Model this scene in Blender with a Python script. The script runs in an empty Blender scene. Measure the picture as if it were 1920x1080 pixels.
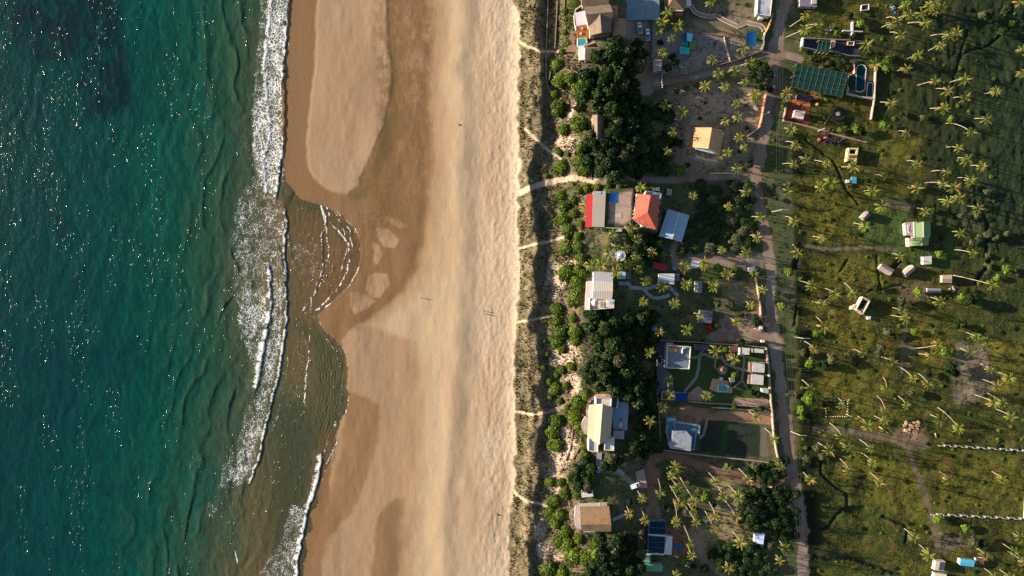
import bpy, math, random
import numpy as np
R = math.radians
SC = bpy.context.scene
C = SC.collection
random.seed(7)
# ---------------------------------------------------------------- camera, sky, sun, exposure
H = 307.0                 # height of the camera over the sea, metres
S = 0.24                  # metres on the ground per pixel of the photograph
cam = bpy.data.objects.new("camera", bpy.data.cameras.new("camera"))
C.objects.link(cam)
cam.location = (0, 0, H)
cam.data.sensor_width = 36
cam.data.lens = 36 * H / (1920 * S)
cam.data.clip_end = 20000
SC.camera = cam
SUN_EL, SUN_AZ = 14.0, 281.5          # azimuth clockwise from north (up in the photograph)
w = bpy.data.worlds.new("World"); SC.world = w; w.use_nodes = True
nt = w.node_tree
sky = nt.nodes.new("ShaderNodeTexSky"); sky.sky_type = 'NISHITA'; sky.sun_disc = False
sky.sun_elevation = R(SUN_EL); sky.sun_rotation = R(SUN_AZ); sky.altitude = 0
bg = nt.nodes["Background"]; bg.inputs[1].default_value = 0.07
nt.links.new(sky.outputs[0], bg.inputs[0])
sun = bpy.data.objects.new("sun", bpy.data.lights.new("sun", 'SUN')); C.objects.link(sun)
sun.data.energy = 5.0; sun.data.angle = R(0.55); sun.data.color = (1.0, 0.86, 0.68)
sun.rotation_euler = (R(90 - SUN_EL), 0, R(180 - SUN_AZ))
sun.location = (-300, 80, 150)
SC.view_settings.view_transform = 'Standard'; SC.view_settings.look = 'None'
SC.view_settings.exposure = 1.55; SC.view_settings.gamma = 1
SC.render.engine = 'CYCLES'
SC.cycles.use_denoising = False
SC.cycles.max_bounces = 5; SC.cycles.diffuse_bounces = 2; SC.cycles.glossy_bounces = 2
SC.cycles.transparent_max_bounces = 4; SC.cycles.transmission_bounces = 2
SC.cycles.caustics_reflective = False; SC.cycles.caustics_refractive = False

# ---------------------------------------------------------------- noise and outlines (numpy)
def _hash(ix, iy, s):
    n = (ix.astype(np.int64) * 374761393 + iy.astype(np.int64) * 668265263 + s * 1274126177) & 0x7fffffff
    n = ((n ^ (n >> 13)) * 1274126177) & 0x7fffffff
    return ((n ^ (n >> 16)) & 0xffff) / 65535.0
def vnoise(x, y, s=0):
    x0 = np.floor(x); y0 = np.floor(y); fx = x - x0; fy = y - y0
    fx = fx * fx * (3 - 2 * fx); fy = fy * fy * (3 - 2 * fy)
    a = _hash(x0, y0, s); b = _hash(x0 + 1, y0, s); c = _hash(x0, y0 + 1, s); d = _hash(x0 + 1, y0 + 1, s)
    return (a * (1 - fx) + b * fx) * (1 - fy) + (c * (1 - fx) + d * fx) * fy
def fbm(x, y, s=0, o=4):
    t = 0; a = .5; n = 0
    for k in range(o):
        t = t + a * vnoise(x, y, s + k * 17); n += a; a *= .5; x = x * 2.03 + 11.3; y = y * 2.03 + 5.7
    return t / n
def smooth(a, b, x):
    t = np.clip((x - a) / (b - a), 0, 1); return t * t * (3 - 2 * t)
def seg_d(x, y, a, b):
    dx, dy = b[0] - a[0], b[1] - a[1]; L = dx * dx + dy * dy + 1e-9
    t = np.clip(((x - a[0]) * dx + (y - a[1]) * dy) / L, 0, 1)
    return np.hypot(x - a[0] - t * dx, y - a[1] - t * dy)
def line_d(x, y, pts):
    """distance in pixels to a polyline; far points keep 99"""
    out = np.full(x.shape, 99.0); p = np.array(pts, float); pad = 60
    m = (x > p[:, 0].min() - pad) & (x < p[:, 0].max() + pad) & (y > p[:, 1].min() - pad) & (y < p[:, 1].max() + pad)
    xs, ys = x[m], y[m]; d = np.full(xs.shape, 99.0)
    for a, b in zip(pts[:-1], pts[1:]): d = np.minimum(d, seg_d(xs, ys, a, b))
    out[m] = d; return out
def poly_d(x, y, pts):
    """signed distance to a polygon, negative inside"""
    out = np.full(x.shape, 99.0); p = np.array(pts, float); pad = 60
    m = (x > p[:, 0].min() - pad) & (x < p[:, 0].max() + pad) & (y > p[:, 1].min() - pad) & (y < p[:, 1].max() + pad)
    xs, ys = x[m], y[m]; d = np.full(xs.shape, 99.0); ins = np.zeros(xs.shape, bool)
    q = list(pts) + [pts[0]]
    for a, b in zip(q[:-1], q[1:]):
        d = np.minimum(d, seg_d(xs, ys, a, b))
        if a[1] != b[1]:
            c = (a[1] > ys) != (b[1] > ys)
            ins ^= c & (xs < (b[0] - a[0]) * (ys - a[1]) / (b[1] - a[1]) + a[0])
    out[m] = np.where(ins, -d, d); return out
def pm(x, y, pts, soft=3): return smooth(soft, -soft, poly_d(x, y, pts))
def lm(x, y, pts, wd, soft=2): return smooth(wd + soft, wd - soft, line_d(x, y, pts))
def interp(v, pts): return np.interp(v, [p[0] for p in pts], [p[1] for p in pts])

# ---------------------------------------------------------------- the ground grid
def axis(lo, hi, fine, far):
    core = list(fine); st = core[1] - core[0]; left = []; v = core[0]; d = st
    while v > -far: d *= 1.35; v -= d; left.append(v)
    right = []; v = core[-1]; d = st
    while v < far: d *= 1.35; v += d; right.append(v)
    return np.array(left[::-1] + core + right)
xs = axis(0, 0, np.concatenate([np.arange(-90, 400, 2.0), np.arange(400, 700, 1.3), np.arange(700, 1000, 2.0), np.arange(1000, 1520, 1.6), np.arange(1520, 2010, 2.0)]), 14000)
ys = axis(0, 0, np.arange(-90, 1170, 1.9), 14000)
U, V = np.meshgrid(xs, ys)          # ground position in photo pixels
SHORE = [(-400, 530), (0, 538), (200, 530), (380, 536), (600, 538), (700, 522), (800, 500), (900, 470), (1080, 430), (1500, 400)]
SWASH = [(-400, 560), (0, 541), (150, 534), (250, 528), (340, 532), (372, 560), (385, 605), (400, 640), (430, 668), (460, 681), (500, 676), (540, 656), (575, 612), (592, 590), (610, 605), (650, 640), (700, 655), (750, 652), (790, 642), (850, 622), (900, 606), (960, 588), (1080, 566), (1500, 540)]
DUNE = [(-400, 975), (0, 968), (100, 975), (180, 972), (300, 972), (400, 972), (560, 972), (620, 967), (720, 963), (850, 967), (930, 960), (1080, 952), (1500, 950)]
n1 = fbm(U / 90, V / 90, 3); n2 = fbm(U / 26, V / 26, 5); n3 = fbm(U / 9, V / 9, 8, 3)
swash = interp(V, SWASH) + (fbm(V / 22, V * 0, 9) - .5) * 16
dune = interp(V, DUNE) + (fbm(V / 14, V * 0 + 3, 12) - .5) * 14 + (n3 - .5) * 5
f = U
_f = f[0]; _b = np.interp(np.arange(-200, 2200), [-90, 560, 620, 740, 800, 850, 900, 960, 985, 1012, 1040, 1085, 1135, 1172, 1210, 1250, 1500, 2000],
                 [0, 0, .2, .6, 1.15, 1.85, 2.2, 3.0, 4.4, 6.0, 6.0, 10.0, 11.6, 9.6, 6.0, 4.5, 4.0, 3.8])
_k = np.hanning(27); _b = np.convolve(np.pad(_b, 13, 'edge'), _k / _k.sum(), 'valid')
base = np.interp(f, np.arange(-200, 2200), _b)
HT = base.copy()
# gentle cusps in the beach
edge = interp(V, [(0, 818), (200, 812), (300, 815), (420, 803), (500, 788), (545, 760), (575, 725), (600, 690), (618, 655), (640, 640), (760, 640), (900, 620), (1080, 600)]) + (fbm(V / 30, V * 0, 23) - .5) * 12 + (n3 - .5) * 6
beachm = smooth(570, 640, f) * smooth(985, 940, f)
HT += beachm * ((fbm(f / 60, V / 150, 21) - .5) * .8)
ber = interp(V, [(-100, 862), (60, 872), (130, 860), (200, 876), (300, 866), (420, 866), (560, 870), (640, 862), (760, 850), (900, 838), (1080, 830)]) + (fbm(V / 40, V * 0 + 7, 31) - .5) * 14
HT += .34 * np.exp(-np.clip(ber - f, 0, 99) ** 2 / 20. ** 2) * smooth(ber + 32, ber - 2, f)
HT += beachm * smooth(870, 930, f) * ((fbm(f / 5, V / 14, 41) - .5) * .3 + (vnoise(f / 2.2, V / 5, 43) - .5) * .1)
# dunes: two uneven ridges behind the scarp
dm = smooth(-3, 6, f - dune) * smooth(1110, 1060, f)
cr = interp(V, [(-100, 1010), (0, 1010), (150, 1008), (260, 1012), (330, 990), (420, 1000), (560, 1000), (700, 1005), (800, 1012), (930, 1000), (1080, 985)]) + (fbm(V / 35, V * 0, 51) - .5) * 24
rdg = np.exp(-np.clip(f - cr, -99, 0) ** 2 / 20 ** 2) * (f < cr) + np.exp(-np.clip(f - cr, 0, 99) ** 2 / 7.5 ** 2) * (f >= cr)
HT += dm * rdg * (1.3 + 1.5 * fbm(V / 50, f / 80, 53))
cr2 = 992 + (fbm(V / 25, V * 0 + 9, 57) - .5) * 26
HT += dm * np.exp(-((f - cr2) / 6.) ** 2) * 1.5 * fbm(V / 30, f / 60, 58)
HT += dm * (n2 - .5) * 1.4 + dm * (n3 - .5) * .5
HT += smooth(1040, 1100, f) * smooth(1230, 1170, f) * (n2 - .5) * 1.6
HT += smooth(1620, 1760, f + (n1 - .5) * 140) * smooth(560, 380, V - (f - 1700) * .3) * ((fbm(U / 9, V / 22, 153) - .5) * .8 + (n3 - .5) * .25)
# inland: soft mounds, stronger in the fields to the east
fld = smooth(1485, 1530, f)
HT += smooth(1180, 1240, f) * (n1 - .5) * 1.0 + fld * ((n2 - .5) * .9 + (n3 - .5) * .22)
def pad(poly, z, soft=5):
    global HT
    q_ = [((x - 960) * (H - z) / H + 960, (y - 540) * (H - z) / H + 540) for x, y in poly]
    m_ = smooth(soft, -2, poly_d(U, V, q_)); HT = HT * (1 - m_) + z * m_
pad([(1134, 354), (1190, 352), (1190, 408), (1184, 420), (1170, 430), (1132, 430)], 13.2, 4)
pad([(1192, 350), (1242, 356), (1240, 420), (1232, 436), (1196, 428), (1188, 412)], 9.0, 6)
pad([(1292, 234), (1362, 240), (1356, 300), (1288, 288)], 7.0, 12)
k = H / (H - HT)
PX = (U - 960) * k + 960; PY = (V - 540) * k + 540            # where each ground vertex shows in the photo
WX = PX + (fbm(PX / 14, PY / 14, 61, 3) - .5) * 9; WY = PY + (fbm(PX / 14, PY / 14, 62, 3) - .5) * 9    # wobbly outlines
wx = PX + (fbm(PX / 10, PY / 10, 63, 2) - .5) * 2.5; wy = PY + (fbm(PX / 10, PY / 10, 64, 2) - .5) * 2.5

ROAD = [(1490, -60), (1474, 0), (1462, 45), (1455, 100), (1443, 170), (1436, 230), (1425, 290), (1416, 330), (1418, 370), (1432, 420), (1440, 470), (1446, 520), (1444, 580), (1452, 640), (1462, 700), (1468, 760), (1478, 820), (1486, 880), (1498, 960), (1506, 1030), (1506, 1120)]
LANES = [([(1458, 95), (1430, 100), (1390, 116), (1340, 134), (1290, 145), (1245, 153)], 7.5),
         ([(1190, 45), (1205, 90), (1212, 165)], 15), ([(1205, 85), (1215, 140)], 18),
         ([(1120, 345), (1165, 337), (1190, 334), (1225, 338), (1260, 337), (1310, 333), (1370, 331), (1418, 332)], 6),
         ([(1425, 492), (1380, 487), (1340, 486), (1300, 490), (1275, 492)], 7), ([(1275, 440), (1262, 470), (1268, 500)], 6),
         ([(1340, 632), (1380, 631), (1440, 632), (1462, 640)], 8),
         ([(1290, 770), (1330, 778), (1400, 782), (1445, 787)], 8),
         ([(1222, 980), (1225, 930), (1215, 890), (1222, 862), (1250, 853), (1290, 864), (1340, 882), (1400, 896), (1440, 912), (1470, 905), (1490, 888)], 7),
         ([(1185, 905), (1160, 885), (1120, 878)], 5),
         ([(1300, 1000), (1315, 1040), (1345, 1070), (1370, 1090)], 6), ([(1225, 960), (1232, 985)], 13),
         ([(1700, 835), (1715, 880), (1735, 930), (1752, 990), (1760, 1020)], 3.5), ([(1510, 462), (1560, 468), (1620, 464), (1680, 468)], 2.2),
         ([(1530, 803), (1620, 812), (1700, 830), (1730, 835)], 5), ([(1448, 100), (1476, 104), (1500, 110)], 7), ([(1690, 700), (1695, 640), (1700, 560)], 3)]
SANDP = [([(962, 72), (985, 85), (1010, 96), (1030, 97), (1060, 95)], 2.6), ([(985, 242), (1005, 262), (1030, 284), (1055, 300)], 2.4),
         ([(975, 362), (1000, 350), (1040, 340), (1080, 333), (1120, 341)], 5.5), ([(970, 467), (1000, 459), (1040, 450), (1085, 437)], 2.4),
         ([(972, 604), (1000, 600), (1040, 592)], 1.8), ([(960, 770), (1000, 778), (1035, 772), (1060, 762), (1095, 780)], 2.4),
         ([(955, 910), (970, 928), (985, 940), (1010, 944), (1030, 952), (1062, 965)], 2.4)]
TRACK = [(1210, 541), (1232, 558), (1250, 566), (1270, 560)]
DITCH = [([(1510, 262), (1540, 285), (1562, 300), (1575, 330), (1590, 360), (1612, 382)], 2.6), ([(1515, 551), (1545, 560), (1590, 552), (1640, 545), (1690, 536)], 2.6),
         ([(1541, 850), (1541, 890), (1560, 905), (1590, 925), (1588, 950), (1570, 965), (1555, 985), (1540, 996)], 3.5), ([(1590, 955), (1620, 955)], 6),
         ([(1655, 970), (1690, 980), (1700, 990), (1698, 1015)], 3.5), ([(1530, 1045), (1600, 1050), (1650, 1065), (1690, 1080)], 4), ([(1815, 60), (1800, 100), (1790, 150), (1780, 200)], 2.2),
         ([(1900, 50), (1870, 75), (1840, 90), (1805, 100), (1798, 120)], 3), ([(1830, 380), (1845, 400), (1855, 420), (1850, 460), (1855, 500), (1830, 530)], 5), ([(1497, 480), (1490, 500)], 8),
         ([(1690, 486), (1680, 500)], 9), ([(1575, 510), (1590, 490)], 2.2), ([(1645, 480), (1650, 520), (1655, 545)], 2.5), ([(1495, 570), (1492, 610)], 3)]
D_road = line_d(WX * .5 + wx * .5, WY * .5 + wy * .5, ROAD)
road = smooth(11.5, 7.5, D_road + (n3 - .5) * 8 + (n2 - .5) * 7 - 2.2 * smooth(.4, .7, fbm(V / 30, V * 0 + 2, 65)))
lane = np.zeros_like(U)
for p, wd in LANES: lane = np.maximum(lane, smooth(wd + 2.5, wd - 2.5, line_d(wx, wy, p)))
road = np.maximum(road, lane)
spath = np.zeros_like(U)
for p, wd in SANDP: spath = np.maximum(spath, smooth(wd + 1.2, wd - 1.2, line_d(wx, wy, p)))
ditch = np.zeros_like(U)
for p, wd in DITCH: ditch = np.maximum(ditch, smooth(wd * .7 + 2.2, wd * .7 - 2.2, line_d(WX, WY, p)) * (.7 + .3 * smooth(.3, .5, n3)))
HT -= ditch * .8
HT += .12 * smooth(.1, .6, road) * 0
# ---------------------------------------------------------------- colours of the ground, given as they look in full evening sun
def lin(c):
    c = np.array(c, float) / 255.0
    return np.where(c <= .04045, c / 12.92, ((c + .055) / 1.055) ** 2.4)
GAIN = np.array([1.62, 1.44, 1.20])
def alb(c): return lin(c) / GAIN
COL = np.zeros(U.shape + (3,))
FOAM = np.zeros(U.shape); WET = np.zeros(U.shape)
def mix(m, c, k=1.0):
    c = alb(c) if not isinstance(c, np.ndarray) or c.ndim == 1 else c
    m = (m * k)[..., None]; COL[:] = COL * (1 - m) + c * m
sea = smooth(1.5, -1.5, f - swash)
# sea by distance from the shore
ramp = f - (interp(V, [(-400, 530), (0, 492), (300, 468), (400, 440), (560, 448), (700, 472), (800, 452), (900, 412), (1080, 400), (1500, 380)])) + (n2 - .5) * 26 + (n1 - .5) * 50
stops = [(-480, (0, 55, 50)), (-330, (0, 61, 54)), (-220, (2, 68, 56)), (-120, (14, 74, 56)), (-60, (40, 76, 52)), (-20, (60, 78, 54)), (20, (82, 84, 56)), (80, (108, 90, 58)), (160, (116, 86, 54))]
for j in range(3): COL[..., j] = np.interp(ramp, [s[0] for s in stops], [alb(s[1])[j] for s in stops])
COL *= (1 + (fbm(U / 7, V / 22, 71, 3) - .5) * .6 * smooth(540, 300, f)[..., ])[..., None]
# darker reef patches
rf = smooth(.44, .58, fbm(U / 45, V / 45, 73) * .7 + .3 * n3 + .28 * pm(WX, WY, [(20, -20), (215, -20), (225, 60), (240, 130), (255, 205), (200, 215), (150, 190), (150, 120), (80, 110), (30, 60)], 26) - .20)
reef = pm(WX, WY, [(20, -60), (215, -60), (228, 60), (242, 130), (255, 205), (205, 215), (165, 222), (145, 160), (150, 110), (60, 120), (20, 60)], 14) * (.35 + .65 * smooth(.40, .50, n2 * .6 + n3 * .4))
mix(reef, (6, 34, 38), .85)
mix(pm(WX, WY, [(95, 395), (125, 400), (122, 450), (100, 440)], 10), (4, 44, 48), .6)
mix(smooth(.56, .7, fbm(U / 60, V / 40, 75)) * smooth(330, 200, f), (3, 48, 52), .35)
mix(smooth(.55, .75, fbm(U / 40, V / 90, 77)) * smooth(200, 300, f) * smooth(470, 400, f), (8, 82, 66), .5)
mix(smooth(-60, 20, f - 520) * smooth(80, 30, f - 540) * sea * smooth(700, 780, V), (56, 70, 46), .75)
mix(smooth(0, 60, f - 550) * sea * smooth(600, 640, V) * smooth(840, 780, V), (88, 84, 54), .6)
mix(sea * smooth(530, 545, f) * smooth(620, 600, f) * smooth(440, 380, V), (84, 82, 50), .5)
# sand below the tide line
wet_c = (148, 106, 66)
landm = 1 - sea
mix(landm, (176, 132, 88))
wetz = landm * smooth(4, -4, f - edge)
mix(wetz, wet_c); WET = np.maximum(WET, wetz * .8)
tan = (188, 148, 108)
BAR = [(600, -60), (725, -60), (727, 60), (733, 110), (737, 150), (722, 230), (700, 280), (686, 312), (672, 348), (650, 366), (625, 360), (600, 345), (580, 318), (576, 270), (582, 200), (592, 120), (594, 40)]
bar = pm(WX * .6 + PX * .4, WY * .6 + PY * .4, BAR, 4)
mix(bar, tan, .92); WET *= 1 - bar * .8
mix(pm(WX, WY, [(610, 60), (700, 40), (715, 150), (690, 250), (640, 300), (600, 260)], 25), (182, 138, 98), .6)
HT += bar * .18
for q in ([(708, 428), (730, 430), (750, 450), (742, 466), (722, 462), (710, 448)], [(700, 455), (712, 458), (720, 478), (710, 497), (702, 490)], [(690, 520), (705, 512), (728, 515), (732, 535), (712, 558), (695, 555), (686, 540)], [(658, 548), (690, 552), (706, 565), (690, 580), (668, 590), (656, 575)], [(726, 406), (750, 412), (768, 425), (752, 428), (732, 418)]):
    q = pm(WX * .5 + PX * .5, WY * .5 + PY * .5, q, 2.5) * landm; mix(q, (186, 142, 100)); WET *= 1 - q * .8; HT += q * .08
LOW_ = [(640, 620), (700, 600), (752, 596), (775, 640), (770, 760), (768, 900), (758, 930), (720, 955), (700, 1020), (690, 1140), (600, 1140), (602, 1030), (640, 920), (650, 840), (655, 780), (662, 740), (650, 690)]
up = np.maximum(edge, interp(V, [(0, 0), (596, 640), (640, 752), (700, 772), (760, 770), (900, 768), (935, 758), (1080, 752)]) + (fbm(V / 20, V * 0, 25) - .5) * 16)
low = landm * smooth(-3, 3, f - edge) * smooth(16, -12, f - up)
mix(low, (182, 141, 101)); WET *= 1 - low * .6
mix(pm(WX, WY, [(650, 735), (690, 745), (712, 760), (708, 830), (690, 890), (660, 960), (615, 1010), (590, 1120), (560, 1120), (600, 990), (640, 850)], 5) * landm, (156, 112, 72), .85)
mix(pm(WX, WY, [(735, 938), (762, 930), (758, 1000), (742, 1120), (690, 1120), (700, 1040), (708, 970)], 5) * landm, (146, 108, 70), .9)
mix(landm * smooth(705, 790, f) * smooth(820, 800, f) * smooth(330, 60, V) * smooth(.40, .6, fbm(U / 8, V / 30, 83)), (176, 136, 98), .7)
mix(landm * smooth(690, 740, f) * smooth(822, 806, f) * smooth(400, 300, V) * smooth(.5, .6, fbm(U / 2.6, V / 9, 85, 3)), (116, 80, 46), .45)
mix(landm * smooth(560, 600, f) * smooth(edge, edge - 20, f) * smooth(.52, .62, fbm(U / 5, V / 12, 86, 3)) * (1 - bar), (132, 94, 58), .3)
mix(landm * smooth(690, 720, f) * smooth(830, 800, f) * smooth(360, 260, V) * smooth(.45, .6, fbm(U / 14, V / 14, 84)), (138, 96, 58), .6)
mix(lm(WX, WY, [(665, 372), (690, 350), (705, 315), (722, 270), (738, 220)], 10, 9) * landm, (104, 84, 42), .8)
mix(lm(WX, WY, [(740, 90), (735, 180), (752, 240), (720, 300), (690, 340)], 9, 8) * landm, (120, 88, 48), .7)
mix(lm(WX, WY, [(690, 345), (720, 380), (770, 420), (800, 380)], 18, 16) * landm, (134, 98, 54), .65)
mix(lm(WX, WY, [(600, 378), (680, 388), (690, 440), (690, 520), (640, 590)], 10, 10) * landm, (142, 104, 66), .6)
mix(lm(WX, WY, [(790, 450), (760, 540), (700, 592), (655, 606)], 12, 10) * landm, (138, 96, 58), .6)
dark_r = smooth(.0, .5, np.sin((U * .9 + V * .25 + (n2 - .5) * 60) * .55)) * lm(WX, WY, [(700, 330), (745, 380), (700, 420)], 26, 14)
mix(dark_r * landm, (118, 84, 48), .5)
mix(landm * smooth(-14, 12, f - up) * smooth(60, 20, f - up), (187, 145, 102)); dry = landm * smooth(2, 46, f - up + (n2 - .5) * 14)
mix(dry, (202, 166, 124)); WET *= 1 - landm * smooth(-3, 3, f - up)
mix(landm * np.exp(-((f - ber - 16) / 13) ** 2) * (.5 + .5 * smooth(.35, .6, fbm(V / 60, V * 0, 27))), (184, 150, 112), .6)  # shaded back slope of the berm, painted darker into the sand
mix(landm * smooth(880, 925, f), (206, 173, 134), .9)
mix(landm * smooth(.45, .62, fbm(U / 6, V / 26, 87)) * smooth(820, 900, f), (218, 184, 146), .45)
mix(landm * smooth(.5, .66, fbm(U / 40, V / 120, 88)) * smooth(800, 850, f), (196, 152, 112), .5)
mix(landm * smooth(935, 965, f), (230, 196, 156), .85)
# dunes
inl = smooth(-2, 2.5, f - dune)
mix(inl, (144, 121, 90))
gn = fbm(U / 12, V / 20, 91) * .55 + fbm(U / 4, V / 4, 92, 2) * .45
mix(inl * smooth(.36, .6, gn), (106, 92, 60), .8)
mix(inl * smooth(1, 9, f - dune) * smooth(30, 12, f - dune) * smooth(.4, .6, n3), (90, 86, 46), .7)
mix(inl * smooth(1020, 1050, f) * smooth(.5, .66, n2), (78, 84, 38), .7)
for q in ([(1040, 255), (1075, 250), (1092, 262), (1080, 280), (1078, 300), (1060, 290), (1045, 275)], [(1050, 640), (1075, 640), (1095, 660), (1090, 680), (1060, 685), (1040, 690), (1030, 670)], [(1060, 700), (1090, 710), (1095, 735), (1075, 745), (1060, 720)], [(1010, 960), (1030, 990), (1025, 1020), (1055, 1040), (1050, 1055), (1010, 1045), (1000, 1000)], [(1020, 870), (1050, 880), (1060, 900), (1040, 930), (1020, 910)], [(1060, 215), (1085, 190), (1070, 230)], [(1030, 480), (1050, 500), (1075, 470), (1085, 500), (1040, 560), (1020, 530)], [(1030, 830), (1060, 800), (1090, 830), (1060, 880), (1030, 880)]):
    mix(pm(WX, WY, q, 4), (216, 180, 142), .9)
# inland base: earth and thin grass
ig = smooth(1078, 1110, f + (n2 - .5) * 30)
mix(ig, (96, 92, 58))
mix(ig * smooth(.45, .62, n2), (120, 104, 74), .7)
mix(ig * smooth(.5, .6, n3 * .5 + n1 * .5), (70, 82, 36), .7)
sandy = [([(1150, 40), (1240, 40), (1240, 160), (1180, 170), (1170, 130), (1200, 100)], (150, 132, 118), 6), ([(1240, 60), (1290, 55), (1350, 65), (1440, 90), (1430, 105), (1330, 140), (1245, 145)], (140, 122, 110), 6),
         ([(1300, 10), (1400, 5), (1425, 50), (1390, 55), (1330, 40)], (128, 108, 84), 8), ([(1300, 38), (1350, 48), (1400, 70), (1370, 75), (1310, 60)], (150, 120, 88), 6),
         ([(1250, 165), (1330, 150), (1420, 170), (1430, 230), (1400, 300), (1370, 325), (1270, 325), (1255, 250)], (150, 122, 94), 10), ([(1290, 165), (1370, 175), (1375, 215), (1300, 230)], (176, 140, 108), 8), ([(1305, 285), (1350, 290), (1340, 310), (1300, 300)], (190, 150, 112), 6),
         ([(1150, 362), (1186, 358), (1184, 410), (1165, 420), (1140, 418), (1142, 385)], (190, 152, 126), 4), ([(1090, 385), (1100, 390), (1098, 425), (1085, 405)], (140, 120, 70), 4), ([(1115, 435), (1170, 435), (1160, 455), (1110, 460)], (130, 112, 74), 8),
         ([(1290, 470), (1425, 475), (1430, 505), (1290, 498)], (150, 124, 108), 6), ([(1350, 530), (1430, 520), (1435, 560), (1360, 575)], (136, 112, 80), 8), ([(1360, 590), (1430, 590), (1430, 640), (1320, 640)], (156, 122, 98), 6), ([(1410, 560), (1430, 560), (1430, 590), (1405, 590)], (160, 120, 90), 5),
         ([(1330, 475), (1350, 480), (1340, 485)], (150, 80, 40), 8), ([(1290, 765), (1440, 780), (1443, 795), (1320, 785), (1300, 800), (1255, 785)], (172, 116, 80), 3), ([(1236, 760), (1300, 765), (1300, 790), (1240, 780)], (150, 104, 76), 4),
         ([(1330, 900), (1390, 900), (1395, 960), (1385, 1000), (1410, 1010), (1330, 1020), (1300, 990), (1340, 970)], (150, 126, 84), 8), ([(1210, 875), (1235, 880), (1230, 990), (1290, 990), (1300, 1040), (1260, 1045), (1220, 1000)], (148, 100, 72), 5), ([(1300, 960), (1325, 1020), (1330, 1060), (1420, 1090), (1380, 1090), (1320, 1060), (1290, 1010)], (156, 116, 80), 5),
         ([(1795, 640), (1850, 650), (1870, 720), (1820, 760), (1790, 755), (1785, 700)], (140, 118, 92), 6), ([(1680, 800), (1730, 795), (1740, 840), (1700, 845), (1680, 830)], (146, 116, 88), 6), ([(1560, 810), (1700, 815), (1700, 830), (1580, 820)], (110, 86, 62), 5), ([(1680, 535), (1740, 525), (1750, 560), (1690, 560)], (120, 98, 74), 7),
         ([(1690, 640), (1715, 640), (1715, 680), (1695, 690)], (122, 104, 68), 6), ([(1630, 425), (1680, 430), (1680, 445), (1630, 440)], (110, 90, 66), 4), ([(1740, 1000), (1800, 1000), (1820, 1025), (1760, 1040)], (120, 100, 78), 7), ([(1650, 375), (1720, 380), (1700, 395), (1640, 385)], (110, 92, 70), 5), ([(1540, 245), (1590, 258), (1590, 275), (1540, 270)], (60, 48, 46), 5), ([(1800, 380), (1840, 420), (1840, 435), (1812, 430)], (92, 88, 60), 5)]
# fields east of the road: patches of olive, yellow-green, rust and dark green
fe = smooth(1478, 1500, f + (n3 - .5) * 20)
mix(fe, (80, 80, 30))
p1 = fbm(U / 34, V / 24, 101); p2 = fbm(U / 16, V / 12, 102); p3 = fbm(U / 5, V / 5, 103, 3)
mix(fe * smooth(.46, .58, p1), (104, 100, 30), .8)
mix(fe * smooth(.5, .6, p2) * smooth(.4, .55, p1), (112, 84, 30), .6)
mix(fe * smooth(.54, .62, fbm(U / 20, V / 15, 105)), (52, 76, 28), .7)
mix(fe * smooth(.5, .62, p3), (62, 66, 26), .5)
mix(fe * smooth(.5, .6, fbm(U / 44, V / 13, 107)), (52, 54, 24), .6)
mix(fe * smooth(.57, .68, fbm(U / 7, V / 6, 106, 3)), (118, 96, 48), .5)
ne = smooth(1600, 1720, f + (n1 - .5) * 120 - np.abs(V - 100) * .1) * smooth(520, 330, V + (n1 - .5) * 120 - (f - 1700) * .35)
mix(ne, (36, 46, 24), .88); mix(ne * smooth(.5, .62, p2), (52, 58, 26), .65); mix(ne * smooth(.55, .65, p1), (58, 54, 30), .5)
mix(smooth(1740, 1860, f + (n1 - .5) * 80) * smooth(1000, 600, V), (36, 58, 32), .4)
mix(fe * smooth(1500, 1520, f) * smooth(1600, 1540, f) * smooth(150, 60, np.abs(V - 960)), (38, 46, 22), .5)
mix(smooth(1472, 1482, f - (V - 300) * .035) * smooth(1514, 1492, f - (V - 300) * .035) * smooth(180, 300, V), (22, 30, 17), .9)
for q in ([(1492, 335), (1600, 345), (1620, 400), (1560, 440), (1500, 430), (1488, 380)], [(1500, 482), (1640, 490), (1650, 540), (1560, 548), (1510, 530)], [(1505, 560), (1590, 565), (1640, 600), (1650, 650), (1590, 655), (1510, 610)], [(1540, 700), (1650, 700), (1690, 780), (1600, 775), (1540, 740)], [(1560, 850), (1650, 850), (1740, 880), (1745, 990), (1690, 965), (1600, 930)], [(1750, 850), (1930, 858), (1930, 960), (1760, 955)], [(1700, 560), (1790, 600), (1780, 680), (1720, 640)], [(1820, 630), (1930, 640), (1930, 780), (1880, 740)], [(1640, 240), (1720, 250), (1730, 330), (1650, 320)]):
    g_ = pm(WX, WY, q, 16); mix(g_ * smooth(.32, .55, fbm(U / 12, V / 9, 151)), (118, 110, 34), .7); mix(g_ * smooth(.55, .68, fbm(U / 9, V / 8, 152)), (116, 84, 34), .5)
for q, c, sft in sandy: mix(pm(WX, WY, q, sft), tuple(min(255, v_ * (1.14 if q[0][0] < 1460 else 1.0)) for v_ in c), .85)
mix(smooth(.55, .68, fbm(U / 5, V / 5, 108, 3)) * smooth(1230, 1260, f) * smooth(1440, 1420, f), (84, 84, 44), .55)
LAWN = [(1236, 650), (1430, 655), (1440, 760), (1300, 748), (1236, 750)]
mix(pm(wx, wy, [(1258, 650), (1432, 655), (1441, 745), (1345, 742), (1290, 735), (1262, 735)], 3), (64, 84, 34), .9)
mix(pm(wx, wy, [(1326, 786), (1425, 797), (1427, 858), (1310, 846), (1318, 800)], 2), (50, 56, 42), .95)
mix(lm(WX, WY, [(1362, 785), (1360, 820), (1350, 850)], 6, 4), (58, 84, 30), .8)
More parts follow.
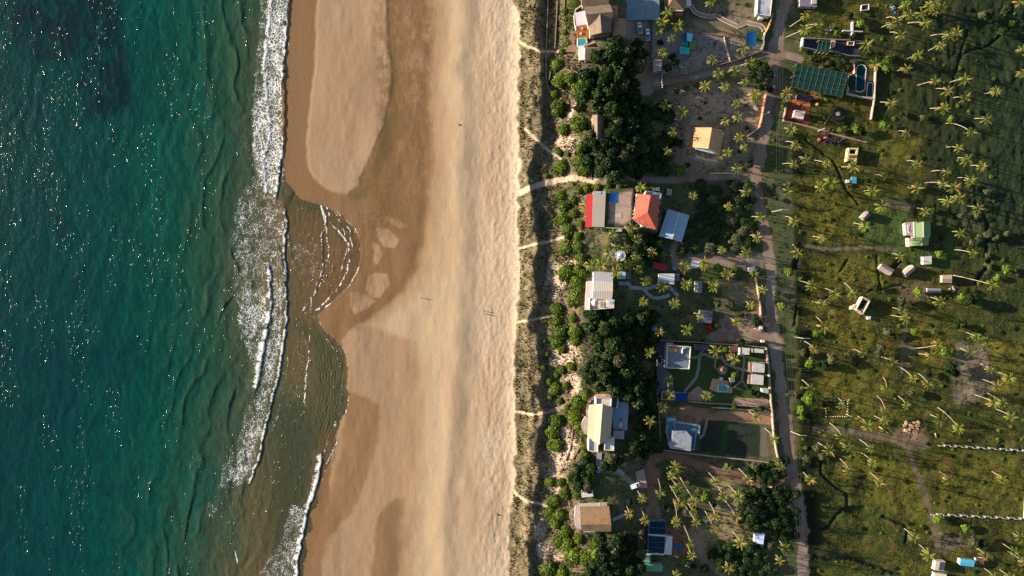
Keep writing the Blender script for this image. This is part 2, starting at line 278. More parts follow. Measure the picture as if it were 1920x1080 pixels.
mix(pm(wx, wy, [(1427, 800), (1440, 800), (1436, 820), (1442, 858), (1424, 856)], 2), (130, 112, 92), .9)
mix(pm(wx, wy, [(1598, 395), (1700, 400), (1700, 470), (1760, 470), (1790, 420), (1800, 470), (1780, 500), (1700, 500), (1600, 440)], 8), (74, 92, 40), .8)
mix(spath, (220, 186, 146), .85)
rc = alb((158, 132, 112)) * np.ones(COL.shape); t_ = smooth(.4, .62, fbm(U / 18, V / 50, 111))[..., None]
rc = rc * (1 - t_) + alb((150, 114, 90)) * t_
t_ = (smooth(1.6, .6, np.abs(D_road - 4)) * .35 + smooth(.5, .7, n3) * .12)[..., None]
rc = rc * (1 - t_) + alb((164, 142, 124)) * t_
m_ = road[..., None]; COL[:] = COL * (1 - m_) + rc * m_
for i_ in (12, 13, 14, 16): mix(lm(wx, wy, LANES[i_][0], LANES[i_][1] + 1, 2.5), (108, 92, 66), .85)
mix(lm(wx, wy, LANES[8][0], 8, 3), (140, 94, 70), .7); mix(lm(wx, wy, LANES[7][0], 9, 3), (176, 120, 84), .7)
for q in ([(1428, 486), (1455, 500), (1440, 500)], [(1448, 625), (1472, 645), (1466, 648)]): mix(pm(wx, wy, q, 4), (196, 140, 100), .8)  # sunlit patches on the road, painted into its colour
mix(ditch, (22, 27, 22), .92); WET = np.maximum(WET, ditch)
# seaweed, tide wrack and footprints on the beach
mix(smooth(2.2, .6, np.abs(f - dune + 7 + (n3 - .5) * 22)) * smooth(.55, .7, fbm(U / 3, V / 9, 113, 2)) * (1 - inl), (150, 118, 82), .7)
mix(smooth(.68, .8, fbm(U / 2.6, V / 7, 114, 2)) * smooth(880, 930, f) * (1 - inl), (176, 138, 100), .55)
# ---------------------------------------------------------------- breaking waves
def front(pts, trail, ht, dens=1.0, lead=2.0):
    """a breaker: sharp white edge on the shore side, foam trailing out to sea"""
    global HT
    p = sorted([(b, a) for a, b in pts]); y0, y1 = p[0][0], p[-1][0]
    fx = interp(V, p) + (fbm(V / 9, V * 0 + ht, 121, 4) - .5) * 8
    ends = smooth(y0 - 2, y0 + 14, V) * smooth(y1 + 2, y1 - 14, V)
    tr = trail * (.75 + .5 * fbm(V / 16, V * 0, 122))
    d = fx - U
    e = np.where(d < 0, np.exp(-(d / lead) ** 2), np.exp(-(d / tr) ** 1.5))
    FOAM[:] = np.maximum(FOAM, e * ends * dens * (.62 + .38 * smooth(.32, .5, fbm(V / 7, V * 0 + ht * 9, 123, 3))))
    HT = HT + ht * ends * np.where(d < 0, np.exp(-(d / 2.2) ** 2), np.exp(-(d / 12) ** 2))
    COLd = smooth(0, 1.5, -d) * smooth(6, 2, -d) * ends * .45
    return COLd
FA = [(540, -60), (542, 0), (538, 60), (531, 130), (534, 200), (532, 260), (524, 320), (516, 378)]
FB = [(512, -60), (510, 0), (502, 70), (496, 130), (503, 200), (508, 250), (494, 300), (500, 370)]
FC = [(533, 384), (537, 420), (533, 470), (536, 540), (537, 600), (530, 650), (521, 705), (508, 760), (497, 805), (485, 860), (464, 915)]
FD = [(500, 488), (507, 520), (508, 580), (500, 620), (488, 680), (479, 735)]
FE = [(612, 395), (604, 450), (604, 500), (596, 535), (584, 560)]
FF = [(601, 842), (600, 875), (592, 915), (578, 955), (568, 1000), (560, 1040), (556, 1110)]
sh = np.zeros_like(U)
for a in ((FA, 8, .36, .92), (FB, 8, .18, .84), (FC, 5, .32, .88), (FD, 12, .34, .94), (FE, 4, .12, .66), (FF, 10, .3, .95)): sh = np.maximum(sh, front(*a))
lace = [([(486, -60), (478, 100), (468, 220), (470, 330), (440, 380), (430, 450), (440, 560), (455, 640), (475, 720), (440, 830), (410, 890), (408, 918), (440, 922), (470, 900), (500, 800), (520, 700), (535, 560), (535, 400), (520, 300), (530, 180), (540, -60)], .43),
        ([(436, 400), (470, 384), (530, 384), (532, 480), (505, 520), (500, 600), (460, 620), (446, 560), (434, 470)], .45), ([(450, 545), (500, 530), (506, 600), (478, 640), (450, 640), (440, 620)], .50), ([(494, -60), (540, -60), (534, 150), (530, 300), (512, 380), (492, 340), (484, 240), (494, 100)], .55), ([(508, 520), (536, 520), (530, 650), (505, 740), (490, 700), (508, 600)], .50), ([(480, 740), (515, 720), (490, 820), (462, 900), (415, 912), (450, 840)], .50), ([(470, 180), (500, 180), (512, 370), (490, 360), (472, 300)], .54),
        ([(538, 450), (604, 450), (600, 520), (560, 520), (540, 500)], .40), ([(540, 420), (600, 440), (600, 470), (540, 460)], .34),
        ([(380, 930), (410, 950), (410, 975), (385, 970)], .40), ([(540, 940), (575, 950), (560, 1100), (470, 1100), (490, 1060), (530, 1000)], .45), ([(500, 720), (530, 690), (560, 720), (575, 760), (520, 800), (500, 850), (495, 800)], .36), ([(620, 455), (655, 455), (650, 490), (625, 470)], .38), ([(300, 1050), (325, 1050), (320, 1075), (300, 1070)], .35)]
for q, v in lace: FOAM = np.maximum(FOAM, pm(WX, WY, q, 7) * v)
FOAM *= .80 + .42 * fbm(U / 9, V / 12, 125, 3)
thin = [([(606, 372), (630, 400), (646, 432), (650, 470), (636, 520)], .5), ([(598, 385), (590, 430), (570, 450)], .35), ([(545, 400), (580, 415), (600, 440)], .3), ([(612, 430), (616, 480), (606, 520), (588, 556)], .5), ([(628, 470), (626, 500), (612, 540), (594, 572)], .35), ([(560, 510), (575, 540), (583, 560)], .35), ([(556, 640), (566, 680), (560, 720), (545, 760)], .35),
        ([(600, 690), (606, 730), (598, 780), (580, 830)], .3), ([(618, 680), (626, 730), (616, 790), (596, 850)], .35), ([(575, 850), (560, 900), (545, 950)], .35), ([(470, 940), (480, 980), (470, 1030)], .3), ([(520, 870), (505, 920), (500, 960)], .35), ([(586, 380), (600, 375), (606, 400), (612, 430)], .9), ([(610, 380), (622, 420), (640, 440), (653, 456), (655, 480), (650, 510), (640, 530), (600, 580)], .8), ([(604, 375), (640, 400), (664, 425), (680, 455), (679, 490), (660, 530), (640, 556), (612, 575), (590, 582)], .75),
        ([(630, 392), (655, 430), (662, 470)], .6), ([(572, 585), (600, 600), (625, 640)], .45), ([(583, 560), (565, 585), (555, 600)], .5), ([(584, 560), (582, 590), (580, 640), (575, 700), (570, 760)], .5), ([(600, 620), (630, 660), (642, 700), (640, 760), (625, 810)], .4),
        ([(652, 660), (657, 720), (650, 770), (636, 820), (612, 870)], .5), ([(560, 600), (580, 660), (570, 720), (575, 770), (540, 800)], .4), ([(545, 0), (540, 120), (534, 220), (530, 340)], .5), ([(530, 280), (540, 320), (536, 360)], .35), ([(538, 610), (540, 680), (530, 740), (515, 800)], .4), ([(440, 1030), (446, 1060)], .6), ([(318, 1060), (316, 1075)], .6), ([(600, 870), (625, 800), (640, 770)], .4),
        ([(530, 820), (545, 860), (535, 900)], .35), ([(590, 0), (600, -30)], .2)]
for p, v in thin:
    d = line_d(WX * .5 + PX * .5, WY * .5 + PY * .5, p)
    FOAM = np.maximum(FOAM, smooth(2.8, .4, d) * v * 1.1 * (.35 + .85 * smooth(.35, .6, fbm(U / 4, V / 6, 161, 3))))
    HT = HT + smooth(3.2, .4, d) * .03 * v
# faint foam edge along the last reach of the wash
FOAM = np.maximum(FOAM, smooth(2.2, .3, np.abs(f - swash + 1)) * .56 * smooth(.35, .6, n3))
FOAM *= smooth(12, 0, f - swash - 4)
mix(sh * sea, (44, 52, 40), .8)  # crest shadow painted as a dark strip on the shore side of each breaker
# swell
swl = np.sin((U * 1.0 + V * .22 + (n1 - .5) * 90 + (n2 - .5) * 22) * .16) * .5 + np.sin((U * .8 - V * .15 + (n2 - .5) * 40) * .31 + 2) * .28 + (fbm(U / 7, V / 16, 131, 3) - .5) * 1.3
fu = smooth(560, 470, f) * (.6 + .4 * smooth(100, 400, f))
HT += np.where(f < 700, swl * .10 * fu, 0)
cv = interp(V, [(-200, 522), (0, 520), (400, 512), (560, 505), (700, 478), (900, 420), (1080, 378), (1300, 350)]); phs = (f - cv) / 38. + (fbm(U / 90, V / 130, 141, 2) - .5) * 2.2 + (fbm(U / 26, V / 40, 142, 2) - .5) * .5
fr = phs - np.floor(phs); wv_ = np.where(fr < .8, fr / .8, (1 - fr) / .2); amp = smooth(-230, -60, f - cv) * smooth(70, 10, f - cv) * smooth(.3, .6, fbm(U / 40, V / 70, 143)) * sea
HT += wv_ ** 2 * .27 * amp; mix(smooth(.78, .9, fr) * amp, (28, 52, 38), .45); mix(smooth(.3, .75, fr) * smooth(.85, .75, fr) * amp, (74, 92, 62), .3)  # shaded lee and sunlit face of each wave also painted into the colour
rp = smooth(4, 14, swash - f) * smooth(75, 40, swash - f) * smooth(585, 620, V) * smooth(880, 780, V) + smooth(4, 10, swash - f) * smooth(60, 30, swash - f) * smooth(370, 385, V) * smooth(470, 440, V) * .8
HT += sea * rp * np.sin((swash - f) * 1.15 + (n2 - .5) * 14) * .06; mix(sea * rp, (70, 76, 46), .5)
HT += sea * smooth(530, 560, f) * (fbm(U / 5, V / 14, 133, 3) - .5) * .12
HT = np.where((f < -400) | (f > 2500) | (np.abs(V - 540) > 1500), np.where(f < 540, 0, HT), HT)
far_land = smooth(2300, 5000, f); HT = HT * (1 - far_land) + 4 * far_land
# ---------------------------------------------------------------- ground sheets: one grid, shared edges, split by what it is
def mesh_from(name, verts, faces, mats=(), smooth_=True, attrs=None, size=4):
    me = bpy.data.meshes.new(name); n = len(verts); nf = len(faces)
    me.vertices.add(n); me.vertices.foreach_set("co", np.asarray(verts, np.float32).ravel())
    me.loops.add(nf * size); me.loops.foreach_set("vertex_index", np.asarray(faces, np.int32).ravel())
    me.polygons.add(nf); me.polygons.foreach_set("loop_start", np.arange(nf, dtype=np.int32) * size)
    try: me.polygons.foreach_set("loop_total", np.full(nf, size, np.int32))
    except Exception: pass
    if smooth_: me.polygons.foreach_set("use_smooth", np.ones(nf, bool))
    for k_, v_ in (attrs or {}).items():
        v_ = np.asarray(v_, np.float32)
        if v_.ndim == 2:
            a = me.attributes.new(k_, 'FLOAT_COLOR', 'POINT'); a.data.foreach_set("color", np.concatenate([v_, np.ones((n, 1), np.float32)], 1).ravel())
        else:
            a = me.attributes.new(k_, 'FLOAT', 'POINT'); a.data.foreach_set("value", v_.ravel())
    for m in mats: me.materials.append(m)
    me.update(calc_edges=True); me.validate(); return me
XW = (U - 960) * S; YW = (540 - V) * S
ALLV = np.stack([XW, YW, HT], -1).reshape(-1, 3)
ny, nx = U.shape
idx = np.arange(ny * nx).reshape(ny, nx)
FAC = np.stack([idx[1:, :-1], idx[1:, 1:], idx[:-1, 1:], idx[:-1, :-1]], -1).reshape(-1, 4)
def fmean(a): a = (a[1:, :-1] + a[1:, 1:] + a[:-1, 1:] + a[:-1, :-1]) / 4; return a.ravel()
zone = np.full(FAC.shape[0], 2)
fU, fV = fmean(U), fmean(V)
zone[fmean(inl) < .5] = 1
zone[fmean(sea) > .5] = 0
zone[(fmean(road) > .5) & (zone == 2)] = 3
zone[(fmean(spath) > .5) & (zone == 2)] = 4
zone[(fmean(ditch) > .6) & (zone == 2)] = 5
def ground_h(x, y):
    """height of the ground at world x, y"""
    u = x / S + 960; v = 540 - y / S
    i = min(max(int(np.searchsorted(xs, u)) - 1, 0), nx - 2); j = min(max(int(np.searchsorted(ys, v)) - 1, 0), ny - 2)
    a = (u - xs[i]) / (xs[i + 1] - xs[i]); b = (v - ys[j]) / (ys[j + 1] - ys[j])
    return float((HT[j, i] * (1 - a) + HT[j, i + 1] * a) * (1 - b) + (HT[j + 1, i] * (1 - a) + HT[j + 1, i + 1] * a) * b)
def W(px, py, z):
    """the point at height z that stands at this place of the photograph"""
    k_ = (H - z) / H * S
    return (px - 960) * k_, (540 - py) * k_, z
def G(px, py):
    z = 4.0
    for _ in range(4):
        x, y, _z = W(px, py, z); z = ground_h(x, y)
    return x, y, z

# ---------------------------------------------------------------- materials
class NT:
    def __init__(s, name, rough=.8, spec=.3):
        s.m = bpy.data.materials.new(name); s.m.use_nodes = True; s.t = s.m.node_tree; s.b = s.t.nodes["Principled BSDF"]
        s.b.inputs["Roughness"].default_value = rough; s.b.inputs["Specular IOR Level"].default_value = spec
    def n(s, ty, **kw):
        nd = s.t.nodes.new("ShaderNode" + ty)
        for k_, v_ in kw.items():
            if k_[0] == 'i' and k_[1:].isdigit(): nd.inputs[int(k_[1:])].default_value = v_
            elif k_.startswith('I_'): nd.inputs[k_[2:].replace('_', ' ')].default_value = v_
            else: setattr(nd, k_, v_)
        return nd
    def l(s, a, b): s.t.links.new(a, b)
    def math(s, op, a, b=None, clamp=False):
        nd = s.n("Math", operation=op, use_clamp=clamp)
        for i, v_ in enumerate((a, b)):
            if v_ is None: continue
            if isinstance(v_, (int, float)): nd.inputs[i].default_value = v_
            else: s.l(v_, nd.inputs[i])
        return nd.outputs[0]
    def mixc(s, fac, a, b, bt='MIX'):
        nd = s.n("Mix", data_type='RGBA', blend_type=bt)
        for i, v_ in ((0, fac), (6, a), (7, b)):
            if isinstance(v_, (int, float)): nd.inputs[i].default_value = v_
            elif isinstance(v_, tuple): nd.inputs[i].default_value = (*v_[:3], 1)
            else: s.l(v_, nd.inputs[i])
        return nd.outputs[2]
    def ramp(s, x, a, b):
        nd = s.n("MapRange", interpolation_type='SMOOTHSTEP'); s.l(x, nd.inputs[0]); nd.inputs[1].default_value = a; nd.inputs[2].default_value = b; return nd.outputs[0]
    def coord(s, scale=(1, 1, 1)):
        c = s.n("TexCoord"); mp = s.n("Mapping"); mp.inputs[3].default_value = scale; s.l(c.outputs[3], mp.inputs[0]); return mp.outputs[0]
    def noise(s, vec, sc, det=4, ro=.6):
        nd = s.n("TexNoise"); s.l(vec, nd.inputs[0]); nd.inputs["Scale"].default_value = sc; nd.inputs["Detail"].default_value = det; nd.inputs["Roughness"].default_value = ro; return nd.outputs[0]
    def bump(s, h, st, dist=.1):
        nd = s.n("Bump"); nd.inputs["Strength"].default_value = st; nd.inputs["Distance"].default_value = dist; s.l(h, nd.inputs["Height"]); s.l(nd.outputs[0], s.b.inputs["Normal"]); return nd
def ground_mat(name, var=.35, sc=1.2, bump=.5, dist=.15, gloss=False, stretch=(1, 1, 1)):
    t = NT(name, .9, .15); a = t.n("Attribute", attribute_name="tint"); v = t.coord(stretch)
    n_ = t.noise(v, sc, 5, .7); n2_ = t.noise(v, sc * 5, 3, .7)
    f_ = t.math('MULTIPLY_ADD', n_, var * 2); t.t.nodes[-1].inputs[2].default_value = 1 - var
    f2 = t.math('MULTIPLY_ADD', n2_, var * 1.2); t.t.nodes[-1].inputs[2].default_value = 1 - var * .6
    f_ = t.math('MULTIPLY', f_, f2)
    cb = t.n("CombineColor"); [t.l(f_, cb.inputs[i]) for i in range(3)]
    t.l(t.mixc(1.0, a.outputs[0], cb.outputs[0], 'MULTIPLY'), t.b.inputs[0])
    if gloss:
        wv = t.n("Attribute", attribute_name="wet")
        t.l(t.math('SUBTRACT', .95, t.math('MULTIPLY', wv.outputs[2], .45)), t.b.inputs["Roughness"])
    t.bump(t.math('ADD', n_, t.math('MULTIPLY', n2_, .4)), bump, dist); return t.m
m_beach = ground_mat("beach_sand", .09, .7, .5, .14, True, (1, .45, 1))
m_ground = ground_mat("earth_and_grass", .26, .8, .6, .25)
m_road = ground_mat("packed_earth", .14, .9, .35, .08, False)
m_dpath = ground_mat("path_sand", .12, 1.2, .4, .1)
m_ditch = ground_mat("ditch_mud", .2, 1.0, .2, .1, True)
def sea_mat():
    t = NT("sea_water", .18, .38); t.b.inputs["IOR"].default_value = 1.33
    a = t.n("Attribute", attribute_name="tint"); fo = t.n("Attribute", attribute_name="foam"); v = t.coord()
    nw = t.n("TexNoise"); t.l(v, nw.inputs[0]); nw.inputs["Scale"].default_value = .5; nw.inputs["Detail"].default_value = 3
    vm = t.n("VectorMath", operation='SCALE'); vm.inputs[3].default_value = 2.6; t.l(nw.outputs[1], vm.inputs[0])
    va = t.n("VectorMath", operation='ADD'); t.l(v, va.inputs[0]); t.l(vm.outputs[0], va.inputs[1])
    vo = t.n("TexVoronoi", feature='DISTANCE_TO_EDGE'); t.l(va.outputs[0], vo.inputs[0]); vo.inputs["Scale"].default_value = .62
    vo2 = t.n("TexVoronoi", feature='DISTANCE_TO_EDGE'); t.l(va.outputs[0], vo2.inputs[0]); vo2.inputs["Scale"].default_value = 1.9
    ns = t.noise(v, .35, 5, .65); nf = t.noise(v, 2.2, 4, .75)
    e = t.math('MULTIPLY', t.math('MINIMUM', vo.outputs[0], t.math('MULTIPLY', vo2.outputs[0], 1.6)), 2.0)
    th = t.math('ADD', t.math('MULTIPLY', e, .8), t.math('ADD', t.math('MULTIPLY', nf, .5), t.math('MULTIPLY', ns, .35)))
    fac = t.ramp(t.math('SUBTRACT', fo.outputs[2], th), -.07, .12)
    n2_ = t.noise(t.coord((1, .4, 1)), .8, 5, .7)
    vfac = t.math('MULTIPLY_ADD', n2_, .9); t.t.nodes[-1].inputs[2].default_value = .55
    cb = t.n("CombineColor"); [t.l(vfac, cb.inputs[i]) for i in range(3)]
    wc = t.mixc(1.0, a.outputs[0], cb.outputs[0], 'MULTIPLY')
    t.l(t.mixc(fac, wc, (.62, .62, .62)), t.b.inputs[0])
    t.l(t.math('MULTIPLY_ADD', fac, .7), t.b.inputs["Roughness"]); t.t.nodes[-1].inputs[2].default_value = .16
    w1 = t.noise(t.coord((1, .5, 1)), .55, 6, .72)
    cl = t.ramp(t.noise(t.coord((1, .3, 1)), .09, 2, .5), .50, .66); sp = t.ramp(t.noise(t.coord((1, .55, 1)), .80, 2, .5), .62, .77)
    t.bump(t.math('ADD', t.math('ADD', w1, t.math('MULTIPLY', fac, .3)), t.math('MULTIPLY', t.math('MULTIPLY', sp, cl), 4.0)), 1.0, .18)
    return t.m
m_sea = sea_mat()
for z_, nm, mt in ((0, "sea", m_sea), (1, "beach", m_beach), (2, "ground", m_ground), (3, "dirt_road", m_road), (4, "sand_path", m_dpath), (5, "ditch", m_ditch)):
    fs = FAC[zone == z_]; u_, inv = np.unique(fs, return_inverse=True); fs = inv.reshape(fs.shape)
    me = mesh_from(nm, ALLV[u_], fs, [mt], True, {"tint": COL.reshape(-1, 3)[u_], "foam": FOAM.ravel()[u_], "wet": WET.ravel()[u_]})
    o = bpy.data.objects.new(nm, me); C.objects.link(o); o["kind"] = "structure"
# ================================================================ builders
def tag(o, label=None, cat=None, group=None, kind=None):
    if label: o["label"] = label
    if cat: o["category"] = cat
    if group: o["group"] = group
    if kind: o["kind"] = kind
    return o
def empty(name, loc, label=None, cat=None, group=None):
    o = bpy.data.objects.new(name, None); C.objects.link(o); o.location = loc; o.empty_display_size = .5
    return tag(o, label, cat, group)
def obj(name, verts, faces, mat, parent=None, smooth_=False, loc=None):
    """one mesh object; vertices are in world space and become local to the parent"""
    org = parent_world(parent) if parent is not None else (loc or (0, 0, 0))
    me = bpy.data.meshes.new(name); me.from_pydata([(v[0] - org[0], v[1] - org[1], v[2] - org[2]) for v in verts], [], faces)
    for m in (mat if isinstance(mat, (list, tuple)) else [mat]): me.materials.append(m)
    if smooth_: me.polygons.foreach_set("use_smooth", [True] * len(me.polygons))
    o = bpy.data.objects.new(name, me); C.objects.link(o)
    if parent is not None: o.parent = parent
    else: o.location = org
    return o
def parent_world(p):
    x, y, z = 0, 0, 0
    while p is not None: x += p.location[0]; y += p.location[1]; z += p.location[2]; p = p.parent
    return x, y, z
def area(p): return sum(a[0] * b[1] - b[0] * a[1] for a, b in zip(p, p[1:] + p[:1])) / 2
class Mb:
    def __init__(s): s.v = []; s.f = []
    def add(s, v, f): k_ = len(s.v); s.v += v; s.f += [tuple(i + k_ for i in q) for q in f]; return s
    def prism(s, pts, z0, z1):
        pts = [tuple(p[:2]) for p in pts]
        if area(pts) < 0: pts = pts[::-1]
        n = len(pts)
        return s.add([(x, y, z0) for x, y in pts] + [(x, y, z1) for x, y in pts], [tuple(range(n))[::-1], tuple(range(n, 2 * n))] + [(i, (i + 1) % n, (i + 1) % n + n, i + n) for i in range(n)])
    def box(s, cx, cy, z0, sx, sy, sz, a=0):
        c_, s_ = math.cos(a), math.sin(a)
        return s.prism([(cx + x * c_ - y * s_, cy + x * s_ + y * c_) for x, y in ((-sx / 2, -sy / 2), (sx / 2, -sy / 2), (sx / 2, sy / 2), (-sx / 2, sy / 2))], z0, z0 + sz)
    def tube(s, pts, r, n=6):
        rs = r if isinstance(r, (list, tuple)) else [r] * len(pts); vs = []
        for i, p in enumerate(pts):
            a = pts[max(i - 1, 0)]; b = pts[min(i + 1, len(pts) - 1)]
            t = np.array(b, float) - np.array(a, float); t /= np.linalg.norm(t) + 1e-9
            u = np.cross(t, (0, 0, 1.) if abs(t[2]) < .9 else (1., 0, 0)); u /= np.linalg.norm(u); v = np.cross(t, u)
            for k_ in range(n):
                q = np.array(p) + rs[i] * (math.cos(2 * math.pi * k_ / n) * u + math.sin(2 * math.pi * k_ / n) * v); vs.append(tuple(q))
        m = len(pts); fs = [(i * n + k_, i * n + (k_ + 1) % n, (i + 1) * n + (k_ + 1) % n, (i + 1) * n + k_) for i in range(m - 1) for k_ in range(n)]
        fs += [tuple(range(n))[::-1], tuple((m - 1) * n + k_ for k_ in range(n))]
        return s.add(vs, fs)
    def shell(s, v, faces, t):
        """a sheet of given thickness hung under the faces"""
        n = len(v); fs = list(faces) + [tuple(i + n for i in q)[::-1] for q in faces]; ed = {}
        for q in faces:
            for a, b in zip(q, q[1:] + q[:1]): ed[(a, b)] = 1
        for a, b in ed:
            if (b, a) not in ed: fs.append((b, a, a + n, b + n))
        return s.add([tuple(p) for p in v] + [(p[0], p[1], p[2] - t) for p in v], fs)
    def build(s, name, mat, parent=None, smooth_=False, loc=None): return obj(name, s.v, s.f, mat, parent, smooth_, loc)
def srgb(c): return tuple(float(v) for v in lin(c))
_M = {}
def M(name, c, kind="plain", rough=.75, ang=0, c2=None, sc=1.0, var=.12):
    if name in _M: return _M[name]
    t = NT(name, rough, .25); v = t.coord(); c = srgb(c)
    n_ = t.noise(v, .45 * sc, 5, .7); n2_ = t.noise(v, 3.0 * sc, 3, .7)
    f_ = t.math('MULTIPLY_ADD', n_, var * 2.4); t.t.nodes[-1].inputs[2].default_value = 1 - var * 1.2
    g_ = t.math('MULTIPLY_ADD', n2_, var * 1.4); t.t.nodes[-1].inputs[2].default_value = 1 - var * .7
    f_ = t.math('MULTIPLY', f_, g_); col = c
    if c2 is not None: col = t.mixc(t.ramp(n_, .42, .62), c, srgb(c2))
    hgt = n2_
    if kind in ("sheet", "thatch", "tile"):
        cr_ = t.n("TexCoord"); mp = t.n("Mapping"); mp.inputs[2].default_value = (0, 0, R(ang)); t.l(cr_.outputs[3], mp.inputs[0])
        wv = t.n("TexWave", bands_direction='X'); t.l(mp.outputs[0], wv.inputs[0])
        wv.inputs["Scale"].default_value = {"sheet": .42, "tile": .8, "thatch": .9}[kind]; wv.inputs["Distortion"].default_value = {"sheet": 0, "tile": .3, "thatch": 5}[kind]
        hgt = wv.outputs[1]
        f_ = t.math('MULTIPLY', f_, t.math('ADD', t.math('MULTIPLY', t.ramp(wv.outputs[1], 0, .35), .13), .9))
    cb = t.n("CombineColor"); [t.l(f_, cb.inputs[i]) for i in range(3)]
    t.l(t.mixc(1.0, col, cb.outputs[0], 'MULTIPLY'), t.b.inputs[0])
    t.bump(hgt, .5, .04 if kind != "thatch" else .12)
    _M[name] = t.m; return t.m
white = M("white_paint", (196, 191, 184), c2=(176, 170, 162), var=.14, sc=1.6); cream = M("cream_render", (188, 170, 146)); conc = M("concrete", (168, 162, 152)); dconc = M("dark_concrete", (104, 102, 100))
glass = M("window_glass", (30, 38, 44), rough=.12, var=.05); frame_m = M("white_frame", (225, 222, 216)); thatch = M("thatch", (122, 104, 88), "thatch", .95, c2=(102, 88, 78), var=.22)
thatch_b = M("brown_thatch", (148, 118, 88), "thatch", .95, c2=(128, 100, 76), ang=90, var=.2); wood = M("weathered_wood", (140, 120, 98), var=.2); deck_o = M("orange_deck", (136, 82, 46), "sheet", var=.18)
metal_b = M("blue_grey_sheet", (150, 166, 180), "sheet", .55, c2=(138, 154, 170)); red_t = M("red_tiles", (182, 88, 68), "tile", c2=(158, 78, 64), var=.2)
water_p = M("pool_water", (46, 146, 156), rough=.08, var=.08); water_d = M("dark_pool_water", (16, 34, 48), rough=.08); brown_w = M("brown_timber", (96, 62, 42), var=.2); asph = M("black_rubber", (26, 26, 28))
paving = M("paving", (150, 136, 124), var=.2, sc=2); brick = M("terracotta_paving", (150, 92, 66), var=.2, sc=2); trunk_m = M("palm_bark", (148, 134, 118), var=.25, sc=2); bark = M("dark_bark", (92, 78, 64), var=.25, sc=2)
LM = []        # landmarks used to tell look-alikes apart
class Bld:
    def __init__(s, name, label, cat, c, mark=None, zb=None, group=None):
        x, y, z = G(*c); s.zb = z if zb is None else zb; s.root = empty(name, (x, y, s.zb), label, cat, group); s.c = c
        if mark: LM.append((mark, c[0], c[1]))
    def T(s, px, py, h): return W(px, py, s.zb + h)
    def prism(s, part, pts, h0, h1, mat, parent=None):
        return Mb().prism([s.T(a, b, h1) for a, b in pts], s.zb + h0, s.zb + h1).build(part, mat, parent or s.root)
    def walls(s, pts, h, mat, inset=.94, part="wall", win=0, down=-1.6):
        w_ = [s.T(a, b, h) for a, b in pts]; cx = sum(p[0] for p in w_) / len(w_); cy = sum(p[1] for p in w_) / len(w_)
        w_ = [(cx + (p[0] - cx) * inset, cy + (p[1] - cy) * inset) for p in w_]
        o = Mb().prism(w_, s.zb + down, s.zb + h - .05).build(part, mat, s.root)
        if win:
            if area(w_) < 0: w_ = w_[::-1]
            for a, b in zip(w_, w_[1:] + w_[:1]):
                dx, dy = b[0] - a[0], b[1] - a[1]; L = math.hypot(dx, dy); nxx, nyy = dy / L, -dx / L
                if L < 4: continue
                n_ = int(L // 3.2); an = math.atan2(dy, dx); lv = (1.0,) if h < 4.6 else (1.0, 3.8)
                for z_ in lv:
                    for i in range(n_):
                        t_ = (i + .5) / n_; q = (a[0] + dx * t_ + nxx * .03, a[1] + dy * t_ + nyy * .03)
                        if i == n_ // 2 and z_ == 1.0 and nxx > .3:
                            Mb().box(q[0], q[1], s.zb, 1.0, .12, 2.1, an).build("door", brown_w, s.root); continue
                        fr = Mb().box(q[0], q[1], s.zb + z_, 1.5, .12, 1.2, an).build("window", frame_m, s.root)
                        Mb().box(q[0] + nxx * .05, q[1] + nyy * .05, s.zb + z_ + .12, 1.26, .08, .96, an).build("pane", glass, fr)
        return o
    def roof(s, part, v, faces, mat, t=.18, parent=None): return Mb().shell([s.T(*p) for p in v], faces, t).build(part, mat, parent or s.root)
    def gable(s, part, q, he, hr, mat, ridge=None, t=.2, wallmat=None, win=0, hd=None):
        """q: eave corners a b (one gable end) c d (the other); ridge between the middles unless given"""
        a, b, c, d = q
        if ridge is None: ridge = (((a[0] + b[0]) / 2, (a[1] + b[1]) / 2), ((c[0] + d[0]) / 2, (c[1] + d[1]) / 2))
        hd = he if hd is None else hd
        v = [(*a, he), (*b, hd), (*c, hd), (*d, he), (*ridge[0], hr), (*ridge[1], hr)]
        o = s.roof(part, v, [(0, 4, 5, 3), (4, 1, 2, 5)], mat, t)
        if wallmat:
            s.walls([a, b, c, d], min(he, hd), wallmat, .92, win=win)
            A = [s.T(*p) for p in v]; m = Mb(); cx = sum(p[0] for p in A[:4]) / 4; cy = sum(p[1] for p in A[:4]) / 4
            sh_ = lambda p: (cx + (p[0] - cx) * .92, cy + (p[1] - cy) * .92, p[2] - .22)
            for tri in ((0, 1, 4), (2, 3, 5)): Mb().shell([sh_(A[i]) for i in tri], [(0, 1, 2)], .02).build("gable_wall", wallmat, s.root)
        return o
    def parapet(s, pts, h, hp, mat, t=.25, part="parapet"):
        w_ = [s.T(a, b, h)[:2] for a, b in pts]; m = Mb()
        if area(w_) < 0: w_ = w_[::-1]
        cx = sum(p[0] for p in w_) / len(w_); cy = sum(p[1] for p in w_) / len(w_)
        inn = []
        for p in w_:
            L = math.hypot(p[0] - cx, p[1] - cy); k_ = (L - t * 1.4) / L; inn.append((cx + (p[0] - cx) * k_, cy + (p[1] - cy) * k_))
        n = len(w_); z0, z1 = s.zb + h - .1, s.zb + h + hp
        v = [(x, y, z) for z in (z0, z1) for x, y in w_ + inn]
        f_ = []
        for i in range(n):
            j = (i + 1) % n; f_ += [(i, j, j + 2 * n, i + 2 * n), (i + 2 * n, j + 2 * n, j + 3 * n, i + 3 * n), (i + 3 * n, j + 3 * n, j + n, i + n), (i + n, j + n, j, i)]
        return Mb().add(v, f_).build(part, mat, s.root)
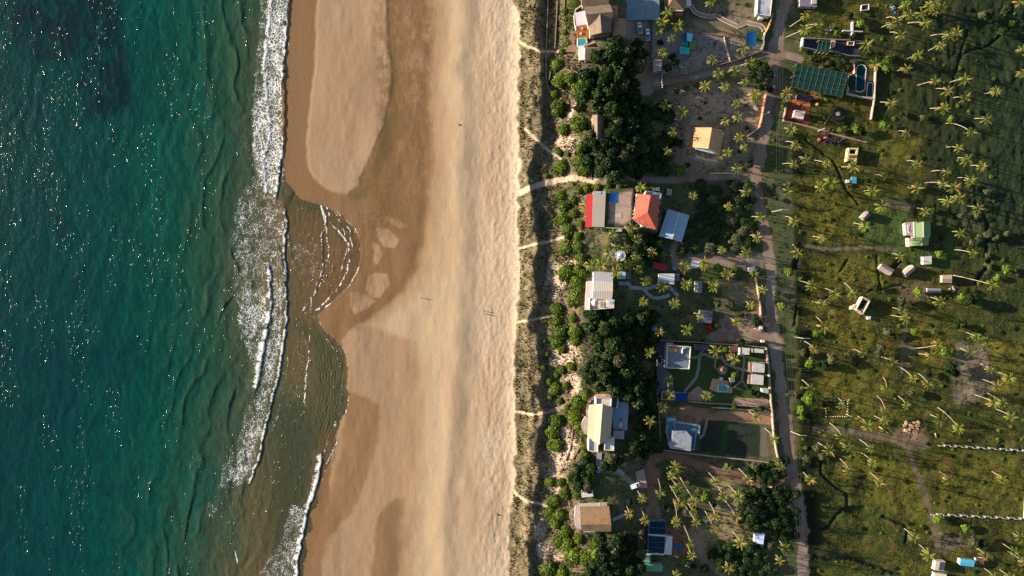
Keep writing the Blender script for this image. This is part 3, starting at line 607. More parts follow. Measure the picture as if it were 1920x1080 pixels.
def flat(name, label, cat, pts, h, mat, wallmat=None, mark=None, hp=0, tilt=0, win=0, thick=.2, posts=False, zb=None, group=None):
    """flat or single-pitch roof over walls or posts; pts in photo pixels at roof height"""
    c = (sum(p[0] for p in pts) / len(pts), sum(p[1] for p in pts) / len(pts)); b = Bld(name, label, cat, c, mark, zb, group)
    n = len(pts); xm = min(p[0] for p in pts); xM = max(p[0] for p in pts)
    b.roof("roof", [(x, y, h + tilt * (x - xm) / max(xM - xm, 1)) for x, y in pts], [tuple(range(n))[::-1]], mat, thick)
    if posts:
        for x, y in pts:
            p = b.T(c[0] + (x - c[0]) * .93, c[1] + (y - c[1]) * .93, h); Mb().box(p[0], p[1], b.zb - 1, .14, .14, h + .8 + (tilt if x > c[0] else 0) * .0).build("post", wood, b.root)
    else: b.walls(pts, h + min(tilt, 0), wallmat or white, .95, win=win)
    if hp: b.parapet(pts, h, hp, wallmat or white)
    return b
def strip(name, label, cat, pts, wd, mat, up=.07, kind=None, step=.6, curb=None, group=None):
    """a path laid over the ground, following its height"""
    P_ = [G(*p) for p in pts]; res = []
    for a, b in zip(P_[:-1], P_[1:]):
        n = max(1, int(math.hypot(b[0] - a[0], b[1] - a[1]) / step))
        res += [(a[0] + (b[0] - a[0]) * i / n, a[1] + (b[1] - a[1]) * i / n) for i in range(n)]
    res.append(P_[-1][:2]); v = []; side = [[], []]; nn = 3
    for i, p in enumerate(res):
        a = res[max(i - 3, 0)]; b = res[min(i + 3, len(res) - 1)]; dx, dy = b[0] - a[0], b[1] - a[1]; L = math.hypot(dx, dy) + 1e-6; ox, oy = -dy / L * wd / 2, dx / L * wd / 2
        z = max(ground_h(p[0] + ox * k_, p[1] + oy * k_) for k_ in (-1, -.5, 0, .5, 1)) + up
        for k_ in (-1, 0, 1): v.append((p[0] + ox * k_, p[1] + oy * k_, z))
        side[0].append((p[0] - ox, p[1] - oy, z)); side[1].append((p[0] + ox, p[1] + oy, z))
    fs = [(i * nn + k_, i * nn + k_ + 1, (i + 1) * nn + k_ + 1, (i + 1) * nn + k_) for i in range(len(res) - 1) for k_ in range(nn - 1)]
    m = Mb().shell(v, [q[::-1] for q in fs], .12)
    o = m.build(name, mat, None, False, v[len(v) // 2])
    if kind: tag(o, label if cat else None, cat, None, kind)
    else: tag(o, label, cat, group)
    if curb:
        for sd in side:
            Mb().shell([(x - .0, y, z + .12) for p in sd for x, y, z in ((p[0] - .09, p[1] - .09, p[2]), (p[0] + .09, p[1] + .09, p[2]))], [(2 * i, 2 * i + 2, 2 * i + 3, 2 * i + 1) for i in range(len(sd) - 1)], .2).build("kerb", curb, o)
    return o
def wall_line(label, pts, h, t, mat, mark=None, name="boundary_wall", cat="wall", posts=None, group=None):
    P_ = [G(*p) for p in pts]; m = Mb(); res = []
    for a, b in zip(P_[:-1], P_[1:]):
        n = max(1, int(math.hypot(b[0] - a[0], b[1] - a[1]) / 2.5)); res += [(a[0] + (b[0] - a[0]) * i / n, a[1] + (b[1] - a[1]) * i / n) for i in range(n)]
    res.append(P_[-1][:2])
    for a, b in zip(res[:-1], res[1:]):
        dx, dy = b[0] - a[0], b[1] - a[1]; L = math.hypot(dx, dy) + 1e-6; z = (ground_h(*a) + ground_h(*b)) / 2
        m.box((a[0] + b[0]) / 2, (a[1] + b[1]) / 2, z - .8, L, t, h + .8, math.atan2(dy, dx))
    o = m.build(name, mat, None, False, (res[0][0], res[0][1], ground_h(*res[0]))); tag(o, label, cat, group)
    if posts:
        for p in res: Mb().box(p[0], p[1], ground_h(*p) - .5, t * 2, t * 2, h + .62).build("post", posts, o)
    if mark: LM.append((mark, sum(p[0] for p in pts) / len(pts), sum(p[1] for p in pts) / len(pts)))
    return o
def pool(label, pts, mat=None, deck=.25, rim=.45, mark=None, lvl=.3, name="swimming_pool", cat="pool"):
    c = (sum(p[0] for p in pts) / len(pts), sum(p[1] for p in pts) / len(pts)); b = Bld(name, label, cat, c, mark)
    w_ = [b.T(x, y, lvl)[:2] for x, y in pts]; cx = sum(p[0] for p in w_) / len(w_); cy = sum(p[1] for p in w_) / len(w_)
    out = [(cx + (p[0] - cx) * (1 + rim / math.hypot(p[0] - cx, p[1] - cy)), cy + (p[1] - cy) * (1 + rim / math.hypot(p[0] - cx, p[1] - cy))) for p in w_]
    n = len(w_); v = [(x, y, b.zb + z) for z in (-.8, lvl + .1) for x, y in out + w_]; f_ = []
    for i in range(n):
        j = (i + 1) % n; f_ += [(i, j, j + 2 * n, i + 2 * n), (i + 2 * n, j + 2 * n, j + 3 * n, i + 3 * n), (i + 3 * n, j + 3 * n, j + n, i + n)]
    Mb().add(v, f_).build("coping", white, b.root); Mb().prism(w_, b.zb - .7, b.zb + lvl).build("water", mat or water_p, b.root)
    return b
def cyl(cx, cy, z0, r, h, n=12, r2=None):
    r2 = r if r2 is None else r2
    return Mb().add([(cx + rr * math.cos(2 * math.pi * i / n), cy + rr * math.sin(2 * math.pi * i / n), z) for rr, z in ((r, z0), (r2, z0 + h)) for i in range(n)], [tuple(range(n))[::-1], tuple(range(n, 2 * n))] + [(i, (i + 1) % n, (i + 1) % n + n, i + n) for i in range(n)])

# ================================================================ houses along the dune, top to bottom
# --- the thatched compound at the top
b = Bld("thatched_house", "thatched cottage cut by the top edge above the big thatched beach house", "house", (1116, 2), "the topmost thatched cottage")
b.gable("roof", [(1088, -26), (1091, 11), (1141, 9), (1142, -26)], 4.6, 6.8, thatch, ((1089, -8), (1142, -8)), t=.35, wallmat=cream)
b = Bld("thatched_house", "large thatched beach house with crossing gabled roofs and striped pergola", "house", (1125, 45), "the big thatched beach house")
b.gable("roof", [(1096, 13), (1103, 48), (1147, 50), (1144, 8)], 4.6, 8.2, thatch, ((1098, 27), (1149, 22)), t=.4, wallmat=cream)
b.gable("cross_roof", [(1106, 67), (1147, 60), (1147, 28), (1104, 34)], 4.4, 8.0, thatch, ((1128, 61), (1125, 24)), t=.4, wallmat=cream)
b.roof("eave_roof", [(1107, 66, 4.0), (1128, 59, 5.6), (1147, 60, 4.0), (1141, 69, 2.8), (1112, 72, 2.8)], [(0, 4, 3, 2, 1)], thatch, .3)
b.gable("side_roof", [(1149, 33), (1173, 35), (1174, 70), (1149, 68)], 3.2, 5.0, thatch_b, t=.3, wallmat=cream)
b.roof("back_roof", [(1146, 10, 3.4), (1158, 11, 3.0), (1159, 33, 3.0), (1147, 33, 3.4)], [(0, 3, 2, 1)], thatch_b, .3)
perg = M("pergola_sheet", (190, 182, 192), "sheet", ang=90, var=.1)
b.roof("pergola_roof", [(1078, 24, 3.0), (1099, 19, 3.2), (1102, 45, 3.2), (1081, 49, 3.0)], [(0, 3, 2, 1)], perg, .1)
for x, y in ((1079, 25), (1082, 47), (1098, 21), (1100, 44)): p = b.T(x, y, 3); Mb().box(p[0], p[1], b.zb - 1, .2, .2, 3.8).build("post", wood, b.root)
b.prism("railing", [(1150, 67), (1168, 64), (1169, 66), (1151, 69)], -.5, 2.6, white)
b.walls([(1128, 71), (1165, 73), (1160, 79), (1120, 76)], .5, dconc, 1, part="terrace")
wall_line("curved low white wall around the thatched house pergola", [(1097, 12), (1087, 14), (1079, 20), (1076, 30), (1077, 45), (1080, 58)], 1.4, .35, white)
d = Bld("wooden_deck", "orange timber deck between the striped pergola and small pool", "deck", (1095, 60)); d.prism("decking", [(1082, 47), (1108, 47), (1109, 60), (1112, 74), (1100, 76), (1082, 73)], -1, .75, deck_o)
for x, y in ((1089, 63), (1091, 54)): p = d.T(x, y, .7); cyl(p[0], p[1], p[2], .55, .45, 10).build("planter", cream, d.root)
d = Bld("terrace", "reddish paved terrace wrapping the small turquoise pool", "terrace", (1076, 75)); d.prism("paving", [(1070, 58), (1082, 60), (1083, 98), (1060, 97), (1066, 85)], -1, .45, M("rosy_paving", (140, 104, 92), var=.2))
pool("small turquoise pool tucked between orange deck and thatched hut", [(1084, 73), (1098, 72), (1100, 80), (1094, 85), (1084, 86)], lvl=.8)
b = Bld("thatched_hut", "smaller thatched hut with white terrace just below the turquoise pool", "hut", (1108, 97), "the thatched hut by the small pool")
b.gable("roof", [(1094, 86), (1097, 113), (1124, 110), (1123, 88)], 3.4, 5.4, thatch, ((1097, 91), (1124, 90)), t=.35, wallmat=cream)
b.gable("porch_roof", [(1095, 86), (1105, 90), (1121, 87), (1114, 76)], 3.5, 5.0, thatch, ((1099, 86), (1117, 80)), t=.3)
b.roof("terrace_roof", [(1084, 87, 2.9), (1095, 86, 3.1), (1097, 112, 3.1), (1087, 113, 2.9)], [(0, 3, 2, 1)], perg, .15); b.walls([(1085, 88), (1095, 87), (1096, 111), (1087, 111)], 2.8, cream, .9)
flat("carport", "wide blue grey sheet canopy above the two parked pickups", "carport", [(1175, -24), (1236, -24), (1237, 36), (1174, 38)], 3.4, M("canopy_sheet", (104, 122, 134), "sheet", .6, ang=90, c2=(94, 110, 122), var=.14), mark="the blue grey carport canopy", posts=True)
b = Bld("thatched_house", "thatched house with white gutter above the upper yard palms", "house", (1266, 0), "the gutter-edged thatched house")
b.gable("roof", [(1247, -34), (1286, -34), (1284, 20), (1248, 19)], 3.6, 6.4, thatch, ((1266, -30), (1263, -4)), t=.35, wallmat=cream)
b.roof("hip_roof", [(1263, -4, 6.35), (1248, 19, 3.6), (1284, 20, 3.6)], [(0, 1, 2)], thatch_b, .3)  # sunlit roof end, its brightness painted with the lighter thatch
b.prism("gutter", [(1258, 18), (1280, 19), (1280, 21), (1258, 20)], 3.2, 3.7, white)
b.prism("outbuilding", [(1266, 22), (1281, 22), (1281, 27), (1265, 27)], -1, 2.2, M("brick_roof", (150, 96, 70), var=.2))
flat("white_shed", "narrow white shed where the winding walkway begins", "shed", [(1286, -14), (1296, -14), (1296, 11), (1286, 11)], 2.8, white)
strip("walkway", "winding brown walkway edged with white kerbs", "walkway", [(1294, 10), (1302, 22), (1312, 28), (1325, 31), (1345, 31), (1357, 38), (1372, 45), (1383, 50), (1392, 47), (1400, 43), (1412, 46), (1424, 48), (1430, 52), (1432, 58)], 1.7, M("brown_paving", (134, 108, 92), var=.25, sc=3), up=.25, curb=white)
b = Bld("white_house", "white house with stained grey roof touching the top edge by the road", "house", (1433, 10), "the white house by the top road")
b.prism("roof", [(1422, -24), (1450, -24), (1444, 31), (1419, 27)], 3.8, 4.1, M("stained_roof", (170, 172, 180), c2=(126, 128, 140), var=.2, sc=.8)); b.walls([(1422, -24), (1450, -24), (1444, 31), (1419, 27)], 3.8, white, .97, win=1); b.parapet([(1422, -24), (1450, -24), (1444, 31), (1419, 27)], 4.1, .35, white)
b.prism("porch", [(1424, 30), (1431, 31), (1431, 36), (1424, 35)], -1, 2.6, white)
# canvas and plastic covers in the yards
def sheet(name, label, cat, pts, h, c, mark=None, posts=True, mat=None):
    m_ = mat or M(name + "_%d_%d_%d" % c, c, rough=.5, var=.12); b_ = Bld(name, label, cat, (sum(p[0] for p in pts) / len(pts), sum(p[1] for p in pts) / len(pts)), mark)
    q = [b_.T(x, y, h) for x, y in pts]; v = []; n = 6
    for i in range(n + 1):
        for j in range(n + 1):
            s_, t_ = i / n, j / n; a = [(1 - s_) * ((1 - t_) * q[0][k_] + t_ * q[1][k_]) + s_ * ((1 - t_) * q[3][k_] + t_ * q[2][k_]) for k_ in range(3)]
            a[2] += -.25 * math.sin(math.pi * s_) * math.sin(math.pi * t_) * (1 if h > 1 else 0) + random.uniform(-.03, .03); v.append(tuple(a))
    Mb().shell(v, [(i * (n + 1) + j, i * (n + 1) + j + 1, (i + 1) * (n + 1) + j + 1, (i + 1) * (n + 1) + j) for i in range(n) for j in range(n)], .04).build("canvas" if posts else "cover", m_, b_.root)
    if posts:
        for p in q: Mb().box(p[0], p[1], b_.zb - .5, .09, .09, h + .45).build("post", wood, b_.root)
    else: Mb().prism([(q[0][0] * .98 + q[2][0] * .02, q[0][1] * .98 + q[2][1] * .02), q[1][:2], q[2][:2], q[3][:2]], b_.zb - .3, b_.zb + h - .35).build("load", wood, b_.root)
    return b_
sheet("shade_canopy", "bright blue tarp canopy beside the top road junction", "canopy", [(1400, 59), (1418, 59), (1417, 87), (1399, 85)], 2.4, (6, 62, 112), "the bright blue tarp canopy")
sheet("covered_stack", "dark green square cover at the upper left of the yard stacks", "cover", [(1281, 62), (1289, 62), (1288, 78), (1280, 77)], 1.1, (14, 80, 84), "the turquoise yard covers", posts=False)
sheet("covered_stack", "pale sky blue cover, brightest of the yard stacks", "cover", [(1288, 61), (1299, 64), (1297, 78), (1288, 76)], 1.6, (110, 190, 222), posts=False)
sheet("covered_stack", "teal cover between the dark green and lower turquoise ones", "cover", [(1278, 76), (1291, 77), (1290, 86), (1277, 84)], .9, (30, 128, 128), posts=False)
sheet("covered_stack", "olive green cover right of the teal yard covers", "cover", [(1293, 74), (1306, 75), (1304, 93), (1292, 91)], 1.0, (96, 112, 62), posts=False)
sheet("covered_stack", "large turquoise cover, lowest of the yard stacks", "cover", [(1275, 86), (1294, 90), (1292, 102), (1274, 101)], 1.1, (50, 160, 158), posts=False)
flat("gatehouse", "small flat pale hut at the lower end of the driveway wall", "hut", [(1225, 112), (1241, 112), (1240, 133), (1225, 133)], 2.8, M("grey_roof", (150, 140, 134), var=.2), cream, "the pale driveway hut")
wall_line("driveway wall between the pale hut and the lane", [(1240, 133), (1240, 150), (1241, 166)], 1.5, .3, conc)
wall_line("driveway hedge wall below the carport", [(1223, 40), (1222, 75), (1222, 110)], 1.4, .3, dconc)
wall_line("low brown stone wall along the upper side of the sloping lane", [(1243, 143), (1262, 143), (1285, 139), (1310, 133), (1335, 126), (1360, 119), (1385, 112), (1405, 105), (1425, 97)], 1.1, .35, M("brown_stone", (120, 96, 80), var=.25, sc=2), "the sloping lane wall")
wall_line("bright ochre gate wall left of the top road", [(1446, 28), (1441, 48), (1434, 62)], 1.8, .4, M("ochre_wall", (206, 158, 106), var=.2))
wall_line("crooked pale gate wall beside the bright blue tarp", [(1433, 62), (1430, 74), (1430, 84), (1427, 95)], 1.6, .4, conc)
wall_line("thin wall between the yard stacks and walkway slope", [(1300, 60), (1325, 64), (1350, 68), (1358, 69)], .7, .25, M("brown_stone", (120, 96, 80)))
def log(label, pts, r=.35):
    P_ = [G(*p) for p in pts]; o = Mb().tube([(x, y, z + r * .7) for x, y, z in P_], [r * (1 - .5 * i / (len(P_) - 1)) for i in range(len(P_))], 8).build("fallen_log", M("pale_log", (190, 158, 130), var=.2), None, True, P_[0]); return tag(o, label, "log")
log("long pale log lying across the upper yard", [(1370, 118), (1366, 104), (1361, 90), (1357, 68)], .5)
for i, (x, y) in enumerate(((1260, 128), (1268, 128), (1277, 131), (1284, 130))):
    log(("short upright timber leaning on the lane wall, %s of four" % ("leftmost", "second from left", "third from left", "rightmost")[i]), [(x, y), (x + .8, y + 7)], .22)
flat("lean_to_shed", "dark lean-to shed over the timbers by the sloping lane", "shed", [(1243, 131), (1251, 131), (1251, 139), (1243, 139)], 1.8, dconc, dconc)
def heap(label, cx, cy, r, cols, n=14, name="rubble_heap", cat="heap", s_=.5):
    x, y, z = G(cx, cy); root = empty(name, (x, y, z), label, cat); rnd = random.Random(int(cx * 7 + cy)); ms = [Mb() for _ in cols]
    for i in range(n):
        a, d_ = rnd.uniform(0, 6.3), rnd.uniform(0, r) ; px, py = x + math.cos(a) * d_, y + math.sin(a) * d_ * .7
        q = s_ * rnd.uniform(.5, 1.6); cc = cols[i % len(cols)]; Mb().box(px, py, ground_h(px, py) - .1 + rnd.uniform(0, .3), q, q * rnd.uniform(.3, 1), q * rnd.uniform(.2, .7), rnd.uniform(0, 3)).build("scrap_piece", M("debris_%d_%d_%d" % cc, cc, var=.2), root)
heap("heap of dark and pale junk beside the long log", 1350, 112, 3.4, [(40, 44, 54), (150, 150, 160), (100, 70, 56)], 26)
heap("junk spread along the upper side of the sloping lane", 1342, 121, 4.5, [(40, 42, 52), (72, 66, 66)], 22)
# --- forest hut and tan roof
b = Bld("thatched_hut", "long narrow thatched hut alone in the dark dune forest", "hut", (1121, 238), "the thatched hut in the forest")
b.gable("roof", [(1110, 217), (1132, 219), (1133, 261), (1112, 259)], 3.4, 6.2, thatch, ((1120, 214), (1120, 262)), t=.4, wallmat=cream)
b.prism("annex", [(1130, 243), (1136, 244), (1137, 256), (1130, 255)], -1.4, 2.8, conc)
b = Bld("tan_roof_house", "tan pitched roof house carrying a palm shadow, blue gutter at its lower end", "house", (1328, 262), "the tan-roofed house")
b.gable("roof", [(1302, 239), (1357, 247), (1350, 291), (1299, 276)], 3.2, 6.6, M("tan_sheet", (180, 142, 104), "thatch", .85, ang=90, c2=(166, 130, 96)), ((1335, 239), (1328, 279)), t=.2, wallmat=cream)
b.prism("gutter", [(1304, 277), (1339, 285), (1338, 288), (1304, 280)], 2.2, 2.6, M("blue_gutter", (150, 180, 196)))
strip("terrace_edge", "pale low step below the tan-roofed house", "step", [(1304, 294), (1325, 300), (1345, 302)], 1.0, cream, up=.2)
for i, (x, y) in enumerate(((1413, 196), (1416, 204), (1408, 212))):
    p = G(x, y); r_ = empty("stone_bench", p, "short pale bench slab by the palms, %s of three" % ("uppermost", "middle", "lowest")[i], "bench"); Mb().box(p[0], p[1], p[2] + .35, 2.2, .9, .15, -.5).build("seat", conc, r_)
    for s_ in (-.8, .8): Mb().box(p[0] + s_ * .85, p[1] - s_ * .4, p[2] - .2, .25, .6, .56, -.5).build("leg", conc, r_)
wall_line("orange boundary wall along the road right of the sandy plot", [(1434, 178), (1431, 195), (1426, 225), (1422, 240)], 1.9, .45, M("orange_wall", (190, 130, 92), var=.2), "the orange roadside wall")
wall_line("thin wall slanting down from the orange roadside wall", [(1422, 240), (1413, 247), (1400, 256)], 1.4, .25, conc)
wall_line("low rubble wall along the top of the cross lane", [(1332, 325), (1350, 325), (1374, 325)], .5, .5, cream)
# --- red verandah house, red hip roof, blue-white roof
b = Bld("long_grey_house", "long grey roofed house with a red strip verandah facing the sea", "house", (1116, 393), "the red and grey long house")
b.roof("roof", [(1112, 358, 3.0), (1136, 359, 3.5), (1133, 426, 3.5), (1110, 425, 3.0)], [(0, 3, 2, 1)], M("grey_sheet", (142, 134, 126), "sheet", ang=90, var=.12), .2)
b.roof("verandah_roof", [(1100, 364, 2.5), (1112.3, 364, 2.9), (1110, 426, 2.9), (1097, 426, 2.5)], [(0, 3, 2, 1)], M("red_sheet", (168, 44, 50), "sheet", ang=90), .12)
b.roof("skylight", [(1118, 359.5, 3.3), (1127, 359.5, 3.5), (1127, 363, 3.5), (1118, 363, 3.3)], [(0, 3, 2, 1)], M("blue_skylight", (120, 150, 190)), .1)
b.walls([(1112, 359), (1136, 360), (1133, 425), (1110, 424)], 2.95, cream, .96, win=1)
for y in (366, 385, 405, 424): p = b.T(1098.6, y, 3); Mb().box(p[0], p[1], b.zb - 1.2, .15, .15, 3.6).build("post", white, b.root)
x, y, z = G(1091, 383.5); r_ = empty("swing_frame", (x, y, z), "yellow swing frame on the grass before the red verandah", "swing"); ym = M("yellow_paint", (220, 190, 90))
Mb().tube([(x - 1.2, y, z + 2), (x + 1.2, y, z + 2)], .12).build("beam", ym, r_); Mb().box(x, y, z + .5, 1.4, .45, .1).build("seat", ym, r_)
for sx_ in (-1.2, 1.2):
    for sy_ in (-.7, .7): Mb().tube([(x + sx_, y + sy_, z), (x + sx_, y, z + 2)], .08).build("leg", ym, r_)
sheet("shade_canopy", "deep blue canopy over the sandy yard behind the red and grey house", "canopy", [(1143, 360), (1160, 360), (1160, 381), (1143, 380)], 2.5, (6, 62, 112), "the deep blue yard canopy")
wall_line("curved pale wall closing the sandy yard below the blue canopy", [(1133, 427), (1150, 428), (1168, 428), (1178, 425), (1185, 417), (1187, 410)], 1.1, .25, conc)
p = G(1157, 431); flat("small_shed", "tiny flat grey shed hanging below the curved yard wall", "shed", [(1157, 428), (1166, 428), (1166, 434), (1157, 434)], 1.8, conc, conc)
p = G(1160, 404); Mb().box(p[0], p[1], p[2] - .3, 2.6, 1.6, .4).build("stone_slab", conc, None, False, p); tag(bpy.data.objects["stone_slab"], "pale stone slab in the middle of the sandy yard", "slab")
b = Bld("red_roof_house", "house with bright red tiled hip roof and white upper terrace", "house", (1213, 394), "the red hip-roofed house")
V_ = [(1195, 363, 4.8), (1221, 366, 4.8), (1238, 371, 4.8), (1233, 406, 4.8), (1236, 408, 4.8), (1231, 431, 4.8), (1206, 424, 4.8), (1187, 412, 4.8), (1220, 366, 7.4), (1214, 398, 7.4)]
b.roof("roof", V_, [(0, 7, 9, 8), (7, 6, 5, 9), (8, 9, 5, 4, 3, 2, 1)], red_t, .2)
b.walls([(1193, 362), (1238, 372), (1234, 405), (1230, 430), (1204, 424), (1187, 411)], 4.8, white, .97, win=1)
b.walls([(1210, 358), (1240, 363), (1239, 374), (1208, 366)], 5.4, white, 1, part="upper_terrace"); b.parapet([(1211, 358), (1240, 363), (1238, 374), (1208, 365)], 5.4, .7, white)
b.prism("terrace_floor", [(1221, 362), (1238, 365), (1236, 371), (1219, 367)], 5.2, 5.5, M("blue_floor", (60, 90, 110)))
for i in range(7):
    x = 1192.8 - i * 1.05; y = 367 + i * 7; p = b.T(x, y, 4); Mb().box(p[0] - .15, p[1], b.zb - 1, .3, .5, 5.6).build("column", white, b.root)
b.prism("side_porch", [(1202, 419), (1206, 420), (1205, 426), (1201, 425)], -1, 4.0, white)
flat("terracotta_shed", "tiny terracotta roofed shed left of the red hip roof", "shed", [(1189, 362), (1195, 363), (1194, 368), (1188, 367)], 2.2, M("terracotta", (190, 98, 70)), white)
flat("white_gazebo", "small white box frame above the red roof house terrace", "pavilion", [(1222, 352), (1237, 351), (1237, 358), (1223, 357)], 2.4, white, posts=True)
flat("grey_shed", "small square grey shed right of the red roof house", "shed", [(1252, 354), (1260, 355), (1259, 366), (1250, 365)], 2.3, M("rough_grey", (150, 136, 132), var=.3, sc=3), conc)
b = Bld("blue_roof_house", "pale blue sheet roof house set at an angle right of the red roof", "house", (1264, 423), "the pale blue sheet roof")
b.roof("roof", [(1252, 392, 3.8), (1273, 398, 4.7), (1260, 448, 4.7), (1235, 443, 3.8)], [(0, 3, 2, 1)], M("light_blue_sheet", (134, 156, 176), "sheet", .5, ang=108, var=.1), .2)
b.roof("lean_roof", [(1273.6, 398, 4.4), (1293, 404, 3.5), (1278, 454, 3.5), (1260.6, 448, 4.4)], [(0, 3, 2, 1)], M("light_blue_sheet", (0, 0, 0)), .2)
b.walls([(1253, 393), (1292, 404), (1277, 453), (1236, 442)], 3.4, white, .96, win=1)
b.roof("ridge_cap", [(1272.4, 398, 4.95), (1274.4, 398.4, 4.95), (1261.4, 448.2, 4.95), (1259.2, 448, 4.95)], [(0, 3, 2, 1)], white, .1)
# --- gazebo and its neighbours
b = Bld("octagonal_gazebo", "white octagonal gazebo amid palms below the sandy garden", "gazebo", (1163, 479), "the white octagonal gazebo")
V_ = [(1153, 475, 2.9), (1160, 469, 2.9), (1170, 471, 2.9), (1173, 478, 2.9), (1172, 485, 2.9), (1166, 490, 2.9), (1157, 489, 2.9), (1153, 483, 2.9), (1163, 479, 3.5)]
b.roof("roof", V_, [(i, 8, (i + 1) % 8) for i in range(8)], M("pale_blue_roof", (176, 186, 196), var=.15), .15)
for x, y, _ in V_[:8]: p = b.T(163 * 0 + 1163 + (x - 1163) * .9, 479 + (y - 479) * .9, 2.9); Mb().box(p[0], p[1], b.zb - 1, .22, .22, 3.8).build("column", white, b.root)
b.parapet([v_[:2] for v_ in V_[:8]], 2.9, .25, white, .3)
flat("blue_grey_shed", "low blue grey lean-to on the left of the octagonal gazebo", "shed", [(1144, 472), (1154, 468), (1155, 482), (1145, 485)], 2.2, M("slate_blue", (110, 122, 150)), conc)
b = Bld("striped_roof_house", "long house with grey and white striped roofs and a roof terrace", "house", (1124, 545), "the striped white roof house")
gs = M("grey_corrugated", (150, 148, 156), "sheet", ang=0, var=.1); ws = M("white_corrugated", (196, 184, 170), "sheet", ang=0, var=.07); ls = M("light_corrugated", (166, 160, 156), "sheet", ang=0, var=.08)
b.roof("roof", [(1113, 509, 5.0), (1149, 510, 5.2), (1149, 528, 6.3), (1113, 527, 6.1)], [(0, 3, 2, 1)], gs, .15)
b.roof("middle_roof", [(1113, 527.3, 6.1), (1149, 528.3, 6.3), (1149, 547, 5.2), (1112, 546, 5.0)], [(0, 3, 2, 1)], ws, .15)
b.roof("lower_roof", [(1112, 546.3, 5.0), (1149, 547.3, 5.2), (1147, 563, 4.6), (1111, 562, 4.4)], [(0, 3, 2, 1)], ls, .15)
b.roof("verandah_roof", [(1100, 527, 3.2), (1112.6, 527, 3.5), (1111, 581, 3.5), (1096, 581, 3.2)], [(0, 3, 2, 1)], M("lilac_roof", (176, 164, 170)), .2)
b.walls([(1113, 510), (1149, 511), (1147, 562), (1111, 561)], 4.4, white, .98, win=1); b.walls([(1100, 528), (1113, 528), (1110, 580), (1097, 580)], 3.0, cream, .96)
b.walls([(1105, 559), (1152, 562), (1151, 578), (1104, 581)], 5.0, cream, 1, part="terrace"); b.parapet([(1105, 559), (1152, 562), (1151, 578), (1104, 581)], 5.0, .8, white, .3)
b.prism("stair_tower", [(1138, 562), (1152, 563), (1151, 578), (1138, 576)], 4.9, 7.0, white); b.prism("skylight", [(1143, 565), (1150, 565), (1150, 570), (1143, 570)], 6.9, 7.15, M("blue_skylight", (120, 150, 190)))
p = b.T(1114, 567, 5); r_ = empty("parasol", (p[0], p[1], b.zb + 5.0), "white parasol open on the roof terrace of the striped house", "parasol")
n = 8; vv = [(p[0] + 1.6 * math.cos(i * math.pi / 4), p[1] + 1.6 * math.sin(i * math.pi / 4), b.zb + 7.1) for i in range(8)] + [(p[0], p[1], b.zb + 7.7)]
Mb().shell(vv, [(i, (i + 1) % 8, 8) for i in range(8)], .05).build("canopy", white, r_); cyl(p[0], p[1], b.zb + 5, .05, 2.6, 6).build("pole", wood, r_)
for i, y in enumerate((566.5, 570, 574)):
    q = W(1128, y, b.zb + 5.1); r_ = empty("sun_lounger", q, "white sun lounger on the roof terrace, %s of three" % ("uppermost", "middle", "lowest")[i], "sun lounger"); Mb().box(q[0], q[1], q[2] + .3, 1.9, .55, .12).build("mattress", white, r_)
    Mb().box(q[0] - .7, q[1], q[2] + .4, .5, .55, .3).build("headrest", white, r_)
    for a in (-.8, .8): Mb().box(q[0] + a, q[1], q[2] - .05, .08, .5, .36).build("leg", wood, r_)
flat("blue_shed", "small pale blue flat roof right of the striped house", "shed", [(1159, 509), (1173, 509), (1173, 523), (1159, 523)], 3.0, M("pale_blue_flat", (150, 172, 196), var=.2), conc, "the small pale blue roof")
flat("grey_shed", "dark grey flat shed joined to the small pale blue roof", "shed", [(1173.5, 510), (1182, 511), (1182, 523), (1173.5, 523)], 2.6, dconc, dconc)
wp = M("grey_path", (134, 136, 146), var=.12, sc=2)
for lb, pts, wd in (("stepped grey walkway leaving the striped house terrace", [(1160, 531), (1178, 531), (1182, 539), (1206, 541)], 1.6), ("grey garden path bending below the white flat roof", [(1206, 540), (1214, 551), (1224, 558), (1235, 559), (1248, 556), (1256, 553)], 1.5),
                    ("grey garden path linking the walkway to the white flat roof", [(1207, 540), (1218, 541), (1232, 535)], 1.4), ("grey path slanting down right of the white flat roof", [(1254, 535), (1262, 545), (1272, 555)], 1.4)):
    strip("garden_path", lb, "path", pts, wd, wp)
flat("flat_roof_cottage", "square white flat roofed cottage where the garden paths meet", "cottage", [(1235, 513), (1265, 513), (1264, 533), (1234, 531)], 3.2, M("bright_flat", (170, 178, 180), var=.08), white, "the square white flat roof", win=1)
flat("grey_shed", "grey lean-to on the right side of the square white cottage", "shed", [(1265.5, 514), (1274, 514), (1274, 527), (1265.5, 527)], 2.5, dconc, conc)
flat("red_shed", "small dark red roofed shed above the square white cottage", "shed", [(1225, 491), (1252, 497), (1250, 507), (1224, 503)], 2.8, M("dark_red_sheet", (150, 40, 46), "sheet", ang=0), conc, "the small dark red roof")
sheet("tarp_heap", "bright blue sheet lying right of the small red roof", "tarp", [(1261, 499), (1268, 500), (1268, 507), (1261, 506)], .5, (60, 150, 190), posts=False)
flat("grey_patio", "pale blue grey concrete patio slab below the lane", "patio", [(1296, 489), (1313, 487), (1310, 502), (1292, 505)], .15, M("patio", (140, 150, 166), var=.1), conc, thick=.1)
b = Bld("grey_hut", "grey gabled hut between two palms in the garden", "hut", (1310, 538), "the grey gabled hut"); b.gable("roof", [(1303, 527), (1303, 549), (1316, 549), (1317, 527)][0:1] + [(1317, 527), (1316, 549), (1303, 549)], 2.6, 3.6, M("ash_roof", (124, 118, 122)), t=.2, wallmat=conc)
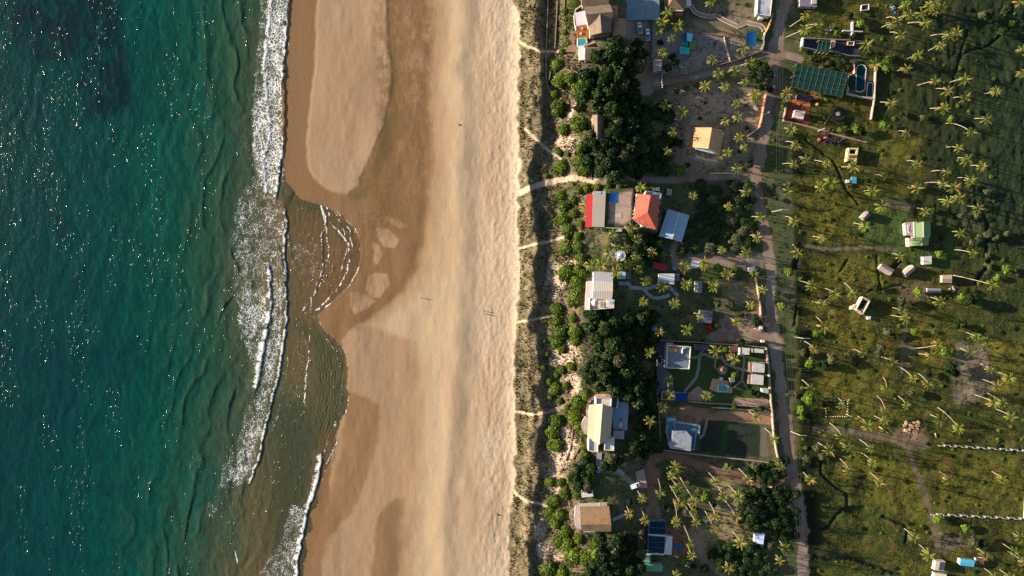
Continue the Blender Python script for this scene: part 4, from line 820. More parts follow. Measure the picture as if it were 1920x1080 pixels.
flat("dark_flat_house", "dark grey flat roofed house above the red car", "house", [(1312, 581), (1337, 582), (1334, 606), (1310, 606)], 3.0, M("slate", (74, 76, 92), var=.15), conc, "the dark grey flat roof")
flat("blue_shed", "light blue roof half hidden by a palm above the terrace villa", "shed", [(1221, 613), (1231, 611), (1231, 629), (1221, 630)], 2.6, M("sky_blue_roof", (110, 150, 184)), conc, "the light blue shed roof")
flat("grey_kiosk", "grey kiosk with blue sheet beside the road wall, right of the garden palms", "kiosk", [(1404, 501), (1415, 499), (1415, 508), (1404, 509)], 2.4, M("kiosk_roof", (120, 116, 140)), conc)
wall_line("pale plank wall along the road behind the vegetable garden", [(1415, 520), (1420, 548), (1424, 575), (1425, 592)], 1.6, .35, M("plank_wall", (166, 140, 112), var=.25), "the pale plank road wall")
b = Bld("gateway", "white pillared gateway where the lane meets the road", "gate", (1426, 616)); b.prism("pillar", [(1425, 610), (1430, 611), (1430, 618), (1425, 617)], -.5, 2.8, white); b.prism("wing_wall", [(1416, 615), (1426, 618), (1426, 620), (1416, 617)], -.5, 1.6, white); b.prism("pillar", [(1429, 638), (1434, 638), (1434, 642), (1429, 642)], -.5, 2.6, white)
# --- the walled villa garden
b = Bld("terrace_villa", "square white villa with blue grey roof terrace and parapet", "house", (1271, 670), "the square terrace villa")
q_ = [(1251, 647), (1295, 650), (1292, 692), (1249, 690)]
b.walls(q_, 6.0, white, 1, win=1); b.prism("roof", [(1252, 648), (1294, 651), (1291, 691), (1250, 689)], 5.9, 6.15, M("terrace_floor", (108, 118, 126), c2=(92, 102, 112), var=.14, sc=1.5)); b.parapet(q_, 6.1, .8, white, .3)
b.prism("balcony", [(1249, 642), (1262, 643), (1262, 648), (1249, 648)], -1, 3.4, conc); b.prism("stair_wall", [(1279, 655), (1280.5, 655), (1280.5, 663), (1279, 663)], 6.1, 7.0, white); b.prism("stair_wall", [(1280, 652), (1286, 651), (1286, 653), (1280, 655)], 6.1, 7.0, white)
for i in range(5):
    b.prism("pallet", [(1254 + i * 3.2, 651 + (i % 2)), (1256.4 + i * 3.2, 651 + (i % 2)), (1256.4 + i * 3.2, 660 + (i % 3)), (1254 + i * 3.2, 660 + (i % 3))], 6.1, 6.6, M("orange_timber", (176, 122, 84), var=.25))
t_ = Bld("terrace", "grey paved terrace along the left side of the terrace villa", "terrace", (1240, 690)); t_.prism("paving", [(1231, 640), (1248, 642), (1247, 692), (1262, 703), (1264, 740), (1233, 740)], -1, .25, M("grey_slabs", (92, 90, 98), var=.2, sc=2))
pool("narrow dark pool on the terrace left of the square villa", [(1234, 669), (1240, 669), (1240, 681), (1234, 681)], water_d, lvl=.35)
flat("red_brown_shed", "small red brown roof with white rim under a palm", "shed", [(1241, 734), (1265, 735), (1264, 750), (1240, 749)], 2.6, M("red_brown", (112, 48, 36)), white, hp=.25)
flat("royal_blue_roof", "flat royal blue roof at the lower left of the villa garden", "shed", [(1268, 737), (1289, 737), (1288, 751), (1268, 750)], 2.7, M("royal_blue", (6, 42, 128), var=.06), white, "the royal blue roof")
gp = M("garden_paving", (128, 116, 108), var=.2, sc=2)
for lb, pts, wd in (("long curving paved path from the villa to the royal blue roof", [(1312, 666), (1310, 690), (1305, 708), (1294, 722), (1283, 734)], 1.3), ("paved path from the villa fork to the octagonal hut", [(1314, 665), (1322, 664), (1335, 670), (1347, 671), (1356, 667)], 1.1),
                    ("short paved stub rising from the garden fork", [(1312, 666), (1318, 656), (1328, 652)], 1.0), ("short path stub joining the villa door and garden fork", [(1296, 670), (1304, 671), (1311, 667)], 1.1), ("paved path stepping down to the octagonal hut", [(1342, 672), (1340, 688), (1345, 693)], .9),
                    ("reddish path crossing to the white cottages", [(1352, 670), (1362, 682), (1375, 688), (1390, 693), (1402, 695), (1412, 700)], 1.3), ("straight paved path down from the upper left cottage", [(1396, 668), (1394, 690), (1391, 713)], 1.0),
                    ("forked path end reaching toward the pool", [(1391, 713), (1384, 720), (1374, 727)], .8), ("forked path end running down right to the garden bed", [(1391, 713), (1398, 724), (1406, 735)], .8)):
    strip("garden_path", lb, "path", pts, wd, gp)
b = Bld("octagonal_hut", "round thatched octagonal hut in the middle of the villa garden", "hut", (1355, 694), "the octagonal thatched hut")
V_ = [(1355 + 9.5 * math.cos(math.pi / 8 + i * math.pi / 4), 694 + 9.5 * math.sin(math.pi / 8 + i * math.pi / 4), 2.4) for i in range(8)] + [(1354.5, 693, 4.2)]
b.roof("roof", V_, [(i, 8, (i + 1) % 8) for i in range(8)], thatch, .25)
for v_ in V_[:8]: p = b.T(1355 + (v_[0] - 1355) * .85, 694 + (v_[1] - 694) * .85, 2.4); Mb().box(p[0], p[1], b.zb - .6, .2, .2, 2.9).build("post", wood, b.root)
flat("tan_pavilion", "small square tan roofed pavilion above the octagonal hut", "pavilion", [(1360, 664), (1373, 663), (1375, 674), (1363, 676)], 2.5, M("tan_board", (196, 146, 96), var=.12), posts=True, tilt=-.7)
wr = M("white_cottage_roof", (160, 156, 154), c2=(142, 140, 142), var=.12)
for lb, q in (("white cottage at the upper left of the four in the walled garden", [(1388, 652), (1406, 653), (1405, 665), (1388, 665)]), ("long narrow white cottage at the upper right of the walled garden", [(1411, 654), (1432, 655), (1432, 662), (1411, 661)]),
              ("middle right white cottage with brown verandah in the walled garden", [(1412, 679), (1435, 680), (1433, 699), (1411, 697)]), ("lowest white cottage with brown verandah in the walled garden", [(1410, 702), (1432, 704), (1431, 722), (1408, 720)])):
    b = flat("white_cottage", lb, "cottage", q, 3.0, wr, white, tilt=.5, win=1, group="white cottages in the walled garden")
    if q[0][1] > 670: b.prism("verandah", [(q[0][0] - 6, q[0][1] + 1), q[0], q[3], (q[3][0] - 5, q[3][1])], -.8, 2.3, M("verandah_brown", (112, 92, 84)))
    else: b.prism("rim", [(q[0][0] - 1.5, q[0][1]), (q[0][0] + .5, q[0][1]), (q[3][0] + .5, q[3][1]), (q[3][0] - 1.5, q[3][1])], -.8, 3.3, white)
LM.append(("the white garden cottages", 1422, 700))
d = Bld("pool_terrace", "brick paved deck around the turquoise garden pool", "terrace", (1357, 724)); d.prism("paving", [(1336, 710), (1352, 711), (1376, 718), (1372, 737), (1345, 736), (1330, 730)], -1, .3, M("pool_brick", (170, 130, 108), var=.2, sc=2)); d.prism("bench_block", [(1350, 707), (1356, 708), (1355, 714), (1349, 713)], 0, 1.0, white)
pool("turquoise rectangular pool on brick deck in the walled garden", [(1347, 722), (1365, 723), (1363, 734), (1347, 733)], lvl=.45, mark="the turquoise garden pool")
flat("stone_hut", "small rough grey hut right of the pool deck", "hut", [(1368, 709), (1377, 708), (1378, 716), (1370, 718)], 2.2, M("rough_dark", (96, 90, 104)), conc)
flat("white_gate_hut", "tiny white hut by the lower right wall of the villa garden", "hut", [(1429, 729), (1441, 729), (1441, 738), (1430, 736)], 2.4, wr, white)
d = Bld("parking_court", "wedge of grey paving right of the royal blue roof", "paving", (1310, 735)); d.prism("paving", [(1290, 738), (1309, 723), (1318, 730), (1345, 743), (1441, 749), (1441, 763), (1340, 756), (1289, 750)], -1, .16, M("rosy_slabs", (138, 116, 104), c2=(150, 120, 100), var=.2, sc=2))
flat("grey_shed", "dark slatted roof at the upper left of the garden path fork", "shed", [(1304, 645), (1331, 647), (1329, 655), (1304, 657)], 2.4, M("dark_slate", (78, 68, 80)), conc)
flat("grey_shed", "dark slatted pergola behind the upper garden cottages", "shed", [(1368, 649), (1384, 649), (1386, 659), (1370, 661)], 2.2, brown_w, conc)
wl = M("boundary_render", (150, 138, 124), var=.2)
wall_line("upper boundary wall of the villa garden", [(1230, 638), (1260, 639), (1304, 641), (1340, 644), (1390, 647), (1434, 651)], 1.6, .3, wl)
wall_line("left boundary wall below the villa beside the dark forest", [(1231, 640), (1231, 700), (1232, 758)], 1.6, .3, dconc)
wall_line("right boundary wall of the villa garden along the road", [(1434, 651), (1436, 666), (1439, 690), (1441, 720), (1443, 750), (1445, 770)], 2.0, .45, M("light_wall", (156, 136, 118), var=.25), "the villa garden road wall")
wall_line("lower boundary wall of the villa garden", [(1289, 752), (1320, 755), (1360, 757), (1400, 760), (1444, 765)], 1.4, .28, wl)
wall_line("row of pale stones along the bed under the villa garden", [(1333, 764), (1360, 765), (1385, 767), (1413, 769)], .5, .4, cream)
# --- blue terrace house with lawn
b = Bld("blue_terrace_house", "white roofed house with blue terraces beside the dark lawn", "house", (1280, 816), "the blue terrace house")
bt = M("blue_terrace", (70, 100, 122), var=.12)
b.walls([(1252, 786), (1262, 787), (1262, 791), (1312, 797), (1311, 814), (1305, 814), (1301, 843), (1258, 840), (1250, 812)], 3.4, white, .99, win=1)
b.prism("terrace_floor", [(1253, 787), (1262, 788), (1262, 792), (1311, 798), (1310, 813), (1304, 813), (1300, 842), (1259, 839), (1251, 812)], 3.35, 3.6, bt)
b.parapet([(1262, 791), (1312, 797), (1311, 814), (1305, 814), (1301, 843), (1270, 841)], 3.4, .75, M("pale_blue_parapet", (122, 156, 170)), .3)
b.prism("upper_room", [(1261, 808), (1288, 809), (1297, 820), (1295, 846), (1257, 841), (1253, 832), (1260, 826)], 3.5, 6.3, M("weathered_roof", (140, 144, 152), c2=(116, 118, 128), var=.16, sc=1.4)); b.prism("corner_block", [(1250, 785), (1267, 784), (1268, 789), (1252, 790)], -1, 4.0, M("pale_blue_parapet", (0, 0, 0)))
wall_line("boundary wall left of the blue terrace house", [(1234, 758), (1235, 790), (1238, 842)], 1.5, .3, wl)
wall_line("long slanting wall below the dark lawn", [(1238, 842), (1290, 849), (1340, 855), (1390, 860), (1441, 866)], 1.6, .35, M("light_wall", (0, 0, 0)), "the long wall below the lawn")
wall_line("right road wall of the lawn plot with white pillars", [(1446, 770), (1447, 790), (1449, 815), (1454, 845), (1458, 862)], 1.8, .4, M("light_wall", (0, 0, 0)))
strip("garden_path", "rough stone path curving left of the dark lawn", "path", [(1326, 785), (1323, 800), (1319, 815), (1311, 822)], 1.2, M("rubble_path", (140, 108, 88), var=.3, sc=3))
strip("terrace_edge", "brown brick kerb along the top of the dark lawn", "kerb", [(1322, 784), (1350, 786), (1380, 789), (1410, 792), (1445, 795)], .6, M("rubble_path", (0, 0, 0)))
# --- the great tent-roofed house
b = Bld("tent_roof_house", "big house with swooping tan canvas roof between white blocks", "house", (1127, 795), "the tent-roofed house")
tr = M("canvas_roof", (166, 146, 122), var=.08); A_, B_, Cc = [], [], []
n = 10
for i in range(n + 1):
    t2 = i / n; sag = math.sin(math.pi * t2)
    A_.append((1105 - 4 * t2, 759 + 62 * t2, 4.2 - .1 * sag)); B_.append((1130 - 6 * t2, 757 + 77 * t2, 8.2 - 1.0 * sag if t2 < 1 else 7.4)); Cc.append((1149 - 4 * t2 - 2 * sag * 0, 764 + 58 * t2, 4.2))
mid1 = [tuple((a[k_] + b_[k_]) / 2 - (.5 if k_ == 2 else 0) for k_ in range(3)) for a, b_ in zip(A_, B_)]; mid2 = [tuple((a[k_] + b_[k_]) / 2 - (.5 if k_ == 2 else 0) for k_ in range(3)) for a, b_ in zip(Cc, B_)]
V_ = []
for row in zip(A_, mid1, B_, mid2, Cc): V_ += list(row)
o_ = b.roof("roof", V_, [(i * 5 + j, (i + 1) * 5 + j, (i + 1) * 5 + j + 1, i * 5 + j + 1) for i in range(n) for j in range(4)], tr, .12)
b.walls([(1106, 762), (1147, 765), (1143, 820), (1103, 820)], 4.1, white, .97, win=1)
for q in ([(1117, 745), (1147, 747), (1146, 766), (1117, 763)], [(1104, 821), (1122, 826), (1121, 848), (1103, 845)], [(1134, 824), (1152, 821), (1151, 845), (1133, 844)]):
    b.walls(q, 4.8, white, 1, part="block"); b.parapet(q, 4.8, .5, white, .3)
b.prism("terrace", [(1146, 752), (1179, 755), (1176, 807), (1150, 806)], -1.6, .9, M("terrace_blue", (120, 134, 150), var=.14)); b.prism("side_roof", [(1150, 808), (1171, 808), (1170, 824), (1149, 822)], 2.4, 2.7, M("flat_grey_brown", (136, 124, 122))); b.prism("side_wall", [(1151, 809), (1170, 809), (1169, 823), (1150, 821)], -1.6, 2.4, cream)
b.prism("dark_room", [(1147, 748), (1158, 749), (1157, 764), (1149, 764)], -1.6, 3.0, M("dark_roof", (70, 56, 60)))
b.prism("bay_deck", [(1098, 781), (1105, 783), (1103, 816), (1095, 813), (1091, 804), (1090, 797), (1093, 788)], -1.6, 1.2, M("deck_grey", (150, 140, 134), "sheet", ang=0)); b.prism("wall_top", [(1158, 749), (1160, 749), (1157, 766), (1155, 766)], -1.6, 3.2, white)
pool("square dark blue pool on the terrace of the tent-roofed house", [(1160, 758), (1174, 760), (1173, 774), (1160, 773)], water_d, lvl=1.1, rim=.5, mark="the square dark blue pool")
for i, y in enumerate((786, 805)):
    q = W(1164, y, b.zb + .9); r_ = empty("outdoor_table", q, "%s dark table on the terrace of the tent-roofed house" % ("upper", "lower")[i], "table"); Mb().box(q[0], q[1], q[2] + .7, .9, .9, .06).build("table_top", brown_w, r_); Mb().box(q[0], q[1], q[2], .15, .15, .7).build("leg", brown_w, r_)
q = W(1163.5, 797, b.zb + .9); r_ = empty("outdoor_sofa", q, "long white sofa between the two dark terrace tables", "sofa"); Mb().box(q[0], q[1], q[2], 1.0, 2.4, .45).build("seat", white, r_); Mb().box(q[0] + .45, q[1], q[2] + .45, .2, 2.4, .4).build("backrest", white, r_)
strip("boardwalk", "grey boardwalk leading down from the tent-roofed house", "boardwalk", [(1124, 848), (1122, 866), (1120, 886)], 2.2, M("board_grey", (134, 136, 142), "sheet", ang=90), up=.5)
strip("garden_path", "blue grey path from the boardwalk toward the parked car", "path", [(1120, 880), (1140, 876), (1158, 880), (1170, 888)], 1.5, wp)
strip("terrace_walk", "curved paved walk around the top of the tent-roofed house", "walkway", [(1103, 785), (1101, 765), (1105, 750), (1118, 742), (1140, 741), (1160, 746)], 1.4, M("walk_pink", (160, 126, 108)), up=.3)
for i, (lb, pts) in enumerate((("leftmost curved timber retaining edge on the dune slope", [(1057, 826), (1053, 840), (1052, 855)]), ("middle curved timber retaining edge on the dune slope", [(1074, 805), (1072, 825), (1068, 845), (1060, 862)]), ("rightmost curved timber retaining edge on the dune slope", [(1089, 820), (1087, 838), (1080, 850), (1073, 861)]))):
    wall_line(lb, pts, .5, .3, wood, name="retaining_edge", cat="edging", group="retaining edges on the dune")
strip("boardwalk", "weathered timber steps over the dune to the tent-roofed house", "boardwalk", [(1025, 773), (1040, 767), (1060, 762)], 1.4, M("grey_timber", (130, 112, 104), var=.2), up=.25)
for lb, pts in (("leftmost long pale retaining wall on the upper dune", [(1028, -20), (1026, 40), (1024, 92)]), ("middle thin retaining wall on the upper dune", [(1046, -20), (1043, 40), (1040, 92)]), ("short right retaining wall on the upper dune", [(1059, -20), (1058, 10), (1056, 30)]), ("pale retaining wall below the crossing boardwalk on the upper dune", [(1024, 102), (1023, 135), (1027, 168)]), ("short dark retaining wall beside the green shrubs of the upper dune", [(1034, 112), (1032, 135), (1029, 152)])):
    wall_line(lb, pts, .7, .4, wood, name="retaining_wall", cat="wall", group="retaining walls on the upper dune")
strip("boardwalk", "grey timber stair rising from the sand path into the forest", "boardwalk", [(1107, 337), (1107, 322), (1107, 305), (1106, 292)], 1.1, M("grey_timber_step", (130, 112, 104), var=.2), up=.5)
# --- brown thatch house, solar roof and green roof at the bottom
b = Bld("brown_thatch_house", "brown thatched house with pale terrace near the bottom edge", "house", (1117, 968), "the brown thatched house")
b.gable("roof", [(1090, 996), (1087, 950), (1142, 949), (1146, 997)], 4.4, 6.6, thatch_b, ((1089, 984), (1146, 983)), t=.4, wallmat=cream, win=1, hd=4.4)
b.prism("terrace", [(1079, 950), (1092, 949), (1092, 993), (1080, 990), (1077, 972)], -1.6, .9, M("pale_terrace", (156, 144, 146), "sheet", ang=0)); b.prism("pergola", [(1087, 944), (1138, 942), (1139, 949), (1088, 950)], 2.5, 2.75, conc)
for i in range(6): b.prism("beam", [(1124 + i * 2.5, 943), (1125 + i * 2.5, 943), (1125 + i * 2.5, 949.5), (1124 + i * 2.5, 949.5)], 2.75, 2.95, white)
b.prism("light_strip", [(1095, 995), (1140, 995), (1140, 998), (1095, 998)], -1, 2.6, M("pale_blue_parapet", (0, 0, 0)))
strip("garden_path", "grey blue slab path right of the brown thatched house", "path", [(1148, 975), (1160, 970), (1172, 964)], 1.5, wp)
b = flat("pump_house", "small white pump house with dark panel above the brown thatch", "shed", [(1090, 922), (1112, 917), (1112, 931), (1091, 933)], 2.6, white, white, "the small white pump house"); b.prism("solar_panel", [(1102, 921), (1109, 919), (1109, 925), (1102, 926)], 2.62, 2.72, M("solar_blue", (14, 22, 50), rough=.2))
d = Bld("parking_pad", "pinkish paved pad where the pale car is parked", "paving", (1196, 898)); d.prism("paving", [(1178, 890), (1207, 879), (1214, 915), (1192, 916), (1178, 905)], -1, .14, M("rosy_pad", (150, 124, 114), var=.15))
b = Bld("solar_roof_house", "house roofed with rows of dark solar panels and a white wing", "house", (1233, 1010), "the solar-panelled house")
tealr = M("teal_roof", (40, 92, 96)); b.walls([(1217, 976), (1249, 976), (1247, 1039), (1215, 1038)], 3.4, M("teal_wall", (70, 110, 112)), .98, win=1)
b.roof("roof", [(1217, 975, 3.4), (1249, 976, 3.4), (1248, 1004, 4.6), (1216, 1002, 4.6)], [(0, 3, 2, 1)], tealr, .15); b.roof("lower_roof", [(1215, 1005, 4.4), (1248, 1006, 4.4), (1246, 1038, 3.4), (1213, 1037, 3.4)], [(0, 3, 2, 1)], tealr, .15)
b.prism("gutter", [(1215, 1001.5), (1248, 1003.5), (1248, 1006), (1215, 1004)], 4.4, 4.75, white); b.roof("white_wing", [(1247, 1005, 3.6), (1261, 1006, 3.2), (1259, 1041, 3.2), (1245, 1039, 3.6)], [(0, 3, 2, 1)], white, .15); b.walls([(1247, 1006), (1261, 1007), (1258, 1040), (1245, 1038)], 3.1, white, .95)
b.prism("front_gutter", [(1213, 1037), (1246, 1038.5), (1246, 1041), (1213, 1039.5)], 3.0, 3.5, white)
sol = M("solar_blue", (14, 22, 50))
for r0, (y0, y1, h0, h1, x0) in enumerate(((978, 988.5, 3.62, 4.05, 1219), (990, 1000, 4.12, 4.55, 1218.6), (1007, 1016, 4.5, 4.2, 1217.5), (1017.5, 1026, 4.17, 3.87, 1217), (1027.5, 1036, 3.85, 3.55, 1216.4))):
    for i in range(5):
        x = x0 + i * 5.9; b.roof("solar_panel", [(x, y0 + i * .2, h0), (x + 5, y0 + i * .2, h0), (x + 5, y1 + i * .2, h1), (x, y1 + i * .2, h1)], [(0, 3, 2, 1)], sol, .06)
b = Bld("green_roof_shed", "flat sea green roofed L-shaped building below the solar panels", "shed", (1222, 1062), "the sea green roof"); q_ = [(1204, 1041), (1219, 1040), (1219, 1058), (1243, 1060), (1242, 1072), (1204, 1071)]
b.prism("roof", q_, 2.8, 3.0, M("sea_green", (96, 140, 112), var=.08)); b.walls(q_, 2.8, conc, .95); b.prism("white_panel", [(1207, 1041), (1217, 1041), (1217, 1044), (1207, 1044)], 3.0, 3.1, white)
sheet("shade_canopy", "blue tarp right of the solar-panelled house", "canopy", [(1265, 1021), (1276, 1021), (1276, 1033), (1265, 1032)], 2.2, (20, 70, 140))
heap("scattered junk and bushes below the blue tarp", 1290, 1062, 5, [(70, 60, 66), (120, 140, 150), (110, 80, 70)], 22)
flat("small_blue_hut", "small blue and white sloping roof among palms near the bottom road", "hut", [(1416, 998), (1434, 1001), (1431, 1021), (1415, 1018)], 2.6, M("hut_blue", (160, 180, 210), "sheet", ang=90), white, "the small blue and white roof", tilt=.5)
wall_line("pale curved kerb wall along the lane end below the lawn plot", [(1408, 908), (1425, 914), (1440, 915), (1455, 910), (1466, 904)], .5, .35, cream)
wall_line("thin pale wall at the bottom of the dune forest", [(1073, 1068), (1098, 1072), (1120, 1074), (1140, 1076)], 1.2, .3, wl)
# ================================================================ east of the road
b = Bld("grey_block_house", "low grey roofed house cut by the top edge right of the road", "house", (1516, 0), "the low grey roof at the top edge"); b.prism("roof", [(1499, -20), (1534, -20), (1532, 13), (1500, 11)], 2.8, 3.1, M("dusk_grey", (110, 100, 112), var=.15)); b.walls([(1499, -20), (1534, -20), (1532, 13), (1500, 11)], 2.8, conc, .96, win=1)
b.prism("raised_box", [(1522, -2), (1531, -2), (1531, 7), (1522, 7)], 3.1, 3.7, conc)
b = Bld("water_tank", "white rimmed open tank among trees at the top right of the road", "tank", (1622, 15)); b.parapet([(1614, 10), (1629, 8), (1629, 19), (1613, 21)], .9, .5, white, .3, "rim"); b.prism("basin", [(1615, 11), (1628, 9), (1628, 18), (1615, 20)], -.5, .95, M("dark_basin", (28, 34, 44)))
b = Bld("cross_wall_ruin", "pair of crossed low ruin walls in the upper garden", "ruin", (1600, 56)); b.prism("wall", [(1598, 40), (1601, 40), (1600, 71), (1597, 71)], -.5, 1.3, M("mauve_wall", (170, 160, 170))); b.prism("cross_wall", [(1581, 56), (1618, 58), (1618, 60), (1581, 58)], -.5, 1.2, M("mauve_wall", (0, 0, 0)))
heap("mixed junk at the edge of the upper garden", 1552, 55, 3, [(40, 42, 54), (150, 156, 170)], 16)
heap("scrap pile with blue piece at the far upper garden", 1675, 18, 3.5, [(60, 58, 66), (160, 160, 160), (60, 150, 200)], 18)
gm = M("green_net", (5, 48, 38), rough=.95, c2=(4, 40, 36), var=.14, sc=.5); gm2 = M("green_net_dark", (4, 40, 40), rough=.9, var=.14)
def net_roof(label, q, h, nx_, ny_, mark):
    b_ = Bld("net_canopy", label, "canopy", (sum(p[0] for p in q) / 4, sum(p[1] for p in q) / 4), mark)
    rnd = random.Random(5)
    def pt(s_, t2, dz=0):
        x = (1 - s_) * ((1 - t2) * q[0][0] + t2 * q[3][0]) + s_ * ((1 - t2) * q[1][0] + t2 * q[2][0]); y = (1 - s_) * ((1 - t2) * q[0][1] + t2 * q[3][1]) + s_ * ((1 - t2) * q[1][1] + t2 * q[2][1])
        return b_.T(x, y, h + .5 * math.sin(t2 * math.pi * 2) * .4 + dz)
    for i in range(nx_):
        for j in range(ny_):
            a = [pt(i / nx_, j / ny_), pt((i + 1) / nx_, j / ny_), pt((i + 1) / nx_, (j + 1) / ny_), pt(i / nx_, (j + 1) / ny_)]; c = tuple(sum(p[k_] for p in a) / 4 - (.06 if k_ == 2 else 0) for k_ in range(3))
            Mb().shell(a + [c], [(4, 1, 0), (4, 2, 1), (4, 3, 2), (4, 0, 3)], .03).build("net_panel", gm2 if rnd.random() < .4 else gm, b_.root)
    cab = M("cable_white", (88, 112, 96))
    for i in range(nx_ + 1): Mb().tube([pt(i / nx_, j / ny_, .1) for j in range(ny_ + 1)], .03, 4).build("cable", cab, b_.root)
    for j in range(ny_ + 1): Mb().tube([pt(i / nx_, j / ny_, .13) for i in range(nx_ + 1)], .032, 4).build("cable", cab, b_.root)
    for i in range(0, nx_ + 1, max(1, nx_ // 3)):
        for j in range(0, ny_ + 1, max(1, ny_ // 2)): p = pt(i / nx_, j / ny_, 0); Mb().box(p[0], p[1], b_.zb - .5, .15, .15, h + .4).build("post", wood, b_.root)
net_roof("large green net canopy with white cable grid beside the road", [(1495, 119), (1591, 138), (1578, 182), (1484, 163)], 4.0, 9, 4, "the large green net canopy")
net_roof("small green net canopy with three cables in the upper compound", [(1536, 75), (1558, 77), (1555, 97), (1532, 95)], 3.2, 3, 1, "the small green net canopy")
d = Bld("covered_yard", "dark flat yard of the small net canopy compound", "yard", (1530, 85)); d.prism("paving", [(1503, 74), (1600, 79), (1618, 88), (1610, 104), (1560, 96), (1502, 89)], -1, .2, M("dark_yard", (50, 46, 58), var=.2))
wall_line("slatted white front wall of the small net compound", [(1503, 73), (1501, 89)], 2.0, .6, white); wall_line("upper wall of the small net compound", [(1504, 73), (1540, 75), (1580, 77), (1622, 80)], 1.6, .2, wl); wall_line("lower curving wall of the small net compound", [(1502, 90), (1530, 96), (1560, 99), (1590, 106), (1608, 107)], 1.5, .3, M("blue_wall", (96, 108, 124)))
flat("rounded_hut", "small pale rounded hut right of the small green net", "hut", [(1559, 76), (1564, 74), (1567, 78), (1565, 88), (1559, 89)], 2.6, M("pale_hut", (170, 140, 120)), conc)
b = Bld("yellow_frame_box", "open brown box with cream frame in the upper compound", "shed", (1596, 82)); b.prism("box", [(1589, 78), (1602, 78), (1601, 86), (1588, 85)], -.4, 1.8, M("dark_red_box", (80, 36, 30))); b.parapet([(1589, 78), (1602, 78), (1601, 86), (1588, 85)], 1.8, .25, cream, .3, "frame")
heap("bluish white sacks beside the red brown patch of the compound", 1608, 84, 2.2, [(170, 180, 200), (120, 40, 30)], 12)
# keyhole pools
d = Bld("pool_terrace", "dark paved terrace around the two green net covered pools", "terrace", (1615, 150)); d.prism("paving", [(1592, 128), (1600, 116), (1640, 120), (1637, 187), (1587, 178), (1592, 142)], -1, .2, M("dusk_paving", (96, 82, 86), var=.2))
kp = [(1605, 170), (1606, 140), (1606, 130), (1609, 124), (1615, 122), (1621, 124), (1624, 130), (1622, 140), (1621, 168), (1613, 172)]
pool("keyhole shaped green pool right of the large net canopy", kp, M("green_pool", (8, 48, 52), rough=.1), lvl=.5, rim=.4, mark="the keyhole-shaped green pool")
pool("small round-topped green pool in the lower right corner of the pool yard", [(1625, 181), (1627, 160), (1629, 156), (1633, 155), (1636, 158), (1636, 181)], M("green_pool", (0, 0, 0)), lvl=.5, rim=.3)
b = flat("green_lean_to", "green flat net roof joined to the keyhole pool", "canopy", [(1592, 141), (1605, 141), (1604, 162), (1590, 162)], 2.4, gm, posts=True)
wall_line("pale wall at the left and bottom of the pool yard", [(1592, 142), (1586, 177), (1612, 183), (1637, 187)], 1.6, .35, cream); wall_line("right wall of the pool yard running down the field", [(1640, 122), (1638, 160), (1637, 187), (1631, 225)], 1.6, .35, wl); wall_line("short curved pink wall at the top of the pool yard", [(1593, 115), (1598, 119), (1599, 127), (1600, 139)], 1.4, .4, M("pink_wall", (206, 160, 136)))
# terracotta yard
d = Bld("terracotta_yard", "terracotta paved yard below the large green net", "yard", (1500, 205)); d.prism("paving", [(1484, 186), (1520, 189), (1516, 235), (1469, 229), (1473, 195)], -1, .22, M("terracotta_dark", (112, 56, 40), var=.2)); d.prism("step", [(1487, 187), (1520, 191), (1519, 200), (1486, 196)], 0, .4, M("orange_step", (168, 96, 48), var=.2)); d.prism("step", [(1521, 173), (1544, 177), (1541, 188), (1520, 185)], -1, .4, M("orange_step", (0, 0, 0)))
b = Bld("dark_blue_shed", "dark blue roofed lean-to between net canopy and terracotta yard", "shed", (1507, 181)); b.prism("roof", [(1495, 176), (1526, 181), (1524, 187), (1493, 186)], 2.0, 2.2, M("navy", (16, 24, 44))); b.walls([(1495, 176), (1526, 181), (1524, 187), (1493, 186)], 2.0, dconc, .94)
b = Bld("stepped_kiln", "pale stepped white structure standing on the terracotta yard", "structure", (1498, 214), "the pale block on the terracotta yard"); b.prism("top", [(1491, 206), (1510, 209), (1508, 217), (1489, 214)], 0, 2.6, M("bleached", (200, 180, 166))); b.prism("front_row", [(1488, 215), (1508, 218), (1506, 224), (1486, 220)], 0, 1.8, M("bleached", (0, 0, 0)))
for lb, pts in (("sunlit gate wall left of the terracotta yard", [(1474, 190), (1471, 208), (1467, 228)]), ("long wall slanting down right from the terracotta yard", [(1467, 228), (1500, 235), (1530, 243), (1560, 252), (1590, 260), (1622, 268)])): wall_line(lb, pts, 1.5, .35, M("light_wall", (0, 0, 0)), "the long slanting field wall" if "long" in lb else None)
x, y, z = G(1570, 215); r_ = empty("round_tank", (x, y, z), "large black round tank with pale lid below the net canopy", "tank"); cyl(x, y, z - .4, 2.9, 1.7, 24).build("body", asph, r_); cyl(x - .3, y, z + 1.3, .9, .25, 12).build("lid", M("pale_lid", (150, 136, 140)), r_); LM.append(("the black round tank", 1570, 215))
x, y, z = G(1532, 196); r_ = empty("clay_oven", (x, y, z), "round orange clay oven beside the terracotta yard", "oven"); cyl(x, y, z, .8, .5, 12, .7).build("base", brick, r_); cyl(x, y, z + .5, .7, .6, 12, .25).build("dome", M("terracotta", (0, 0, 0)), r_)
log("thin pale pipe lying beside the black round tank", [(1556, 217), (1550, 226), (1545, 234)], .18)
heap("burnt scrap and planks under the long slanting wall", 1548, 256, 5, [(50, 44, 58), (84, 62, 58), (190, 110, 60)], 30, s_=.9); heap("grey scrap mound right of the burnt planks", 1572, 266, 3.5, [(70, 60, 66), (90, 80, 86)], 20, s_=.8)
b = Bld("unfinished_building", "unfinished cream concrete shell with open rafters in the field", "building", (1599, 290), "the unfinished concrete shell"); cr_m = M("cream_concrete", (180, 166, 120), var=.15)
b.prism("floor", [(1591, 277), (1610, 277), (1606, 303), (1588, 302)], -.6, .2, M("dark_basin", (0, 0, 0)))
